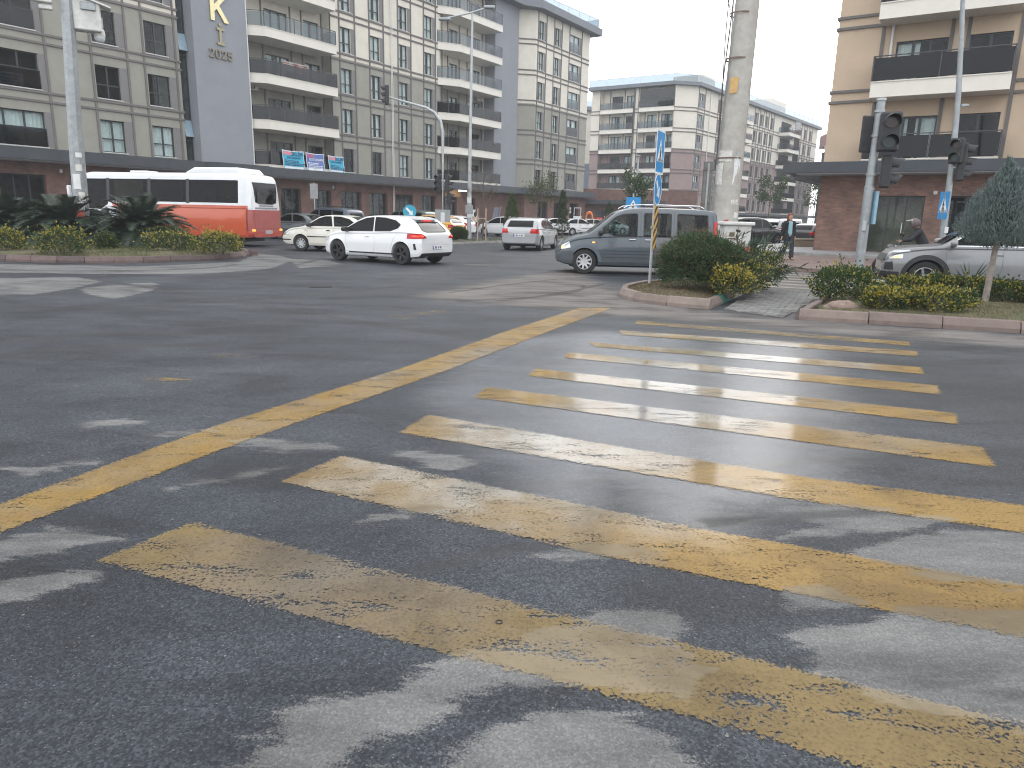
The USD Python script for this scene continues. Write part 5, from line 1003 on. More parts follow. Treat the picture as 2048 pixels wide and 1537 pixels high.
# white old saloon facing left
c, w = sedan_car(); IVY = paint('ivory', (.66, .64, .57), 0, .32)
sedP = dict(paint=IVY, cabin=(-1.15, 1.05, .78), side_windows=w, glass=CARGL, windscreen=('z', [(1.12, -.58), (1.12, .58), (.48, .50), (.48, -.50)], .9, 2), rear_window=('z', [(-1.32, -.56), (-1.32, .56), (-.70, .48), (-.70, -.48)], .9, 2),
    seams=[[(-.09, .95), (-.10, .40), (-.05, .30)], [(.95, .95), (.98, .5), (.85, .30)], [(.85, .30), (-.75, .30)], [(-.98, 1.0), (-.80, .60), (-.72, .35)]], hood_seams=[[(1.2, .6), (2.0, .55)], [(1.2, -.6), (2.0, -.55)]],
    patches=[('side_moulding', DARKP, 'y', [(.98, .545), (-.78, .545), (-.78, .575), (.98, .575)], .4, 1.3, .010, -.02, True), ('headlamp', LAMPC, 'x', [(.42, .60), (.78, .60), (.78, .72), (.42, .72)], 1.7, 2.4, .008, -.03, True), ('indicator', AMBERL, 'y', [(1.92, .60), (2.12, .58), (2.12, .66), (1.94, .70)], .3, 1.2, .008, -.02, True), ('tail_lamp', REDL, 'x', [(.42, .68), (.80, .68), (.80, .84), (.42, .84)], -2.4, -1.95, .008, -.03, True), ('bumper_strip', DARKP, 'x', [(-.8, .40), (.8, .40), (.8, .44), (-.8, .44)], 1.7, 2.4, .010, -.03, False), ('grille', DARKP, 'x', [(-.34, .62), (.34, .62), (.34, .70), (-.34, .70)], 1.7, 2.4, .008, -.03, False)],
    rim=mat('steel_hubcap', (.50, .51, .52), .4, .4), spokes=9, tw=.18, handles=[(.12, .80, .15), (-.78, .80, .15)], handle_mat=DARKP, mirror=(.88, .98, DARKP), seats=[(.15), (-.72)], wheelx=.62)
sd = car_at('saloon_car', 'old ivory white saloon with plastic hubcaps waiting behind the white hatchback', 'car', c, sedP, (-6.85, 28.6), -78)
put('side_indicator', box(1.02, 1.08, .845, .856, .78, .81), AMBERL, sd, False)
# small silver hatchback driving away
c, w = hatch_car(); SIL = paint('silver', (.34, .35, .36), .5, .36)
poloP = {**hatchP, 'paint': SIL, 'side_glass': CARGL, 'rim': ALLOY, 'spokes': 7, 'rstyle': 0, 'mirror': (.85, .97, SIL), 'handles': [(.02, .80, .16), (-1.0, .82, .16)], 'rear_window': ('x', [(-.60, 1.02), (-.54, 1.30), (.54, 1.30), (.60, 1.02)], -2.2, -1.2),
    'patches': [('tail_lamp', REDL, 'x', [(.50, .76), (.92, .76), (.92, .95), (.54, .95)], -2.4, -1.72, .012, -.02, True), ('bumper_groove', DARKP, 'x', [(-.78, .40), (.78, .40), (.78, .415), (-.78, .415)], -2.4, -1.7, .006, -.02, False), ('headlamp', LAMPC, 'y', [(1.62, .66), (1.98, .60), (1.98, .70), (1.66, .77)], .3, 1.2, .008, -.02, True), ('lower_valance', DARKP, 'x', [(-.70, .22), (.70, .22), (.72, .30), (-.72, .30)], -2.4, -1.7, .010, -.03, False)], 'rear_seams': [[(-.70, .93), (-.68, .62), (.68, .62), (.70, .93)]]}
po = car_at('silver_hatchback', 'small silver hatchback with red tail lamps driving away towards the parking row', 'car', c, poloP, (.75, 34.1), 17)
number_plate(po, -2.03, 0, .66, tilt=.05); e = node('tail_emblem', po)
rg = trimesh.creation.annulus(.042, .052, .01, sections=24); put('ring', move(rot(rg, PI / 2, [0, 1, 0]), [-2.0, 0, .86]), CHROME, e, False)
put('letter_strokes', join([rot(box(-.004, .004, -.006, .006, -.03, .03), a, [1, 0, 0]).apply_translation([-2.005, y, z]) for a, y, z in ((.35, .022, .86), (-.35, -.022, .86), (.35, -.008, .858), (-.35, .008, .858))]), CHROME, e, False)
# blue-grey van turning left
c = Car(4.28, 1.80, [(-2.14, 1.50), (-2.10, 1.68), (-1.95, 1.755), (-1.2, 1.79), (-.2, 1.80), (.25, 1.765), (.55, 1.68), (.9, 1.42), (1.22, 1.16), (1.36, 1.075), (1.6, 1.02), (1.95, .88), (2.08, .75), (2.14, .62)],
        [(-2.14, 1.02), (-1, 1.05), (.5, 1.02), (1.2, .98), (1.7, .90), (2.14, .58)], [(-2.14, .36), (-1.9, .28), (-1.2, .22), (1.2, .22), (1.9, .26), (2.14, .33)],
        [(-2.14, .90), (-2.08, .955), (-1.9, .985), (-1, 1), (1.0, 1), (1.6, .97), (1.95, .88), (2.08, .78), (2.14, .70)], .16, .03, .33, (1.42, -1.28), rr=.12)
VAN = paint('blue_grey', (.060, .074, .087), .3, .38)
vw = [[(1.12, 1.06), (.92, 1.27), (.62, 1.53), (.42, 1.615), (.02, 1.635), (.02, 1.02), (.62, 1.02), (.80, 1.09)], [(-.14, 1.02), (-.14, 1.645), (-.88, 1.645), (-.88, 1.02)], [(-1.03, 1.02), (-1.03, 1.645), (-1.86, 1.62), (-1.88, 1.02)]]
vanP = dict(paint=VAN, cabin=(-2.1, 1.15, .80), side_windows=vw, wr=.05, glass=CARGC, windscreen=('z', [(1.32, -.66), (1.32, .66), (.62, .56), (.62, -.56)], 1.0, 2.2), rear_window=('x', [(-.60, 1.08), (-.56, 1.60), (.56, 1.60), (.60, 1.08)], -2.4, -1.7),
    seams=[[(-.06, 1.70), (-.06, .9), (-.02, .34)], [(1.16, 1.02), (1.10, .6), (.98, .34)], [(.98, .34), (-.88, .34)], [(-.95, 1.70), (-.95, .90), (-.85, .34)], [(-1.9, 1.12), (-.95, 1.12)]][:4], hood_seams=[[(1.36, .62), (1.9, .56)], [(1.36, -.62), (1.9, -.56)]],
    patches=[('side_moulding', CHROME, 'y', [(1.0, .735), (-.90, .735), (-.90, .752), (1.0, .752)], .4, 1.3, .012, -.02, True)] + [('door_rib', VAN, 'y', [(.97, z), (-.88, z), (-.88, z + .05), (.97, z + .05)], .4, 1.3, .012, -.02, True) for z in (.64, .555, .47)] +
            [('front_bumper', mat('grey_bumper', (.06, .07, .08), .6), 'z', [(1.72, -1), (2.3, -1), (2.3, 1), (1.72, 1)], .2, .60, .015, -.03, False), ('headlamp', LAMPC, 'y', [(1.80, .70), (2.06, .64), (2.04, .76), (1.84, .86)], .3, 1.2, .008, -.02, True), ('lit_lamp', LAMPON, 'y', [(1.97, .68), (2.06, .66), (2.04, .73), (1.97, .76)], .3, 1.2, .012, -.02, True), ('side_indicator', AMBER, 'y', [(1.15, .83), (1.23, .83), (1.23, .865), (1.15, .865)], .4, 1.2, .012, -.02, True), ('tail_lamp', REDL, 'y', [(-2.02, .85), (-2.12, .85), (-2.12, 1.45), (-2.02, 1.45)], .3, 1.2, .010, -.02, True), ('lit_tail_lamp', REDON, 'y', [(-1.96, .80), (-2.10, .80), (-2.10, .93), (-1.96, .93)], .3, 1.2, .014, -.02, True), ('grille', DARKP, 'x', [(-.5, .62), (.5, .62), (.45, .72), (-.45, .72)], 1.7, 2.4, .008, -.03, False)],
    arch=(.085, .33, mat('grey_arch', (.085, .105, .125), .5)), rim=mat('steel_hubcap', (.50, .51, .52), .4, .4), spokes=9, tw=.20, handles=[(.15, .935, .19), (-.27, .935, .19)], handle_mat=CHROME, mirror=(1.02, 1.10, DARKP), seats=[(.25), (-.75)], seat_z=.62, wheelx=.78)
vn = car_at('passenger_van', 'blue-grey passenger van with roof rails and lit amber indicator turning behind the island', 'van', c, vanP, (3.32, 20.5), -89)
for sg in (-1, 1):
    g = node('roof_rail', vn); put('bar', tube([[-1.75, sg * .62, 1.79], [-1.62, sg * .62, 1.85], [-.2, sg * .62, 1.865], [.28, sg * .62, 1.83], [.4, sg * .62, 1.76]], .018, 8), CHROME, g)
d_ = node('driver', vn)
# silver grey crossover on the right
c = Car(4.50, 1.85, [(-2.25, 1.0), (-2.2, 1.2), (-1.9, 1.42), (-1.4, 1.60), (-.6, 1.655), (0, 1.65), (.35, 1.57), (.75, 1.33), (1.02, 1.14), (1.18, 1.075), (1.6, 1.04), (1.95, .98), (2.15, .86), (2.25, .70)],
        [(-2.25, .98), (-1.5, 1.05), (0, 1.03), (1.0, 1.01), (1.6, .95), (2.0, .86), (2.25, .66)], [(-2.25, .42), (-1.9, .30), (-1.2, .24), (1.2, .24), (1.9, .28), (2.25, .38)],
        [(-2.25, .86), (-2.15, .93), (-1.8, .985), (-1, 1), (1.0, 1), (1.6, .98), (2.0, .92), (2.15, .84), (2.25, .72)], .26, .04, .355, (1.38, -1.35))
GSIL = paint('grey_silver', (.20, .205, .212), .45, .36)
suvP = dict(paint=GSIL, cabin=(-2.15, 1.1, .9), side_windows=[[(1.0, 1.10), (.60, 1.36), (.34, 1.49), (.02, 1.53), (-.02, 1.075), (.9, 1.06)], [(-.10, 1.075), (-.06, 1.535), (-.6, 1.54), (-.98, 1.50), (-1.02, 1.075)], [(-1.10, 1.08), (-1.06, 1.49), (-1.45, 1.40), (-1.6, 1.18), (-1.5, 1.10)]], trimmat=CHROME, glass=CARGL, side_glass=CARGL, windscreen=('z', [(1.12, -.66), (1.12, .66), (.42, .58), (.42, -.58)], 1.0, 2.2), rear_window=('x', [(-.62, 1.15), (-.55, 1.45), (.55, 1.45), (.62, 1.15)], -2.5, -1.5),
    seams=[[(-.04, 1.07), (-.05, .6), (0, .36)], [(1.03, 1.03), (1.0, .6), (.9, .36)], [(.9, .36), (-.85, .36)], [(-1.05, 1.07), (-.98, .7), (-.85, .36)]], hood_seams=[[(1.15, .72), (1.7, .70), (2.08, .55)], [(1.15, -.72), (1.7, -.70), (2.08, -.55)]],
    patches=[('headlamp', LAMPC, 'y', [(1.86, .76), (2.14, .74), (2.12, .80), (1.86, .86)], .3, 1.2, .010, -.02, True), ('lit_lamp', LAMPON, 'y', [(1.92, .765), (2.06, .755), (2.04, .80), (1.92, .825)], .3, 1.2, .014, -.02, True), ('day_lamp', LAMPC, 'y', [(1.72, .90), (2.08, .88), (2.06, .92), (1.74, .955)], .3, 1.2, .010, -.02, True), ('grille', DARKP, 'x', [(-.7, .70), (.7, .70), (.66, .84), (-.66, .84)], 1.8, 2.5, .010, -.03, False), ('bumper_insert', DARKP, 'y', [(2.02, .50), (2.2, .50), (2.2, .66), (2.05, .68)], .2, 1.2, .012, -.02, True), ('lower_cladding', DARKP, 'z', [(1.9, -1), (2.5, -1), (2.5, 1), (1.9, 1)], .2, .46, .012, -.03, False), ('sill_cladding', DARKP, 'y', [(.92, .24), (-.9, .24), (-.9, .40), (.92, .40)], .4, 1.3, .014, -.03, True), ('tail_lamp', REDL, 'x', [(.5, .95), (.9, .95), (.9, 1.07), (.5, 1.07)], -2.5, -1.9, .01, -.02, True)],
    arch=(.09, .38, DARKP), rim=ALLOY, spokes=5, rstyle=0, tw=.22, handles=[(.06, .90, .22), (-.93, .90, .22)], mirror=(.93, 1.10, GSIL), seats=[(.2), (-.75)], seat_z=.58, wheelx=.75)
car_at('crossover_car', 'grey silver crossover with one lit headlamp behind the hedge at the right edge', 'car', c, suvP, (10.75, 16.45), -69)
# ---- parked and distant cars
c, w = hatch_car()
def simple(P, pt, **k): return {**P, 'paint': pt, **k}
noseP = [('headlamp', LAMPC, 'y', [(1.55, .64), (1.98, .58), (1.98, .72), (1.6, .79)], .3, 1.2, .008, -.02, True), ('tail_lamp', REDL, 'x', [(.56, .74), (.92, .74), (.92, .92), (.60, .92)], -2.4, -1.72, .012, -.02, True), ('lower_grille', DARKP, 'x', [(-.6, .28), (.6, .28), (.55, .5), (-.55, .5)], 1.6, 2.4, .008, -.03, False)]
cs, ws_ = sedan_car()
def row(px, n_off, along=0):     # a spot in the parking row seen at the photograph's column px, n_off metres before the eye's parallel to the facade
    d = np.array([(px - 1024) / 1430, 1.0]); return d * (n_off / (nA @ d))
GRP = 'white and silver cars parked before the long block'
car_at('parked_hatchback', 'white parked hatchback facing left beside the bare sapling', 'car', c, simple(poloP, WHT, patches=noseP, side_glass=CARGL, rim=mat('steel_hubcap', (.50, .51, .52), .4, .4)), row(1003, -30.3), -52, GRP)
car_at('parked_saloon', 'white parked saloon directly behind the small silver hatchback', 'car', cs, simple(sedP, WHT), row(1066, -31), 70, GRP)
car_at('parked_saloon', 'white parked saloon with dark tail lamp left of the spiral cypress', 'car', cs, simple(sedP, WHT), row(1101, -31), 72, GRP)
car_at('parked_saloon', 'white parked saloon just right of the spiral cypress', 'car', cs, simple(sedP, WHT), row(1140, -31.2), 70, GRP)
car_at('parked_saloon', 'silver beige parked saloon before the mauve block', 'car', cs, simple(sedP, paint('beige_silver', (.42, .39, .36), .5), rim=ALLOY), row(1171, -31.2), 72, GRP)
car_at('parked_saloon', 'pale grey parked saloon half hidden by the nose of the van', 'car', cs, simple(sedP, SIL), row(1203, -31.4), 70, GRP)
car_at('taxi', 'yellow taxi behind the tail of the white hatchback', 'taxi', c, simple(poloP, paint('taxi_yellow', (.72, .36, .025), 0, .3), patches=noseP), (-5.1, 43.5), -66)
car_at('white_car', 'white car with red tail lamp beyond the yellow taxi', 'car', c, simple(poloP, WHT, side_glass=CARGL), (-4.9, 51.0), -70)
car_at('grey_saloon', 'dark grey boxy old saloon right behind the bus', 'car', cs, simple(sedP, paint('dark_grey', (.055, .065, .075), .3)), (-11.6, 39.6), -66)
suvc = Car(4.5, 1.85, [(-2.25, 1.0), (-2.2, 1.3), (-2.0, 1.62), (-1.4, 1.72), (-.2, 1.74), (.35, 1.66), (.75, 1.40), (1.02, 1.16), (1.18, 1.10), (1.6, 1.05), (1.95, .98), (2.15, .86), (2.25, .70)],
        [(-2.25, .98), (-1.5, 1.05), (0, 1.03), (1.0, 1.01), (1.6, .95), (2.0, .86), (2.25, .66)], [(-2.25, .42), (-1.9, .30), (-1.2, .24), (1.2, .24), (1.9, .28), (2.25, .38)], [(-2.25, .86), (-2.15, .93), (-1.8, .985), (-1, 1), (1.0, 1), (1.6, .98), (2.0, .92), (2.15, .84), (2.25, .72)], .2, .04, .36, (1.38, -1.35))
NAVYP, BLKP = paint('dark_blue', (.03, .045, .07), .4), paint('black', (.012, .013, .015), .2)
minP = simple(suvP, NAVYP, side_windows=[[(1.0, 1.12), (.60, 1.42), (.34, 1.56), (.02, 1.60), (-.02, 1.08), (.9, 1.08)], [(-.10, 1.08), (-.06, 1.60), (-.98, 1.61), (-1.02, 1.08)], [(-1.10, 1.08), (-1.06, 1.60), (-1.85, 1.52), (-1.9, 1.1)]], mirror=(.93, 1.12, NAVYP), trimmat=DARKP, side_glass=CARGD)
mv = car_at('minivan', 'dark blue minivan with black roof rails behind the ivory saloon', 'van', suvc, minP, (-11.3, 44.2), -62)
for sg in (-1, 1): put('roof_rail', tube([[-1.6, sg * .66, 1.72], [-1.5, sg * .66, 1.80], [.2, sg * .66, 1.79], [.3, sg * .66, 1.68]], .02, 8), DARKP, mv)
car_at('dark_green_van', 'dark green van behind the round blue arrow sign', 'van', suvc, simple(minP, paint('dark_green', (.02, .04, .035), .3)), (-7.4, 49.5), -62)
car_at('black_suv', 'black off-road car parked beyond the concrete pole', 'car', suvc, simple(minP, BLKP, mirror=(.93, 1.12, BLKP)), (15.6, 48.2), 62)
car_at('black_car', 'black saloon between the pole and the walking woman, behind the black off-road car', 'car', cs, simple(sedP, BLKP, rim=ALLOY), (17.2, 52.5), 60)
car_at('white_pickup', 'white car with an upright roof rack in the far car park', 'car', suvc, simple(minP, WHT, mirror=(.93, 1.12, WHT)), (21.4, 62.0), 10)
car_at('grey_car', 'light grey car left of the walking woman in the far car park', 'car', suvc, simple(minP, SIL, mirror=(.93, 1.12, SIL)), (20.0, 53.5), 20)
car_at('dark_hatchback', 'dark hatchback right of the walking woman by the brick corner', 'car', c, simple(poloP, BLKP, mirror=(.85, .97, BLKP), patches=noseP), (19.6, 47.6), 50)
car_at('silver_far_car', 'silver car nearest the brick corner of the tan house in the far car park', 'car', cs, simple(sedP, SIL), (24.0, 57.0), 60)
car_at('grey_delivery_van', 'grey delivery van roof showing right of the concrete pole', 'van', suvc, simple(minP, paint('pale_blue_grey', (.30, .34, .38), .3), mirror=(.93, 1.12, SIL)), (18.0, 60.0), 30, z=.0)
# ---- the bus
BUSW = paint('bus_white', (.70, .72, .74), 0, .3); BUSR = paint('bus_red', (.48, .085, .032), 0, .36, .08); BUSD = mat('faded_red', (.36, .085, .075), .5, dirt=.3)
L_, Wd, Hh = 8.3, 2.36, 2.97
c = Car(L_, Wd, [(-4.15, 2.3), (-4.12, 2.74), (-4.0, 2.91), (-3.7, 2.97), (3.4, 2.97), (3.8, 2.91), (3.98, 2.68), (4.10, 1.7), (4.15, .9)], [(-4.15, 1.55), (4.0, 1.5), (4.15, .8)], [(-4.15, .45), (-3.9, .36), (3.9, .36), (4.15, .5)], [(-4.15, .94), (-4.08, .975), (-3.9, 1), (3.7, 1), (3.95, .97), (4.15, .88)], .075, .04, .43, (2.05, -2.1), rr=.18)
busP = dict(paint=BUSW, cabin=(-3.95, 3.95, 1.0), side_windows=[[(3.80, 1.45), (3.72, 2.66), (2.62, 2.66), (2.62, 1.62), (3.0, 1.40)], [(2.56, 1.76), (2.56, 2.66), (.62, 2.66), (.62, 1.76)], [(.56, 1.76), (.56, 2.66), (-1.2, 2.66), (-1.2, 1.76)], [(-1.26, 1.76), (-1.26, 2.66), (-3.55, 2.66), (-3.55, 1.76)]], wr=.04, side_glass=CARGL, windscreen=('x', [(-1.0, 1.2), (1.0, 1.2), (.98, 2.66), (-.98, 2.66)], 3.6, 4.4), rear_window=('x', [(-.82, 1.80), (-.92, 2.60), (.92, 2.60), (.82, 1.80), (.5, 1.73), (-.5, 1.73)], -4.4, -3.5), rear_glass=CARGD,
    seams=[[(-3.6, 1.2), (-3.6, .4)]], patches=[('window_post', mat('gloss_black', (.015, .015, .016), .2), 'y', sbox(x - .075, 1.72, x + .075, 2.69), .4, 1.4, .004, -.01, True) for x in (2.59, .59, -1.23)] + [('front_mask', DARKP, 'y', [(4.12, .46), (4.1, 1.2), (3.95, 2.6), (3.80, 2.66), (3.80, 1.36), (3.0, 1.34), (2.72, 1.5), (2.45, 1.1), (2.45, .46)], .4, 1.4, .003, -.01, True), ('red_side_panel', BUSR, 'y', [(2.45, 1.66), (-3.98, 1.66), (-3.98, .38), (2.0, .38), (2.1, 1.25)], .4, 1.4, .006, -.02, True), ('trim_line', mat('dark_seam', (.10, .02, .02), .6), 'y', [(1.9, .92), (-3.95, .92), (-3.95, .935), (1.9, .935)], .4, 1.4, .010, -.02, True), ('rear_red_panel', BUSD, 'x', [(-1.2, .42), (1.2, .42), (1.2, 1.50), (-1.2, 1.50)], -4.5, -3.9, .006, -.02, False), ('engine_hatch', BUSD, 'x', [(-.92, .76), (.92, .76), (.92, 1.46), (-.92, 1.46)], -4.5, -3.95, .014, -.02, False), ('rear_bumper', mat('bus_bumper', (.40, .06, .04), .4), 'x', [(-1.2, .40), (1.2, .40), (1.2, .62), (-1.2, .62)], -4.6, -3.9, .05, -.02, False), ('tail_lamp', AMBER, 'x', [(.98, .64), (1.12, .64), (1.12, .72), (.98, .72)], -4.6, -3.8, .055, -.02, True), ('headlamp', LAMPC, 'x', [(.7, .7), (1.05, .7), (1.05, .9), (.7, .9)], 3.6, 4.5, .01, -.02, True), ('front_red', BUSR, 'x', [(-1.1, .5), (1.1, .5), (1.1, .68), (-1.1, .68)], 3.6, 4.5, .008, -.02, False)],
    rim=mat('bus_rim', (.30, .28, .26), .6, .3), spokes=8, tw=.26, archgap=.07, archlift=.03, arch=(.03, .40, BUSR))
bus = car_at('bus', 'white and red midibus passing behind the palms of the left island', 'bus', c, busP, (-14.6, 31.9), -78)
put('air_conditioning_unit', m3.Manifold.batch_hull([m3.Manifold.sphere(.10, 12).translate([x, y, z]) for x, z in ((-3.55, 2.92), (-1.15, 2.92), (-3.4, 3.08), (-1.5, 3.08)) for y in (-.8, .8)]), BUSW, bus); put('roof_hatch', bbox(1.2, 2.0, -.4, .4, 2.95, 3.04, .03), BUSW, bus, False)
for x in np.arange(-3.0, 3.2, .85):
    for y in (-.64, .64):
        s = node('seat', bus); put('seat_back', rot(bbox(x - .08, x + .06, y - .38, y + .38, .95, 2.05, .06), -.15, [0, 1, 0], [x, y, 1.0]), mat('bus_seat', (.05, .05, .07), .9), s, False); put('grab_bar', cyl([x + .05, y * .55, 2.0], [x + .05, y * .95, 2.0], .018, 8), mat('yellow_bar', (.60, .42, .05), .4), s)
put('driver_partition', box(2.55, 2.6, -.9, .95, .9, 2.2), DARKP, bus, False); put('curtain', box(1.0, 2.35, .98, 1.0, 1.78, 2.62), mat('tan_curtain', (.36, .26, .15), .9, var=.2), bus, False)
mm = meshkit.text_mesh('URBAN', .085, .004, True); mm.apply_transform(np.array([[-1, 0, 0, 2.35], [0, 0, 1, Wd / 2 + .002], [0, 1, 0, 1.69], [0, 0, 0, 1.0]])); put('lettering', mm, PLATET, bus, False)
ws2 = []
for z, y0, y1 in ((1.64, -.55, .55), (1.54, -.85, .85)):
    y = y0
    while y < y1: w_ = RNG.uniform(.05, .2); ws2.append(box(-4.168, -4.155, y, min(y + w_, y1), z, z + .065)); y += w_ + .035
put('illegible_print', join(ws2), mat('faded_print', (.25, .25, .27), .6), bus, False)
number_plate(bus, -4.215, 0, .60, w=.52, h=.12)
for sg in (1, -1):
    g = node('mirror', bus); put('arm', tube([[3.95, sg * 1.1, 2.55], [4.25, sg * 1.28, 2.6], [4.3, sg * 1.36, 2.2]], .02, 6), DARKP, g); put('glass_housing', bbox(4.2, 4.32, sg * 1.36 - .09, sg * 1.36 + .09, 1.85, 2.35, .03), BUSW, g, False)
# ------------------------------------------------------------------ street furniture
GALV = mat('galvanised_steel', (.30, .32, .33), .45, .55, var=.16, scale=7, dirt=.35, dirtcol=(.15, .14, .13))
GALVL = mat('pale_galvanised', (.40, .42, .43), .45, .4, var=.1, scale=5, dirt=.2)
CONC = mat('pole_concrete', (.40, .385, .35), .85, var=.12, scale=3.5, dirt=.45, dirtcol=(.20, .18, .15), bump=.3, bscale=30)
SIGB = mat('sign_blue', (.02, .22, .50), .35, var=.05); SIGT = mat('sign_turquoise', (.03, .30, .42), .35, var=.05); SIGW = mat('sign_white', (.68, .70, .70), .4); SIGK = mat('sign_black', (.02, .02, .02), .5); SIGBACK = mat('sign_back', (.30, .31, .31), .5, .4)
HEADB = mat('signal_black', (.018, .019, .021), .5, var=.25); LENSR = mat('dark_red_lens', (.035, .010, .009), .2, var=.1); LENSA = mat('dark_amber_lens', (.05, .03, .012), .2); LENSG = mat('dark_green_lens', (.012, .035, .03), .2)
RUST = mat('rusty_steel', (.16, .11, .085), .8, var=.3, scale=6, bump=.3)
PAPER = mat('poster_paper', (.55, .54, .50), .8, var=.2, scale=9)
def signal_head(parent, at_, face, n=3, r=.105, name='signal_head', s=1.0):
    """head with n lenses at the height at_[2] of its bottom, looking along the heading `face`"""
    g = node(name, parent); F = lambda m: move(rot(tm(m).copy().apply_scale(s), math.radians(az(face)), [0, 0, 1]), at_); h = n * .32
    obj('housing', F(bbox(-.10, .10, -.16, .16, 0, h, .03)), HEADB, g)
    for k in range(n):
        z = h - .16 - .32 * k
        obj('lens', F(rot(move(trimesh.creation.cylinder(r, .02, sections=24), [0, 0, .105]), PI / 2, [0, 1, 0]).apply_translation([0, 0, z])), [LENSR, LENSA, LENSG][k if n == 3 else (0, 2)[k]], g)
        th = np.linspace(math.radians(-20), math.radians(200), 18); R_ = r + .018; P = []
        V, Fc = [], []
        for rr in (R_, R_ + .006):
            for x in (.10, .33):
                for t in th: V.append((x * 1.0 - (.10 * (1 - max(0, math.sin(t))) if x > .2 else 0), rr * math.cos(t), z + rr * math.sin(t) - (.03 if x > .2 else 0)))
        m_ = len(th); idx = lambda a, b, i: (a * 2 + b) * m_ + i
        for i in range(m_ - 1):
            Fc += [[idx(1, 0, i), idx(1, 1, i), idx(1, 1, i + 1), idx(1, 0, i + 1)], [idx(0, 0, i), idx(0, 0, i + 1), idx(0, 1, i + 1), idx(0, 1, i)], [idx(0, 1, i), idx(0, 1, i + 1), idx(1, 1, i + 1), idx(1, 1, i)]]
        obj('visor', F(tm((np.array(V), np.array(Fc)))), HEADB, g)
    return g
def icon(parent, F, mt=None):
    """pedestrian crossing picture: white triangle with a black walking figure"""
    tri = Polygon([(-.24, -.20), (.24, -.20), (0, .24)]); obj('white_triangle', F(plate(tri, .004, .008)), SIGW, parent)
    man_ = unary_union([Point(.0, .085).buffer(.028), LineString([(0, .055), (0, -.03)]).buffer(.026), LineString([(0, -.03), (.055, -.13)]).buffer(.016), LineString([(0, -.03), (-.045, -.13)]).buffer(.016), LineString([(0, .045), (.06, -.01)]).buffer(.011), LineString([(0, .045), (-.055, -.01)]).buffer(.011)]); obj('walking_figure', F(plate(man_, .010, .013)), SIGK, parent)
    obj('zebra_bars', F(join([plate(sbox(-.19 + k * .085, -.19, -.15 + k * .085, -.145), .010, .012) for k in range(5)])), SIGK, parent)
def upright(at_, face): return lambda m: move(rot(rot(rot(m.copy(), PI / 2, [1, 0, 0]), PI, [0, 0, 1]), math.radians(-face), [0, 0, 1]), at_)   # a plate drawn in x, y stands upright and looks along `face`
# tapered octagonal camera mast on the left island
mp = np.array([-15.25, 25.7])
t = thing('camera_mast', 'tall galvanised octagonal mast with camera boxes between the palms at left', 'mast', (*mp, .12))
obj('pole', tube([[0, 0, 0], [.12, 0, 3.7], [.12, 0, 3.72], [.62, 0, 13.2]], [.255, .235, .225, .165], 8), GALV, t)
obj('joint_band', trimesh.creation.cylinder(.242, .06, sections=8).apply_translation([.12, 0, 3.71]), GALV, t); obj('base_plate', bbox(-.35, .35, -.35, .35, 0, .03), GALV, t)
bx = t
cx = np.array([math.cos(.52), math.sin(.52)])       # to the right as seen from the crossing
def pos(r, z, d=0): return np.array([cx[0] * r + cx[1] * d * 1.12 + .10, (cx[1] * r - cx[0] * d) * 1.12, z * 1.12 + .42])
CAMW = mat('camera_white', (.55, .55, .53), .5, dirt=.4)
def tb(x0, x1, y0, y1, z0, z1, r=.01): return move(rot(bbox(x0, x1, y0, y1, z0, z1, r), .52, [0, 0, 1]).apply_scale(1.12), [.10, 0, .42])
obj('bracket', tb(.12, .62, -.03, .03, 6.35, 6.45), GALV, t); obj('bracket', tb(-.42, -.12, -.05, .05, 6.75, 6.82), GALV, t)
cbx = node('camera_box', t); obj('case', tb(.30, 1.02, -.25, .18, 5.95, 6.78, .03), CAMW, cbx); obj('hood', rot(trimesh.convex.convex_hull(np.array([(x, y, z) for x, z in ((.18, 6.95), (1.30, 6.62), (.2, 7.0), (1.3, 6.67)) for y in (-.32, .25)])), .52, [0, 0, 1]).apply_scale(1.12).apply_translation([.10, 0, .42]), CAMW, cbx); obj('terminal_box', tb(.5, .9, -.30, -.24, 6.5, 6.72, .02), GALV, cbx)
dm = node('dome_camera', t); obj('shroud', move(revolve([(0, .26), (.12, .26), (.17, .16), (.18, 0), (0, 0)], 24), pos(1.02, 5.88)), CAMW, dm, smooth=30); obj('dome', move(trimesh.creation.icosphere(3, .165), pos(1.02, 5.84)), mat('dome_pale', (.50, .52, .52), .15), dm, smooth=True); obj('arm', tb(.98, 1.06, -.04, .04, 6.1, 6.4), CAMW, dm)
lc = node('side_camera', t); obj('case', tb(-.62, -.20, -.11, .11, 6.60, 6.76, .02), CAMW, lc); obj('lens_hood', tb(-.74, -.60, -.09, .09, 6.62, 6.74, .02), CAMW, lc); obj('lower_case', tb(-.55, -.2, -.08, .08, 6.42, 6.54, .02), CAMW, lc)
def sticker(z, w, h, m, a=0.0, r=.226, par=None):
    th = np.linspace(-w / r / 2, w / r / 2, 6) - PI / 2 + a + .5; V = np.array([(r * math.cos(q) + .035 * z, r * math.sin(q), zz) for zz in (z, z + h) for q in th]); return obj('sticker', (V, [[i, i + 1, 7 + i, 6 + i] for i in range(5)]), m, par or t)
PAP = [PAPER, mat('poster_white', (.62, .63, .63), .7, var=.08), mat('poster_red', (.50, .10, .07), .7)]
for z, w_, h_, k, a in ((2.55, .2, .22, 0, .1), (1.95, .24, .5, 1, -.3), (1.55, .2, .3, 0, .25), (1.25, .26, .28, 1, 0), (1.0, .24, .2, 2, -.15), (3.0, .2, .16, 1, .2)): sticker(z, w_, h_, PAP[k], a, .258 - z * .0055)
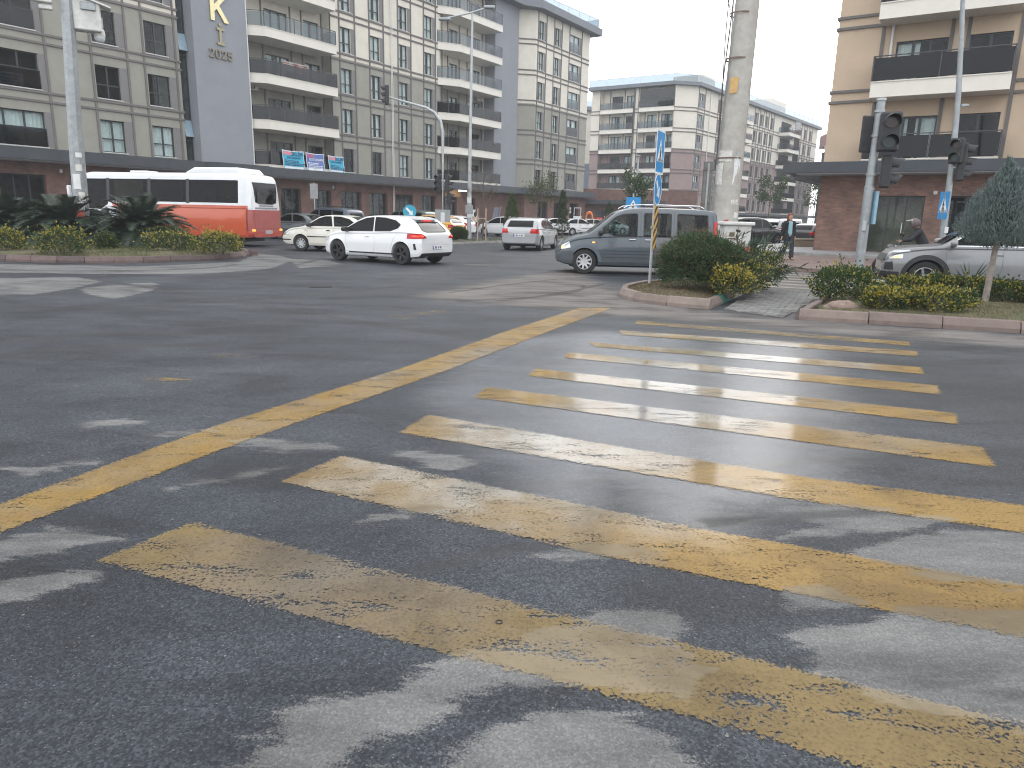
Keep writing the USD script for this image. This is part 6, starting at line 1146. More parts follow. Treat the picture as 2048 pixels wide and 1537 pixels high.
# concrete pole with cables
cp = np.array([7.24, 25.5])
t = thing('concrete_pole', 'thick pale concrete utility pole with cable bands and torn posters behind the van', 'utility pole', (*cp, .13))
R0 = .50
obj('shaft', tube([[0, 0, 0], [0, 0, 1.9], [.03, 0, 3.9], [.24, 0, 13]], [.47, .455, .43, .32], 28), CONC, t, smooth=35); obj('footing', trimesh.creation.cylinder(.60, .5, sections=28).apply_translation([0, 0, .25]), CONC, t)
for z in (3.42, 6.55, 7.92): obj('steel_band', trimesh.creation.annulus(.40, .455 - (z - 3) * .0112, .05, sections=28).apply_translation([0, 0, z]), RUST, t)
def cpaper(z, w, h, m, a, nm='poster'):
    r = .472 - z * .0115 + .003; n = 9; th = np.linspace(-w / r / 2, w / r / 2, n) - PI / 2 + a - .29; rows = 5; V = []
    for k in range(rows):
        for q in th: V.append(((r + RNG.uniform(0, .006)) * math.cos(q + RNG.uniform(-.02, .02)), (r) * math.sin(q), z + h * k / (rows - 1) + RNG.uniform(-.02, .02)))
    F = [[k * n + i, k * n + i + 1, (k + 1) * n + i + 1, (k + 1) * n + i] for k in range(rows - 1) for i in range(n - 1)]; obj(nm, (np.array(V), F), m, t)
cpaper(2.5, .42, .95, PAP[1], .85); cpaper(3.35, .3, .25, mat('teal_poster', (.10, .32, .34), .7), .8); cpaper(2.55, .3, .7, PAPER, -.75); cpaper(3.3, .5, .35, PAPER, -.4); cpaper(1.05, .42, .30, PAP[1], -.6); cpaper(.95, .13, .45, mat('red_scrawl', (.40, .06, .05), .7), .15, 'paint_scrawl'); cpaper(1.45, .22, .2, PAP[1], .95); cpaper(5.45, .26, .5, mat('ochre_label', (.52, .33, .12), .6), -.15, 'ochre_label'); cpaper(1.9, .3, .16, PAPER, .7)
for k, (dx, w_) in enumerate(((-.50, .02), (-.44, .016), (-.54, .014))):
    zs = np.linspace(3.2, 13, 24); obj('cable', tube([[dx + .012 * z + .05 * math.sin(z * .9 + k * 2) - .02 * k, -.10 - .05 * k, z] for z in zs], w_, 6), [RUST, mat('grey_cable', (.20, .21, .22), .6), HEADB][k], t)
obj('slack_cable', tube([[-.42, -.1, 8.0], [-.7, -.1, 8.8], [-1.2, -.1, 9.9], [-1.6, -.1, 11.2]], .012, 6), HEADB, t)
t = thing('cable_duct', 'narrow rusty steel cable duct standing against the concrete pole', 'cable duct', (cp[0] - .74, cp[1] - .12, .13)); obj('channel', bbox(-.14, .14, -.08, .08, 0, 3.3, .01), mat('duct_steel', (.15, .145, .14), .6, .4, var=.2, dirt=.4), t)
for z in (.8, 1.9, 3.0): obj('clip', bbox(-.155, .155, -.095, .095, z, z + .05), RUST, t)
obj('duct_lip', box(-.03, .03, -.10, -.081, .1, 3.25), GALV, t)
t = thing('electric_cabinet', 'white electrical cabinet with an overhanging lid by the concrete pole', 'cabinet', (cp[0] + .02, cp[1] - 1.3, .13), 4)
obj('case', bbox(-.45, .45, -.25, .25, 0, 1.22, .015), mat('cabinet_white', (.52, .53, .51), .5, dirt=.4, dirtcol=(.3, .27, .22)), t); obj('lid', bbox(-.54, .54, -.33, .33, 1.222, 1.34, .03), mat('cabinet_lid', (.60, .60, .58), .5, dirt=.2), t)
obj('lock_window', bbox(-.28, -.10, -.262, -.252, .86, 1.0, .004), mat('lock_dark', (.10, .085, .04), .5), t); obj('door_seam', box(-.004, .004, -.256, -.2505, .06, 1.18), HEADB, t); obj('door_notice', box(-.38, -.2, -.256, -.2505, .4, .62), PAPER, t)
# keep-left / crossing signs on the island tip, seen nearly from the edge
sp = at(1298, 580); sp = np.array(sp) * 1.0
t = thing('sign_post', 'blue crossing and keep-right signs seen edge-on above a striped yellow board on the island', 'road sign', (*sp, .12))
obj('pole', cyl([0, 0, 0], [0, 0, 3.15], .032, 12), GALVL, t)
sf = 180 + math.degrees(math.atan2(sp[0], sp[1])) - 76
F = upright([0, 0, 0], sf); n_ = np.array([math.sin(math.radians(sf)), math.cos(math.radians(sf))])
def up(z, d=.045): return upright([n_[0] * d, n_[1] * d, z], sf)
g = node('crossing_sign', t); obj('panel', up(2.70)(plate(sbox(-.32, -.38, .32, .44).buffer(.02), 0, .004)), SIGB, g); obj('panel_rim', up(2.70)(plate(sbox(-.32, -.38, .32, .44).buffer(.03).difference(sbox(-.31, -.37, .31, .43)), .001, .006)), SIGW, g); icon(g, up(2.74))
g = node('keep_right_sign', t); obj('disc', up(1.98)(plate(Point(0, 0).buffer(.32, 24), 0, .004)), SIGB, g); obj('disc_rim', up(1.98)(plate(Point(0, 0).buffer(.325, 24).difference(Point(0, 0).buffer(.30, 24)), .003, .007)), SIGW, g); obj('arrow', up(1.98)(plate(affinity.rotate(unary_union([sbox(-.05, -.05, .05, .22), Polygon([(-.15, -.03), (.15, -.03), (0, -.23)])]), 40, origin=(0, 0)), .004, .008)), SIGW, g)
g = node('hazard_board', t); obj('panel', up(1.22)(plate(sbox(-.16, -.46, .16, .42), 0, .004)), mat('sign_yellow', (.58, .34, .07), .45), g)
for k in range(-3, 5): 
    q = Polygon([(-.16, k * .22), (.16, k * .22 + .22), (.16, k * .22 + .32), (-.16, k * .22 + .10)]).intersection(sbox(-.158, -.458, .158, .418))
    if q.area > .001: obj('black_stripe', up(1.22)(plate(q, .004, .006)), SIGK, g)
for z in (1.2, 2.0, 2.75): obj('clamp', bbox(-.05, .05, -.05, .05, z - .03, z + .03), GALV, t)
# signal pole nearest the right median
pp = np.array([7.72, 16.25])
t = thing('traffic_light', 'traffic light on a thick galvanised pole rising from the round bush at right', 'traffic light', (*pp, .14))
obj('pole', tube([[0, 0, 0], [0, 0, 2.15], [0, 0, 2.16], [.015, 0, 3.92]], [.105, .10, .092, .085], 20), GALV, t, smooth=35); obj('cap', trimesh.creation.cylinder(.10, .05, sections=20).apply_translation([.015, 0, 3.94]), GALVL, t)
signal_head(t, [.16, -.24, 2.86], 197, 2, s=1.25); signal_head(t, [.26, -.10, 2.12], 112, 2, s=1.05)
obj('signal_backplate', bbox(-.30, -.06, .04, .10, 2.86, 3.62, .02), HEADB, t)
for z in (2.1, 2.4, 3.2, 3.7): obj('clamp', trimesh.creation.annulus(.088, .112, .05, sections=20).apply_translation([.01, 0, z]), GALV, t)
obj('edge_sign', bbox(.10, .16, -.16, .02, 1.35, 2.05, .004), mat('sign_edge', (.20, .33, .42), .4), t); obj('push_button', bbox(-.10, -.02, -.14, -.08, 1.2, 1.42, .01), GALVL, t)
# second signal pole with lamp mast on the brick pavement
p2 = np.array([11.6, 19.85])
t = thing('lamp_mast_with_signal', 'tall curved lamp mast carrying signal heads and a small crossing sign at right', 'lamp mast', (*p2, .1))
obj('pole', tube([[0, 0, 0], [-.06, 0, 3.0], [-.17, 0, 4.6], [-.34, 0, 6.2], [-.48, -.02, 7.2], [-.85, -.06, 8.2], [-1.5, -.2, 9.2]], [.095, .078, .068, .058, .052, .048, .044], 16), GALV, t, smooth=40)
signal_head(t, [-.12, -.22, 2.98], 222, 2, s=1.0); signal_head(t, [.12, -.10, 2.55], 118, 3, s=1.0)
for z in (2.9, 3.5, 4.45): obj('clamp', trimesh.creation.annulus(.085, .115, .05, sections=20).apply_translation([.01, 0, z]), GALV, t)
g = node('crossing_sign', t); f2 = 277; nn2 = np.array([math.sin(math.radians(f2)), math.cos(math.radians(f2))]); U2 = lambda z, d=.11: upright([nn2[0] * d, nn2[1] * d, z], f2)
obj('panel', U2(1.92)(plate(sbox(-.28, -.36, .28, .36), 0, .004)), SIGB, g); icon(g, U2(1.94))
obj('sticker', bbox(-.05, .05, -.106, -.09, 1.2, 1.36, .002), PAP[1], t)
# far signal mast with an arm, street lamp, small signs
def px_at(px, dist, z=0): 
    d = np.array([(px - 1024) * .973 / 1430, 1.0]); d /= np.linalg.norm(d); return d * dist
q = px_at(878, 40.5)
t = thing('signal_mast', 'grey signal mast with a curved arm reaching left over the far road', 'traffic light', (*q, .14))
arm = [[0, 0, 0], [0, 0, 5.6], [-.12, 0, 6.2], [-.45, 0, 6.62], [-.9, 0, 6.85], [-2.95, 0, 7.35]]
obj('pole', tube(arm, [.10, .085, .08, .075, .07, .045], 14), GALVL, t, smooth=40); signal_head(t, [-2.95, -.05, 6.95], 255, 3); signal_head(t, [.25, .05, 2.5], 100, 3); signal_head(t, [-.25, 0, 2.5], 200, 3); signal_head(t, [.32, .1, 1.65 + .2], 80, 2)
obj('notice_board', bbox(-.42, .42, -.13, -.11, .95, 1.6, .01), SIGBACK, t); obj('paper', bbox(-.1, .12, -.145, -.131, .9, 1.45, .003), PAP[1], t)
q = px_at(931, 42.5)
t = thing('street_lamp', 'grey street lamp with a two-armed luminaire on the far planted strip', 'street lamp', (*q, .14))
obj('pole', tube([[0, 0, 0], [0, 0, 3.2], [0, 0, 3.25], [.08, 0, 12.0]], [.13, .12, .10, .06], 14), GALVL, t, smooth=40); obj('arm', tube([[-1.3, 0, 11.75], [.05, 0, 12.05], [1.0, 0, 12.35]], .045, 10), GALVL, t)
obj('lamp_head', rot(bbox(-1.75, -1.1, -.13, .13, 11.62, 11.76, .04), 0.0, [0, 1, 0]), GALV, t); obj('lamp_head', bbox(.7, 1.3, -.13, .13, 12.26, 12.42, .04), GALV, t); obj('fixture_box', bbox(-.22, .22, -.16, -.10, 1.4, 1.9, .02), SIGBACK, t)
for z in (1.2, 2.0): obj('poster', bbox(-.12, .12, -.145, -.13, z, z + .35, .003), PAP[1], t)
q = px_at(812, 31.5)
t = thing('arrow_sign', 'round turquoise keep-right arrow sign above the roof of the white hatchback', 'road sign', (*q, 0))
fz = 180 + math.degrees(math.atan2(*q)); U3 = lambda z: upright([0, -.04, z], fz)
obj('post', cyl([0, 0, 0], [0, 0, 1.75], .03, 10), GALV, t); obj('disc', U3(1.58)(plate(Point(0, 0).buffer(.28, 24), 0, .005)), SIGT, t)
obj('arrow', U3(1.58)(plate(affinity.rotate(unary_union([sbox(-.045, -.06, .045, .20), Polygon([(-.12, -.05), (.12, -.05), (0, -.20)])]), 45, origin=(0, 0)), .006, .010)), SIGW, t)
q = px_at(622, 47)
t = thing('blank_sign', 'back of a small grey rectangular sign on a thin post behind the bus', 'road sign', (*q, .1)); obj('post', cyl([0, 0, 0], [0, 0, 3.1], .035, 10), GALVL, t); obj('panel', bbox(-.24, .24, -.05, -.03, 2.15, 3.05, .01), SIGBACK, t); obj('bracket', bbox(-.26, .26, -.028, .03, 2.5, 2.54), GALV, t)
q = px_at(1257, 34)
t = thing('far_crossing_sign', 'square blue pedestrian sign above the bonnet of the van', 'road sign', (*q, .1)); fz4 = 180 + math.degrees(math.atan2(*q)); U4 = lambda z: upright([0, -.05, z], fz4)
obj('post', cyl([0, 0, 0], [0, 0, 2.5], .035, 10), GALVL, t); obj('panel', U4(1.98)(plate(sbox(-.33, -.36, .33, .36), 0, .005)), SIGB, t); icon(t, U4(1.98))
q = px_at(1262, 62)
t = thing('far_lamp_post', 'slim grey lamp post with a leafy sapling before the mauve block', 'street lamp', (*q, 0)); obj('pole', tube([[0, 0, 0], [0, 0, 6.4]], [.12, .08], 12), GALVL, t); obj('head', bbox(-.16, .16, -.16, .16, 6.4, 6.55, .03), GALV, t)
# odd things before the shops
t = thing('leaning_boards', 'white and grey boards leaning against the brick shopfront', 'boards'); fA = Face(t, PA, 33.3)
for u, w_, h_, m_ in ((15.3, .5, 1.9, SIGW), (16.1, .35, 1.2, PAPER), (18.9, .9, 2.2, mat('grey_board', (.16, .16, .19), .6)), (19.9, .3, 2.3, mat('grey_board', (.16, .16, .19), .6)), (21.3, .5, 1.0, mat('wood_board', (.42, .32, .22), .8))): fA.add('board', rot(box(u, u + w_, -.05, 0, 0, h_), .22, [1, 0, 0], [0, 0, 0]).apply_translation([0, -1.15, .145]), m_)
t = thing('vending_stand', 'red and white refreshment stand with an orange lifebuoy ring at the brick podium', 'stall', (*px_at(1178, 72), 0), -5)
obj('red_box', bbox(.3, 1.3, -.4, .4, 0, 1.5, .04), mat('stand_red', (.55, .04, .04), .4), t); obj('white_panel', bbox(-1.9, -1.1, -.1, 0, .3, 1.6, .02), SIGW, t); obj('frame', join([box(-1.85, -1.8, -.15, -.1, 1.5, 2.4), box(-1.2, -1.15, -.15, -.1, 1.5, 2.4), box(-1.85, -1.15, -.15, -.1, 2.35, 2.4)]), SIGW, t); obj('ring', rot(trimesh.creation.torus(.5, .13, major_sections=28, minor_sections=10), PI / 2, [1, 0, 0]).apply_scale([.65, 1, 1.2]).apply_translation([-.35, -.3, 1.35]), mat('lifebuoy_orange', (.62, .16, .03), .5), t, smooth=True); obj('lamp', bbox(1.1, 1.35, -.45, -.4, 1.5, 1.7, .02), emit('stand_light', (1, .25, .2), 2.0), t)
t = thing('planter_kerb', 'low pale stone planter edge behind the walking woman', 'planter', (15.2, 37.9, .05), 20); obj('block', bbox(-1.3, 1.3, -.25, .25, 0, .55, .03), YB, t); obj('dark_block', bbox(1.9, 2.7, -.3, .3, 0, .6, .03), mat('dark_stone', (.12, .115, .11), .8), t); obj('cap', bbox(-1.34, 1.34, -.29, .29, .552, .62, .02), YB, t)
# a plain rock and a concrete lump on the median
def rock(c, s, seed):
    m = trimesh.creation.icosphere(3, 1.0); v = np.asarray(m.vertices); m.vertices = v * (np.array(s) * (.72 + .5 * meshkit.fbm(v * 1.6 + seed, 4)[:, None])) + np.array(c); return m
ROCK = mat('beige_rock', (.22, .16, .135), .9, var=.3, scale=8, bump=.6)
rk = tag(obj('rock', rock([*at(1683, 622, .1), .13], (.30, .16, .15), 3), ROCK, smooth=25), 'rough reddish rock at the foot of the round bush on the right median', 'rock')
tag(obj('rock', rock([7.35, 14.6, .2], (.32, .3, .22), 9), mat('pale_rock', (.36, .35, .32), .9, var=.25, scale=8, bump=.6), smooth=25), 'pale rubble lump between the round bush and the crossover', 'rock')
# ------------------------------------------------------------------ plants
def leaves(P, Dn, size, wid, rng, curl=.15):
    """one pointed leaf (4 triangles, folded along its midrib) at every point, along the direction Dn"""
    n = len(P); Dn = Dn / (np.linalg.norm(Dn, axis=1, keepdims=True) + 1e-9); r = rng.normal(size=(n, 3)); S = np.cross(Dn, r); S /= np.linalg.norm(S, axis=1, keepdims=True) + 1e-9; N = np.cross(S, Dn)
    l = (size * rng.uniform(.65, 1.25, n))[:, None]; w = (wid * rng.uniform(.75, 1.2, n))[:, None]
    a = P; b = P + Dn * l * .5 + S * w * .5 + N * curl * w; c = P + Dn * l; d = P + Dn * l * .5 - S * w * .5 + N * curl * w
    V = np.stack([a, b, c, d], 1).reshape(-1, 3); k = np.arange(n)[:, None] * 4; F = np.concatenate([k + [[0, 1, 2]], k + [[0, 2, 3]]], 0)
    return V, F
def crown_points(n, c, r, rng, rough=.25, seed=0, shell=.55, flat=0.0):
    u = rng.normal(size=(n, 3)); u /= np.linalg.norm(u, axis=1, keepdims=True)
    if flat: u[:, 2] = np.where(u[:, 2] < -flat, -u[:, 2] * .5, u[:, 2]); u /= np.linalg.norm(u, axis=1, keepdims=True)
    bump = 1 + rough * (meshkit.fbm(u * 2.6 + seed * 7.1, 3) - .5) * 2 + .10 * (meshkit.noise(u * 9 + seed * 3.3) - .5)
    t = (shell + (1 - shell) * rng.random(n) ** .5); return np.array(c) + u * np.array(r) * (bump * t)[:, None], u, t
GRN = leafmat('euonymus_green', (.012, .028, .010), (.055, .085, .026), .4); YEL = leafmat('euonymus_yellow', (.12, .115, .022), (.42, .34, .055), .45); MIDG = leafmat('bush_green', (.013, .030, .010), (.05, .085, .022), .4)
JUN = leafmat('juniper_green', (.014, .032, .015), (.062, .105, .045), .5, .12); BLUEG = leafmat('blue_conifer', (.050, .078, .074), (.185, .235, .22), .6, .12); CYC = leafmat('cycad_green', (.008, .016, .011), (.028, .046, .028), .35, .08); OLE = leafmat('oleander_green', (.014, .030, .020), (.060, .090, .062), .4, .15)
TWIG = mat('twig_bark', (.10, .08, .06), .9, var=.3, scale=20); BARK = mat('pale_bark', (.22, .19, .165), .9, var=.25, scale=14, bump=.4); DEAD = leafmat('dry_leaves', (.09, .06, .03), (.20, .14, .07), .7)
def shrub(c, r, label, n=1500, yellow=.35, leaf=.055, seed=0, group=None, name='variegated_shrub', green=None, top=.2, cat='shrub'):
    rng = np.random.default_rng(100 + seed); t = thing(name, label, cat, (c[0], c[1], c[2]), 0, group)
    P, u, s = crown_points(n, (0, 0, r[2] * .80), r, rng, .52, seed, .45, .75); lowz = P[:, 2] < .05; P[lowz, 2] = rng.uniform(.0, .14, lowz.sum())
    sp_ = rng.random(n) < .07; P[sp_] = P[sp_] * rng.uniform(1.08, 1.34, (sp_.sum(), 1)); nz = meshkit.fbm(u * 2.0 + seed * 5, 3); y = (rng.random(n) < .62 * yellow * np.clip(.25 + 2.4 * (nz - .38) + .9 * (P[:, 2] / (2 * r[2]) - top), 0, 1.6)) & (s > .72)
    Dn = u * .8 + rng.normal(size=(n, 3)) * .6 + [0, 0, .5]
    obj('green_leaves', leaves(P[~y], Dn[~y], leaf, leaf * .52, rng), green or GRN, t)
    if y.sum() > 4: obj('yellow_leaves', leaves(P[y], Dn[y], leaf * 1.05, leaf * .58, rng), YEL, t)
    st = []
    for k in range(9):
        a = rng.uniform(0, 2 * PI); e = np.array([r[0] * .8 * math.cos(a), r[1] * .8 * math.sin(a), r[2] * rng.uniform(.9, 1.7)]); st.append(tube([[.15 * e[0], .15 * e[1], -.05], e * [.5, .5, .45], e], [.014, .009, .004], 5))
    obj('stems', join(st), TWIG, t); return t
def on(px, py, z=.15): return (*at(px, py, z), z)
GI = 'low variegated shrubs on the planted islands'
# nose island
def juniper(c, r, label, n, seed, m=JUN, blade=.085, wid=.020):
    rng = np.random.default_rng(seed); t = thing('juniper_bush', label, 'bush', c)
    P, u, s = crown_points(n, (0, 0, r[2] * .86), r, rng, .26, seed, .55, .6); lowz = P[:, 2] < .03; P[lowz, 2] = rng.uniform(0, .1, lowz.sum())
    k = rng.integers(0, n, n); Dn = u * .7 + rng.normal(size=(n, 3)) * .55 + [0, 0, .35]
    obj('foliage', leaves(P, Dn, blade, wid, rng, .3), m, t)
    P2, u2, s2 = crown_points(n // 14, (0, 0, r[2]), np.array(r) * 1.02, rng, .26, seed, .95, .35); obj('dry_tips', leaves(P2, u2 + rng.normal(size=(len(P2), 3)) * .7, blade * 1.3, .008, rng), DEAD, t)
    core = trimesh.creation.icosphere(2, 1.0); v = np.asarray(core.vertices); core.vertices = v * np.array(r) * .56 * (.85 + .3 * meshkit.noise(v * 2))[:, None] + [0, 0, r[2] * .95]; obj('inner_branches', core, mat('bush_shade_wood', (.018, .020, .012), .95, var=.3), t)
    return t
juniper((3.70, 14.3, .12), (.88, .80, .60), 'large rounded dark green juniper bush on the island nose', 15000, 21)
shrub((4.08, 13.45, .13), (.42, .34, .30), 'bright yellow-leaved shrub at the front corner of the nose island', 1500, .95, .06, 1, top=.0)
shrub((4.62, 14.25, .13), (.50, .42, .36), 'half yellow shrub behind the bright yellow one on the nose island', 1500, .5, .06, 2)
shrub((5.22, 15.4, .13), (.50, .5, .46), 'darker green shrub with few yellow tips at the rear corner of the nose island', 1800, .22, .06, 3)
def spiky(c, n, L, label, seed, name='oleander_clump', rise=(.5, 1.35), m=OLE, leaf=.21, wid=.030, cat='shrub', spread=1.0):
    """clump of long stems carrying narrow leaves"""
    rng = np.random.default_rng(seed); t = thing(name, label, cat, c)
    for k in range(n):
        a = rng.uniform(0, 2 * PI); el = rng.uniform(*rise); l = L * rng.uniform(.6, 1.1); d = np.array([math.cos(a) * math.cos(el), math.sin(a) * math.cos(el), math.sin(el)]); base = np.array([math.cos(a), math.sin(a), 0]) * .12 * spread
        s = np.linspace(0, 1, 9)[:, None]; pts = base + d * l * s + np.array([0, 0, -.22]) * l * s ** 2.2
        b = node('branch', t); obj('stem', tube(pts, np.linspace(.009, .003, 9), 4), TWIG, b)
        q = np.linspace(.22, 1, 34); X = np.stack([np.interp(q, s[:, 0], pts[:, i]) for i in range(3)], 1); Tn = np.gradient(X, axis=0); side = rng.normal(size=X.shape); obj('leaves', leaves(X, Tn / np.linalg.norm(Tn, axis=1, keepdims=True) * .9 + side * .42, leaf, wid, rng), m, b)
    return t
spiky((4.75, 15.95, .13), 52, 1.45, 'spiky oleander clump rising behind the juniper bush in front of the cabinet', 31)
spiky((5.45, 16.3, .13), 22, 1.25, 'thin oleander clump at the far end of the nose island', 32)
# right median
shrub((*at(1688, 598, .15), .12), (.60, .52, .34), 'round glossy green bush at the foot of the traffic light pole', 3800, .16, .06, 4, name='round_bush', green=MIDG)
for k, (x, y, r, yl, lb) in enumerate([(*at(1770, 619, .15), (.40, .32, .19), .75, 'yellow-tipped shrub nearest the reddish rock on the right median'), (*at(1872, 623, .15), (.54, .34, .215), .8, 'widest yellow-tipped shrub at the front of the right median, left of the conifer'),
        (*at(1812, 588, .15), (.50, .38, .20), .55, 'yellow-green hedge shrub right in front of the crossover bumper'), (*at(1880, 589, .15), (.50, .38, .21), .5, 'yellow-green hedge shrub before the front wheel of the crossover'), (*at(1945, 592, .15), (.42, .36, .20), .42, 'yellow-green hedge shrub just left of the conifer trunk in the rear row'), (*at(2015, 604, .15), (.48, .38, .22), .25, 'green hedge shrub just right of the conifer trunk'), (*at(2090, 608, .15), (.55, .4, .23), .3, 'green hedge shrub at the right edge of the frame'), (13.2, 12.5, (.6, .5, .36), .3, 'hedge shrub beyond the right edge')]):
    if k < 7: shrub((x, y, .15), r, lb, 2300, yl, .058, 10 + k, GI if False else None)
shrub((*at(1925, 617, .15), .15), (.2, .18, .17), 'small dark green shrub touching the widest yellow-tipped one', 800, .12, .055, 40)
# spiky yucca in the hedge
rng = np.random.default_rng(5); t = thing('yucca', 'spiky narrow-leaved yucca sticking out of the hedge before the crossover door', 'plant', (*at(1937, 583, .15), .25))
for k in range(15):
    a = PI * (k + .5) / 15 + rng.normal(0, .06); az_ = rng.uniform(-.5, .5); d = np.array([math.cos(a), az_ * .6, math.sin(a)]); d /= np.linalg.norm(d); l = rng.uniform(.55, .75); s = np.array([d[2], 0, -d[0]]) * .014
    obj('leaf', (np.array([d * .04 - s * .6, d * .04 + s * .6, d * l * .5 + s + [0, .006, 0], d * l + [0, 0, -.02], d * l * .5 - s + [0, .006, 0]]), [[0, 1, 2], [0, 2, 4], [2, 3, 4]]), CYC, t)
# blue-green conifer
rng = np.random.default_rng(77); t = thing('conifer_tree', 'small blue-green conifer with egg-shaped crown and bare pale trunk on the right median', 'tree', (*at(1970, 603, .16), .14))
obj('trunk', tube([[0, 0, -.05], [.01, 0, .5], [.03, .01, 1.0], [.05, 0, 1.5], [.05, 0, 2.35]], [.062, .05, .045, .035, .01], 12), BARK, t, smooth=40)
N = 15000; h = rng.random(N) ** 1.25; zc = 1.06 + 1.30 * h
prof = np.interp(h, [0, .08, .22, .45, .7, .88, 1.0], [.26, .58, .68, .60, .36, .17, .02]); th = rng.uniform(0, 2 * PI, N)
lump = 1 + .30 * (meshkit.fbm(np.column_stack([np.cos(th) * 2.2, np.sin(th) * 2.2, zc * 3.2]), 3, 4) - .5) * 2; rr = prof * lump * (.35 + .65 * rng.random(N) ** .45)
Pc = np.column_stack([rr * np.cos(th) + .05, rr * np.sin(th), zc + .05 * rng.normal(size=N)])
spk = rng.integers(0, 16, 900); sa = np.linspace(0, 2 * PI, 16, endpoint=False) + rng.normal(0, .2, 16); sz = rng.uniform(1.65, 2.32, 16); sr = np.interp((sz - 1.06) / 1.30, [0, .22, .7, 1], [.3, .52, .28, .02]); hh = rng.random(900)
Ps = np.column_stack([.05 + sr[spk] * np.cos(sa[spk]) * (1 - .15 * hh) + rng.normal(0, .022, 900) * (1 - hh), sr[spk] * np.sin(sa[spk]) * (1 - .15 * hh) + rng.normal(0, .022, 900) * (1 - hh), sz[spk] + .26 * hh])
P_ = np.vstack([Pc, Ps]); Dn = np.column_stack([P_[:, 0] * .6, P_[:, 1] * .6, np.full(len(P_), .75)]) + rng.normal(size=P_.shape) * .28
obj('foliage', leaves(P_, Dn, .075, .016, rng, .3), BLUEG, t)
br = []
for k in range(26):
    a = rng.uniform(0, 2 * PI); z = rng.uniform(1.08, 2.0); R_ = np.interp((z - 1.06) / 1.30, [0, .22, .7, 1], [.25, .5, .3, .05]); br.append(tube([[.05, 0, z], [.05 + R_ * .5 * math.cos(a), R_ * .5 * math.sin(a), z + .12], [.05 + R_ * .9 * math.cos(a), R_ * .9 * math.sin(a), z + .3]], [.012, .008, .003], 5))
obj('branches', join(br), TWIG, t)
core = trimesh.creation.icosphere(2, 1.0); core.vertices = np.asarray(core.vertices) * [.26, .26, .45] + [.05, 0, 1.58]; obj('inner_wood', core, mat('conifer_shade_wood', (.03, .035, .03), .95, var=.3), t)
# cycads on the left island
def cycad(c, L, nf, label, seed, trunk=.35):
    rng = np.random.default_rng(seed); t = thing('cycad_palm', label, 'palm', c)
    obj('trunk', tube([[0, 0, -.1], [0, 0, trunk * .6], [0, 0, trunk + .15]], [.2, .22, .10], 12), mat('cycad_bark', (.07, .055, .04), .95, var=.4, scale=25, bump=.8), t)
    for k in range(nf):
        a = 2 * PI * (k * .618) + rng.normal(0, .1); el = np.interp(k / nf, [0, .35, 1], [1.16, .72, -.02]) + rng.normal(0, .08); l = L * rng.uniform(.82, 1.08)
        s = np.linspace(0, 1, 12)[:, None]; d = np.array([math.cos(a) * math.cos(el), math.sin(a) * math.cos(el), math.sin(el)]); sag = .44 * math.cos(el) + .16
        pts = np.array([0, 0, trunk + .08]) + d * l * s + np.array([0, 0, -1]) * sag * l * s ** 2.1
        pts[:, 2] = np.maximum(pts[:, 2], .04); side = np.array([-math.sin(a), math.cos(a), 0]); q = np.linspace(.10, 1, 52); X = np.stack([np.interp(q, s[:, 0], pts[:, i]) for i in range(3)], 1); Tn = np.gradient(X, axis=0); Tn /= np.linalg.norm(Tn, axis=1, keepdims=True); Nn = np.cross(side, Tn)
        ll = (.27 * np.sin(PI * np.clip(.12 + .86 * q, 0, 1)) ** .6 * L / 1.5)[:, None]; V, F = [], []
        for sg in (-1, 1):
            dd = side * sg * .80 + Tn * .52 + Nn * .22 * np.sign(Nn[:, 2:3] + 1e-6); dd = dd / np.linalg.norm(dd, axis=1, keepdims=True) + rng.normal(0, .05, X.shape); w = Tn * .017
            o = len(V) * len(X) * 3 if V else 0; V.append(np.stack([X - w, X + w, X + dd * ll], 1).reshape(-1, 3)); F.append(np.arange(len(X) * 3).reshape(-1, 3) + o)
        rb = tube(pts, np.linspace(.012, .004, 12), 4); v0 = np.vstack(V); vv = np.vstack([v0, np.asarray(rb.vertices)]); ff = np.vstack(F + [np.asarray(rb.faces) + len(v0)])
        obj('frond', (vv, ff), CYC, t)
    return t
cycad((*at(287, 492, .2), .2), 2.1, 140, 'large dark cycad palm in front of the bus, rightmost of the three', 1, .38)
cycad((*at(135, 488, .2), .2), 2.1, 130, 'dark cycad palm around the foot of the camera mast', 2, .36)
cycad((*at(22, 484, .2), .2), 2.1, 130, 'dark cycad palm at the left edge of the frame', 3, .38)
for k, (px, py, r, yl, lb) in enumerate([(125, 508, (.72, .5, .40), .55, 'yellow-green shrub below the camera mast cycad on the left island'), (8, 502, (.6, .5, .36), .6, 'yellow-green shrub at the left edge of the left island'), (340, 503, (.85, .55, .34), .5, 'yellow-green shrub right of the largest cycad'), (440, 506, (.72, .55, .36), .95, 'bright yellow shrub at the rounded end of the left island'), (215, 500, (.3, .3, .28), .1, 'small green shrub between two cycads')]):
    shrub(on(px, py, .2), r, lb, 2000, yl, .075, 60 + k)
shrub((-11.9, 24.6, .2), (1.0, .6, .4), 'dark green low shrub behind the largest cycad', 1500, .05, .08, 70)
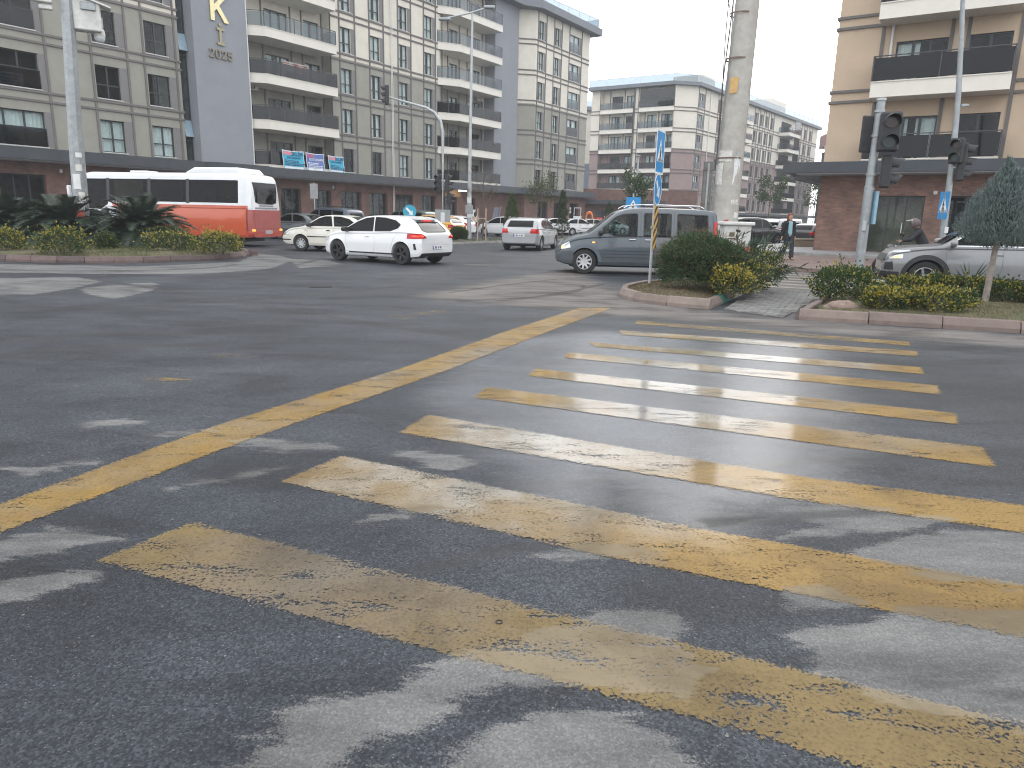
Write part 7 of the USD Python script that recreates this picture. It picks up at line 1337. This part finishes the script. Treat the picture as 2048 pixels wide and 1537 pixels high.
# far strip
def cypress(c, h, r, label, seed, n=1500, spiral=False, name='cypress_tree', m=None, blob=False):
    rng = np.random.default_rng(seed); t = thing(name, label, 'tree', c); u = rng.random(n); z = .12 * h + .88 * h * u; R_ = r * (np.interp(u, [0, .12, .35, .8, 1], [.55, 1, .95, .45, .03]) if not spiral else np.interp(u, [0, .05, .18, .32, .36, .5, .60, .64, .76, .84, .88, .96, 1], [.3, .85, 1, .55, .35, .8, .4, .3, .6, .35, .25, .3, .02]))
    th = rng.uniform(0, 2 * PI, n); R_ = R_ * (1 + .25 * (meshkit.fbm(np.column_stack([np.cos(th) * 2, np.sin(th) * 2, z * 3]), 3, seed) - .5) * 2) * (.5 + .5 * rng.random(n) ** .5)
    P = np.column_stack([R_ * np.cos(th), R_ * np.sin(th), z]); obj('crown', leaves(P, np.column_stack([P[:, :2] * .8 / max(r, .1), np.full(n, .8)]) + rng.normal(size=P.shape) * .3, .16 * (h / 2.2) ** .3, .045, rng, .3), m or JUN, t)
    obj('trunk', tube([[0, 0, -.05], [0, 0, h * .9]], [.05, .01], 6), TWIG, t); return t
LG = leafmat('light_conifer', (.02, .04, .015), (.09, .13, .04), .5)
def fs(px, off): d = np.array([(px - 1024) / 1430, 1.0]); return (*(d * (off / (nA @ d))), .15)
cypress(fs(1016, -23.6), 2.5, .42, 'small pointed cypress in front of the parked white hatchback', 201, m=LG)
cypress(fs(1115, -23.4), 2.9, .46, 'dark topiary cypress clipped in stacked tiers on the far strip', 202, spiral=True)
juniper((*fs(913, -23.2)[:2], .14), (.48, .42, .40), 'round clipped green ball bush beside the street lamp foot', 3500, 203, MIDG, .09, .03)
def broad(c, h, label, seed, n=900, r=(.9, .9, .9), bare=False, lm=None, leaf=.16):
    rng = np.random.default_rng(seed); t = thing('young_tree', label, 'tree', c); obj('trunk', tube([[0, 0, -.05], [.03, 0, h * .4], [0, .02, h * .72], [.02, 0, h * .95]], [.05, .04, .03, .008], 8), TWIG, t)
    br, tips = [], []
    for k in range(26):
        z = h * rng.uniform(.45, .9); a = rng.uniform(0, 2 * PI); l = r[0] * rng.uniform(.5, 1.05); e = np.array([l * math.cos(a), l * math.sin(a), z + l * rng.uniform(.3, .9)]); m_ = np.array([e[0] * .5, e[1] * .5, z + (e[2] - z) * .35]); br.append(tube([[0, 0, z], m_, e], [.014, .009, .003], 4)); tips += [e, m_ * .4 + e * .6]
        for _ in range(3): q = e * .6 + m_ * .4; br.append(tube([q, q + rng.normal(0, .16, 3) + [0, 0, .18]], [.005, .002], 3))
    obj('branches', join(br), TWIG, t)
    if not bare:
        k = rng.integers(0, len(tips), n); P = np.array(tips)[k] + rng.normal(0, .2, (n, 3)); obj('crown', leaves(P, rng.normal(size=P.shape) + [0, 0, -.2], leaf, leaf * .45, rng), lm or MIDG, t)
    else:
        k = rng.integers(0, len(tips), 160); P = np.array(tips)[k] + rng.normal(0, .12, (160, 3)); obj('withered_leaves', leaves(P, rng.normal(size=P.shape) + [0, 0, -.5], .10, .05, rng), DEAD, t)
    return t
broad(fs(960, -23.3), 3.9, 'leafless reddish sapling tied between two wooden stakes on the far strip', 211, bare=True)
t = thing('tree_stakes', 'pair of pale wooden stakes supporting the leafless sapling', 'stakes', fs(958, -23.0))
for x in (-.22, .22): obj('stake', bbox(x - .035, x + .035, -.035, .035, 0, 1.7, .006), mat('stake_wood', (.36, .28, .22), .85, var=.2, scale=12), t)
obj('tie', box(-.22, .22, -.045, -.036, 1.15, 1.2), mat('stake_wood', (.36, .28, .22), .85), t)
broad(fs(1072, -23.9), 3.9, 'slim young tree with loose olive crown behind the silver hatchback', 212, 1100, lm=leafmat('olive_leaves', (.02, .035, .012), (.09, .10, .035), .5), leaf=.14)
broad((*px_at(1262, 60), 0), 5.0, 'young tree with drooping dark leaves at the slim lamp post before the mauve block', 213, 900, (1.0, 1.0, 1.0), leaf=.3)
cypress((*px_at(1210, 58), 0), 2.6, .55, 'small cypress behind the bonnet of the van by the brick podium', 214)
broad((*px_at(1528, 80), 0), 6.0, 'olive leafy tree behind the far car park, left of the walking woman', 215, 900, (1.4, 1.4, 1.2), leaf=.3, lm=MIDG)
broad((*px_at(1618, 92), 0), 6.5, 'green tree before the cream house by the brick corner', 216, 900, (1.5, 1.5, 1.2), leaf=.32, lm=MIDG)
# grass and litter: uncountable
def scatter(name, ring, n, z, seed, lab, h=.07, m=None, w=.006):
    rng = np.random.default_rng(seed); P = Polygon(inset(ring, .16)); lo = P.bounds; Q = np.column_stack([rng.uniform(lo[0], lo[2], n), rng.uniform(lo[1], lo[3], n)]); d = sdist(Q, np.array(P.exterior.coords)[:-1]); k = (d > 0) & (meshkit.fbm(np.column_stack([Q * 1.4, Q[:, 0] * 0]), 3, seed) > .40); Q, d = Q[k], d[k]
    V, F = leaves(np.column_stack([Q, z[0] + z[1] * np.clip(d / .6, 0, 1) - .01]), np.column_stack([rng.normal(0, .5, (len(Q), 2)), np.ones(len(Q))]), h, w, rng, 0); tag(obj(name, (V, F), m), lab, 'grass', None, 'stuff')
GRS = leafmat('short_grass', (.03, .045, .012), (.12, .13, .045), .6, .3)
MEDV = MED[[0, 1, 2, 3]] if True else MED
scatter('median_grass', MEDV, 26000, (.12, .06), 301, 'short mixed dry and green grass on the right median', .06, GRS)
scatter('dead_leaves', MEDV, 9000, (.125, .06), 302, 'dry fallen leaves under the shrubs of the right median', .035, DEAD, .02)
scatter('island_litter', ISL, 5000, (.12, .06), 303, 'dry leaves and straw on the nose island', .05, DEAD, .012)
scatter('island_grass', ISL, 5000, (.12, .06), 306, 'thin grass on the nose island', .06, GRS)
scatter('left_island_grass', np.vstack([LK[1:13], [-22, 23]]), 30000, (.13, .10), 304, 'short grass on the left island under the cycads', .09, GRS, .012)
scatter('far_strip_grass', FS, 26000, (.13, .04), 305, 'short grass on the far planted strip', .11, GRS, .025)
# ------------------------------------------------------------------ people
def bones(J, B, edge=.02, it=6):
    """J: joint -> (x, y, z, radius); B: pairs of joints. One smooth closed skin over them all."""
    parts = []
    for chain in B:
        parts.append(m3.Manifold.batch_hull([m3.Manifold.sphere(J[j][3], 14).translate(list(map(float, J[j][:3]))) for j in chain]))
    m = parts[0]
    for p in parts[1:]: m = m + p
    t = tm(m.refine_to_length(edge)); t.merge_vertices(); trimesh.smoothing.filter_taubin(t, lamb=.5, nu=.53, iterations=it); return t
SKIN = mat('skin', (.42, .26, .19), .5, var=.08, scale=30)
def hand(J, B, w, d, side, s=1.0, pre='l'):
    """palm and five separate fingers hanging from the wrist along d; side = towards the thumb"""
    w, d, side = np.array(w, float), np.array(d, float), np.array(side, float); d /= np.linalg.norm(d); side = side - d * (side @ d); side /= np.linalg.norm(side); n = np.cross(d, side)
    J[pre + 'pa'] = (*(w + d * .03 * s + side * .018 * s), .018 * s); J[pre + 'pb'] = (*(w + d * .03 * s - side * .018 * s), .018 * s); J[pre + 'pc'] = (*(w + d * .085 * s + side * .030 * s), .013 * s); J[pre + 'pd'] = (*(w + d * .08 * s - side * .030 * s), .012 * s)
    J[pre + 'w'] = (*w, .024 * s); B += [(pre + 'w', pre + 'pa', pre + 'pb'), (pre + 'pa', pre + 'pb', pre + 'pc', pre + 'pd')]
    for k, (o, l) in enumerate(((.031, .075), (.011, .083), (-.010, .078), (-.030, .060))):
        b = w + d * .088 * s + side * o * s; m1 = b + d * l * .45 * s + n * .006 * s; m2 = m1 + (d * .75 + n * .65) * l * .5 * s
        for q, p, r in (('a', b, .0095), ('b', m1, .0088), ('c', m2, .0075)): J[f'{pre}f{k}{q}'] = (*p, r * s)
        B += [(f'{pre}f{k}a', f'{pre}f{k}b'), (f'{pre}f{k}b', f'{pre}f{k}c')]
    b = w + d * .03 * s + side * .03 * s; m1 = b + (d * .6 + side * .7 + n * .2) * .04 * s; m2 = m1 + (d * .85 + side * .2 + n * .3) * .034 * s
    for q, p, r in (('a', b, .013), ('b', m1, .0105), ('c', m2, .009)): J[f'{pre}t{q}'] = (*p, r * s)
    B += [(pre + 'ta', pre + 'tb'), (pre + 'tb', pre + 'tc')]
def head(J, B, c, f, s=1.0):
    """skull, jaw, nose, ears about the head centre c, looking along f"""
    c, f = np.array(c, float), np.array(f, float); f = f / np.linalg.norm(f); r = np.cross(f, [0, 0, 1.0]); r /= np.linalg.norm(r); u = np.cross(r, f)
    P = lambda a, b, h: c + f * a * s + r * b * s + u * h * s
    J['sk'] = (*P(-.012, 0, .03), .083 * s); J['sk2'] = (*P(.022, 0, .035), .076 * s); J['ch'] = (*P(.055, 0, -.092), .026 * s); J['jl'] = (*P(.01, .045, -.06), .026 * s); J['jr'] = (*P(.01, -.045, -.06), .026 * s); J['cl'] = (*P(.05, .035, -.01), .032 * s); J['cr'] = (*P(.05, -.035, -.01), .032 * s)
    J['na'] = (*P(.088, 0, .005), .010 * s); J['nb'] = (*P(.100, 0, -.028), .0135 * s); J['el'] = (*P(-.005, .080, -.005), .014 * s); J['el2'] = (*P(-.012, .084, .022), .014 * s); J['er'] = (*P(-.005, -.080, -.005), .014 * s); J['er2'] = (*P(-.012, -.084, .022), .014 * s)
    B += [('sk', 'sk2'), ('sk', 'sk2', 'cl', 'cr', 'jl', 'jr'), ('jl', 'jr', 'ch', 'cl', 'cr'), ('na', 'nb'), ('el', 'el2'), ('er', 'er2')]; return P
def face_bits(t, P, s=1.0):
    for sg in (-1, 1):
        obj('eye', move(trimesh.creation.icosphere(2, .013 * s), P(.079, sg * .032, .008)), mat('eye_white', (.6, .58, .55), .2), t, smooth=True); obj('iris', move(trimesh.creation.icosphere(1, .008 * s), P(.087, sg * .032, .008)), mat('iris_dark', (.03, .02, .015), .2), t)
        obj('eyebrow', tube([P(.088, sg * .015, .032), P(.086, sg * .035, .038), P(.074, sg * .052, .032)], .004 * s, 5), mat('eyebrow_brown', (.06, .035, .02), .8), t)
    obj('mouth', tube([P(.086, -.022, -.058), P(.092, 0, -.056), P(.086, .022, -.058)], [.003 * s, .006 * s, .003 * s], 6), mat('lips', (.34, .13, .11), .45), t)
def cloth(J, B, name, m, t, edge=.022, it=5): return obj(name, bones(J, B, edge, it), m, t, smooth=40)
# --- woman walking on the brick pavement (local frame: looks along -y, towards the crossing; x to her left as seen from here right)
W = thing('person', 'reddish-haired woman in black jacket and pale blue blouse walking on the brick pavement', 'person', (10.05, 26.9, .135), 8)
J, B = {}, []; P = head(J, B, (-.02, -.03, 1.535), (.10, -.995, -.02)); J['nk'] = (0, 0, 1.40, .050); J['nk2'] = (-.01, -.01, 1.47, .048); J['c0'] = (0, 0, 1.33, .07); J['hp'] = (0, .0, .92, .12); J['wa'] = (0, 0, 1.08, .10)
B += [('nk', 'nk2'), ('nk2', 'sk'), ('c0', 'nk'), ('c0', 'wa'), ('wa', 'hp')]
for sg, pre, kx, ky, ax_, ay in ((-1, 'l', -.02, .05, -.22, .05), (1, 'r', .06, -.03, .20, -.02)):
    J[pre + 'hip'] = (sg * .085, 0, .88, .085); J[pre + 'kn'] = (sg * .06 + kx, ky - .06, .49, .055); J[pre + 'an'] = ((-.10 if sg < 0 else .09) + .0, (.20 if sg < 0 else -.17), .085 + (.03 if sg < 0 else 0), .038); J[pre + 'to'] = (J[pre + 'an'][0] + .01, J[pre + 'an'][1] - .13, .035, .032)
    J[pre + 'sh'] = (sg * .165, .01, 1.335, .052); J[pre + 'elb'] = (sg * .225, .05, 1.08, .040); J[pre + 'wr'] = (sg * .235, -.02 if sg > 0 else .06, .86, .027)
    B += [(pre + 'hip', pre + 'kn'), (pre + 'kn', pre + 'an'), (pre + 'an', pre + 'to'), (pre + 'sh', pre + 'elb'), (pre + 'elb', pre + 'wr'), ('c0', pre + 'sh'), ('hp', pre + 'hip')]
    hand(J, B, J[pre + 'wr'][:3], (sg * .05, -.12, -1), (0, -1, 0), .95, 'h' + pre)
obj('body', bones(J, B, .012, 4), SKIN, W, smooth=50); face_bits(W, P)
JT = {k: (*v[:3], v[3] * g) for k, v in J.items() for g in (1.28,)}
JT['lhip'] = (-.085, .0, .90, .105); JT['rhip'] = (.085, 0, .90, .105); JT['hp'] = (0, .01, .96, .125)
for pre in 'lr': JT[pre + 'kn'] = (*J[pre + 'kn'][:3], .080); JT[pre + 'an'] = (J[pre + 'an'][0], J[pre + 'an'][1], J[pre + 'an'][2] + .02, .078)
cloth(JT, [('hp', 'lhip', 'rhip')] + [c for p in 'lr' for c in ((p + 'hip', p + 'kn'), (p + 'kn', p + 'an'))], 'trousers', mat('dark_trousers', (.016, .018, .026), .85, var=.2), W)
JK = dict(J); JK['c0'] = (0, .01, 1.30, .105); JK['wa'] = (0, .02, 1.05, .115); JK['j0'] = (-.10, .03, .80, .085); JK['j1'] = (.10, .03, .80, .085); JK['jl'] = (-.09, .02, 1.02, .09); JK['jr'] = (.09, .02, 1.02, .09)
for pre, sg in (('l', -1), ('r', 1)): JK[pre + 'sh'] = (sg * .165, .02, 1.33, .075); JK[pre + 'elb'] = (*J[pre + 'elb'][:3], .062); JK[pre + 'wr'] = (J[pre + 'wr'][0], J[pre + 'wr'][1], J[pre + 'wr'][2] + .03, .048)
jk = bones(JK, [('c0', 'lsh', 'rsh'), ('c0', 'jl', 'jr'), ('jl', 'jr', 'j0', 'j1'), ('lsh', 'lelb'), ('lelb', 'lwr'), ('rsh', 'relb'), ('relb', 'rwr')], .02, 5)
v = np.asarray(jk.vertices); open_ = (np.abs(v[:, 0] + .0) < .052 + .05 * np.clip((1.0 - v[:, 2]) / .25, 0, 1)) & (v[:, 1] < .0) & (v[:, 2] < 1.40); jk.update_faces(~open_[jk.faces].all(1)); obj('jacket', jk, mat('black_jacket', (.014, .014, .017), .85, var=.2), W, smooth=40)
JB = {'a': (0, -.035, 1.30, .085), 'b': (0, -.04, 1.06, .09), 'c': (0, -.03, .93, .10), 'd': (-.06, -.01, 1.34, .06), 'e': (.06, -.01, 1.34, .06)}; cloth(JB, [('a', 'b'), ('b', 'c'), ('a', 'd', 'e')], 'blouse', mat('pale_blue_blouse', (.22, .39, .44), .8, var=.15, scale=14), W)
JH = {'a': (*P(-.03, 0, .055), .098), 'b': (*P(.02, 0, .075), .075), 'c': (*P(-.045, .055, -.03), .062), 'd': (*P(-.045, -.055, -.03), .062), 'e': (*P(-.035, .075, -.10), .045), 'f': (*P(-.035, -.075, -.10), .045), 'g': (*P(-.06, 0, -.10), .06)}
cloth(JH, [('a', 'b'), ('a', 'c', 'd'), ('c', 'e'), ('d', 'f'), ('c', 'd', 'g'), ('g', 'e'), ('g', 'f')], 'hair', mat('auburn_hair', (.16, .045, .025), .6, var=.4, scale=40), W)
for pre in 'lr':
    a, b = np.array(J[pre + 'an'][:3]), np.array(J[pre + 'to'][:3]); JS = {'a': (*(a + [0, .03, -.045]), .036), 'b': (*(b * .4 + a * .6 + [0, 0, -.03]), .038), 'c': (*(b + [0, 0, .0]), .034)}; cloth(JS, [('a', 'b'), ('b', 'c')], 'shoe', mat('brown_shoe', (.24, .13, .10), .6), W, .015, 3)
# --- far person before the shops, seen from behind
q = px_at(943, 56)
Y = thing('person', 'dark-haired person in a pale top and black trousers standing before the shops, seen from behind', 'person', (*q, .02), 10)
J, B = {}, []; P = head(J, B, (0, .02, 1.56), (.1, .99, 0)); J |= {'nk': (0, 0, 1.42, .05), 'c0': (0, 0, 1.34, .08), 'wa': (0, 0, 1.1, .10), 'hp': (0, 0, .94, .12)}; B += [('nk', 'sk'), ('c0', 'nk'), ('c0', 'wa'), ('wa', 'hp')]
for sg, pre in ((-1, 'l'), (1, 'r')):
    J |= {pre + 'hip': (sg * .09, 0, .9, .085), pre + 'kn': (sg * .10, .01, .49, .055), pre + 'an': (sg * .11, -.01, .085, .04), pre + 'to': (sg * .12, .13, .035, .033), pre + 'sh': (sg * .17, 0, 1.36, .052), pre + 'elb': (sg * .24, .02, 1.12, .04), pre + 'wr': (sg * .16, .18, 1.08, .027)}
    B += [(pre + 'hip', pre + 'kn'), (pre + 'kn', pre + 'an'), (pre + 'an', pre + 'to'), (pre + 'sh', pre + 'elb'), (pre + 'elb', pre + 'wr'), ('c0', pre + 'sh'), ('hp', pre + 'hip')]; hand(J, B, J[pre + 'wr'][:3], (-sg * .6, .8, .1), (0, 0, 1), .95, 'h' + pre)
obj('body', bones(J, B, .014, 4), SKIN, Y, smooth=50); face_bits(Y, P)
J2 = {k: (*v[:3], v[3] * 1.3) for k, v in J.items()}
cloth(J2, [('hp', 'lhip', 'rhip')] + [c for p in 'lr' for c in ((p + 'hip', p + 'kn'), (p + 'kn', p + 'an'))], 'trousers', mat('black_trousers', (.014, .014, .017), .85), Y)
cloth(J2, [('c0', 'lsh', 'rsh'), ('c0', 'wa'), ('wa', 'hp')] + [c for p in 'lr' for c in ((p + 'sh', p + 'elb'), (p + 'elb', p + 'wr'))], 'top', mat('pale_top', (.48, .42, .34), .85, var=.15), Y)
JH = {'a': (*P(-.02, 0, .05), .098), 'c': (*P(-.05, .04, -.05), .07), 'd': (*P(-.05, -.04, -.05), .07), 'g': (*P(-.06, 0, -.24), .07)}; cloth(JH, [('a', 'c', 'd'), ('c', 'd', 'g')], 'hair', mat('black_hair', (.015, .012, .01), .5), Y)
for pre in 'lr':
    a, b = np.array(J[pre + 'an'][:3]), np.array(J[pre + 'to'][:3]); cloth({'a': (*(a + [0, -.03, -.045]), .036), 'c': (*b, .036)}, [('a', 'c')], 'shoe', mat('black_shoe', (.02, .02, .02), .5), Y, .018, 3)
# --- motorcycle and its rider behind the crossover (local x forward)
def motorcycle(label, xy, heading, col, z=0.0, tail=False):
    t = thing('motorcycle', label, 'motorcycle', (*xy, z), az(heading))
    for x in (.66, -.64):
        w = node('wheel', t); T = lambda m: move(rot(m, PI / 2, [1, 0, 0]), [x, 0, .30]); obj('tyre', T(trimesh.creation.torus(.25, .052, major_sections=32, minor_sections=10)), RUBBER, w, smooth=True)
        obj('rim', T(join([trimesh.creation.annulus(.185, .215, .05, sections=28)] + [rot(box(0, .19, -.012, .012, -.015, .015), 2 * PI * k / 6, [0, 0, 1]) for k in range(6)] + [trimesh.creation.cylinder(.045, .1, sections=14)])), ALLOYD, w)
    for y in (-.09, .09): obj('fork', cyl([.66, y, .30], [.42, y, .92], .020, 8), CHROME, t)
    obj('tank', m3_ := tm(m3.Manifold.batch_hull([m3.Manifold.sphere(r, 14).translate([x, y, zz]) for x, y, zz, r in ((.30, 0, .80, .11), (.05, .05, .78, .10), (.05, -.05, .78, .10), (-.10, 0, .74, .07))])), col, t, smooth=40)
    obj('seat', tm(m3.Manifold.batch_hull([m3.Manifold.sphere(r, 12).translate([x, y, zz]) for x, y, zz, r in ((-.12, .06, .72, .05), (-.12, -.06, .72, .05), (-.68, .06, .80, .05), (-.68, -.06, .80, .05))])), DARKP, t, smooth=40)
    obj('engine', bbox(-.18, .24, -.16, .16, .26, .56, .04), mat('engine_grey', (.14, .14, .145), .5, .5), t); obj('frame', join([cyl([.42, 0, .88], [-.15, 0, .30], .022, 8), cyl([.38, 0, .80], [-.6, 0, .70], .022, 8), cyl([-.64, .08, .30], [-.1, .06, .40], .02, 8), cyl([-.64, -.08, .30], [-.1, -.06, .40], .02, 8), cyl([-.62, .1, .34], [-.5, .1, .70], .018, 8), cyl([-.62, -.1, .34], [-.5, -.1, .70], .018, 8)]), DARKP, t)
    obj('handlebar', tube([[.30, -.36, 1.03], [.40, -.2, 1.02], [.42, 0, .98], [.40, .2, 1.02], [.30, .36, 1.03]], .014, 8), DARKP, t); obj('headlamp', tm(m3.Manifold.batch_hull([m3.Manifold.sphere(.09, 14).translate([.56, 0, .86]), m3.Manifold.sphere(.06, 12).translate([.46, 0, .86])])), col, t, smooth=40)
    obj('fender', rot(trimesh.creation.annulus(.31, .325, .12, sections=40), PI / 2, [1, 0, 0]).slice_plane([0, 0, .05], [0, 0, 1]).apply_translation([.66, 0, .30]), col, t); obj('tail', trimesh.convex.convex_hull(np.array([(-.62, -.09, .70), (-.62, .09, .70), (-.92, -.05, .78), (-.92, .05, .78), (-.62, -.09, .80), (-.62, .09, .80), (-.92, -.05, .84), (-.92, .05, .84)])), col, t)
    obj('tail_lamp', bbox(-.95, -.915, -.10, .10, .72, .84, .02), REDON if tail else REDL, t); obj('exhaust', tube([[.1, -.14, .3], [-.3, -.18, .26], [-.85, -.20, .38]], [.025, .04, .045], 10), CHROME, t)
    for y in (-.42, .42): obj('mirror', tm(m3.Manifold.batch_hull([m3.Manifold.sphere(.04, 10).translate([.30, y - .03, 1.22]), m3.Manifold.sphere(.04, 10).translate([.30, y + .03, 1.24])])), DARKP, t); obj('mirror_stalk', cyl([.31, y * .8, 1.03], [.31, y, 1.2], .007, 6), DARKP, t)
    p = number_plate(t, -.945, 0, .60, w=.2, h=.16); return t
MBL = paint('bike_dark', (.05, .05, .055), .2)
mxy = np.array([11.15, 20.45]); MH = -66
motorcycle('dark motorcycle hidden behind the bonnet of the crossover, ridden to the left', mxy, MH, MBL)
RD = thing('person', 'motorcyclist in black jacket and white-visored helmet riding behind the crossover bonnet', 'person', (*mxy, .0), az(MH))
J, B = {}, []; P = head(J, B, (.02, 0, 1.505), (1, 0, -.12)); J |= {'nk': (-.05, 0, 1.38, .052), 'c0': (-.09, 0, 1.28, .09), 'wa': (-.22, 0, 1.02, .11), 'hp': (-.28, 0, .86, .12)}; B += [('nk', 'sk'), ('c0', 'nk'), ('c0', 'wa'), ('wa', 'hp')]
for sg, pre in ((1, 'l'), (-1, 'r')):
    J |= {pre + 'hip': (-.28, sg * .10, .84, .09), pre + 'kn': (.14, sg * .24, .70, .06), pre + 'an': (-.12, sg * .22, .36, .042), pre + 'to': (.03, sg * .22, .32, .035), pre + 'sh': (-.08, sg * .17, 1.30, .055), pre + 'elb': (.10, sg * .30, 1.10, .042), pre + 'wr': (.30, sg * .30, 1.05, .028)}
    B += [(pre + 'hip', pre + 'kn'), (pre + 'kn', pre + 'an'), (pre + 'an', pre + 'to'), (pre + 'sh', pre + 'elb'), (pre + 'elb', pre + 'wr'), ('c0', pre + 'sh'), ('hp', pre + 'hip')]; hand(J, B, (.255, sg * .30, 1.065), (.8, 0, -.2), (0, -sg, 0), 1.0, 'h' + pre)
obj('body', bones(J, B, .014, 4), SKIN, RD, smooth=50); face_bits(RD, P); J3 = {k: (*v[:3], v[3] * 1.35) for k, v in J.items()}
cloth(J3, [('hp', 'lhip', 'rhip')] + [c for p in 'lr' for c in ((p + 'hip', p + 'kn'), (p + 'kn', p + 'an'))], 'trousers', mat('dark_trousers', (.016, .018, .026), .85), RD); J3['c0'] = (-.09, 0, 1.27, .125)
cloth(J3, [('c0', 'lsh', 'rsh'), ('c0', 'wa'), ('wa', 'hp'), ('c0', 'nk')] + [c for p in 'lr' for c in ((p + 'sh', p + 'elb'), (p + 'elb', p + 'wr'))], 'jacket', mat('black_riding_jacket', (.012, .013, .017), .7, var=.2), RD)
for pre in 'lr':
    a, b = np.array(J[pre + 'an'][:3]), np.array(J[pre + 'to'][:3]); cloth({'a': (*(a + [-.03, 0, -.03]), .042), 'c': (*b, .04)}, [('a', 'c')], 'boot', mat('black_shoe', (.02, .02, .02), .5), RD, .018, 3)
hm = trimesh.creation.icosphere(4, 1.0); v = np.asarray(hm.vertices).copy(); v = v * [.152, .128, .145] + [.035, 0, 1.535]; hm.vertices = v; k = (v[:, 0] > .12) & (v[:, 2] > 1.49) & (v[:, 2] < 1.565); hm.update_faces(~k[hm.faces].all(1)); obj('helmet', hm, mat('helmet_shell', (.12, .085, .09), .25, var=.5, scale=12), RD, smooth=True)
obj('visor', trimesh.convex.convex_hull(np.array([(x, y, z) for x, z in ((.10, 1.615), (.255, 1.60), (.10, 1.64), (.25, 1.615)) for y in (-.09, .09)])), mat('helmet_white', (.6, .6, .6), .3), RD)
motorcycle('motorcycle with a glowing red tail lamp half hidden behind the nose island shrubs', (5.75, 19.6), -14, mat('paint_bike_brown', (.20, .15, .12), .4), tail=True)
# ------------------------------------------------------------------ thin haze over the far street
HZ = usdkit.material(stage, '/World/Looks/thin_haze', {'v': ('principled_volume', {'color': (.90, .93, .97), 'density': .0007, 'anisotropy': .2})}, [], volume='v.volume')
tag(obj('haze', box(-450, 450, -240, 570, -1.2, 32), HZ), kind='stuff')
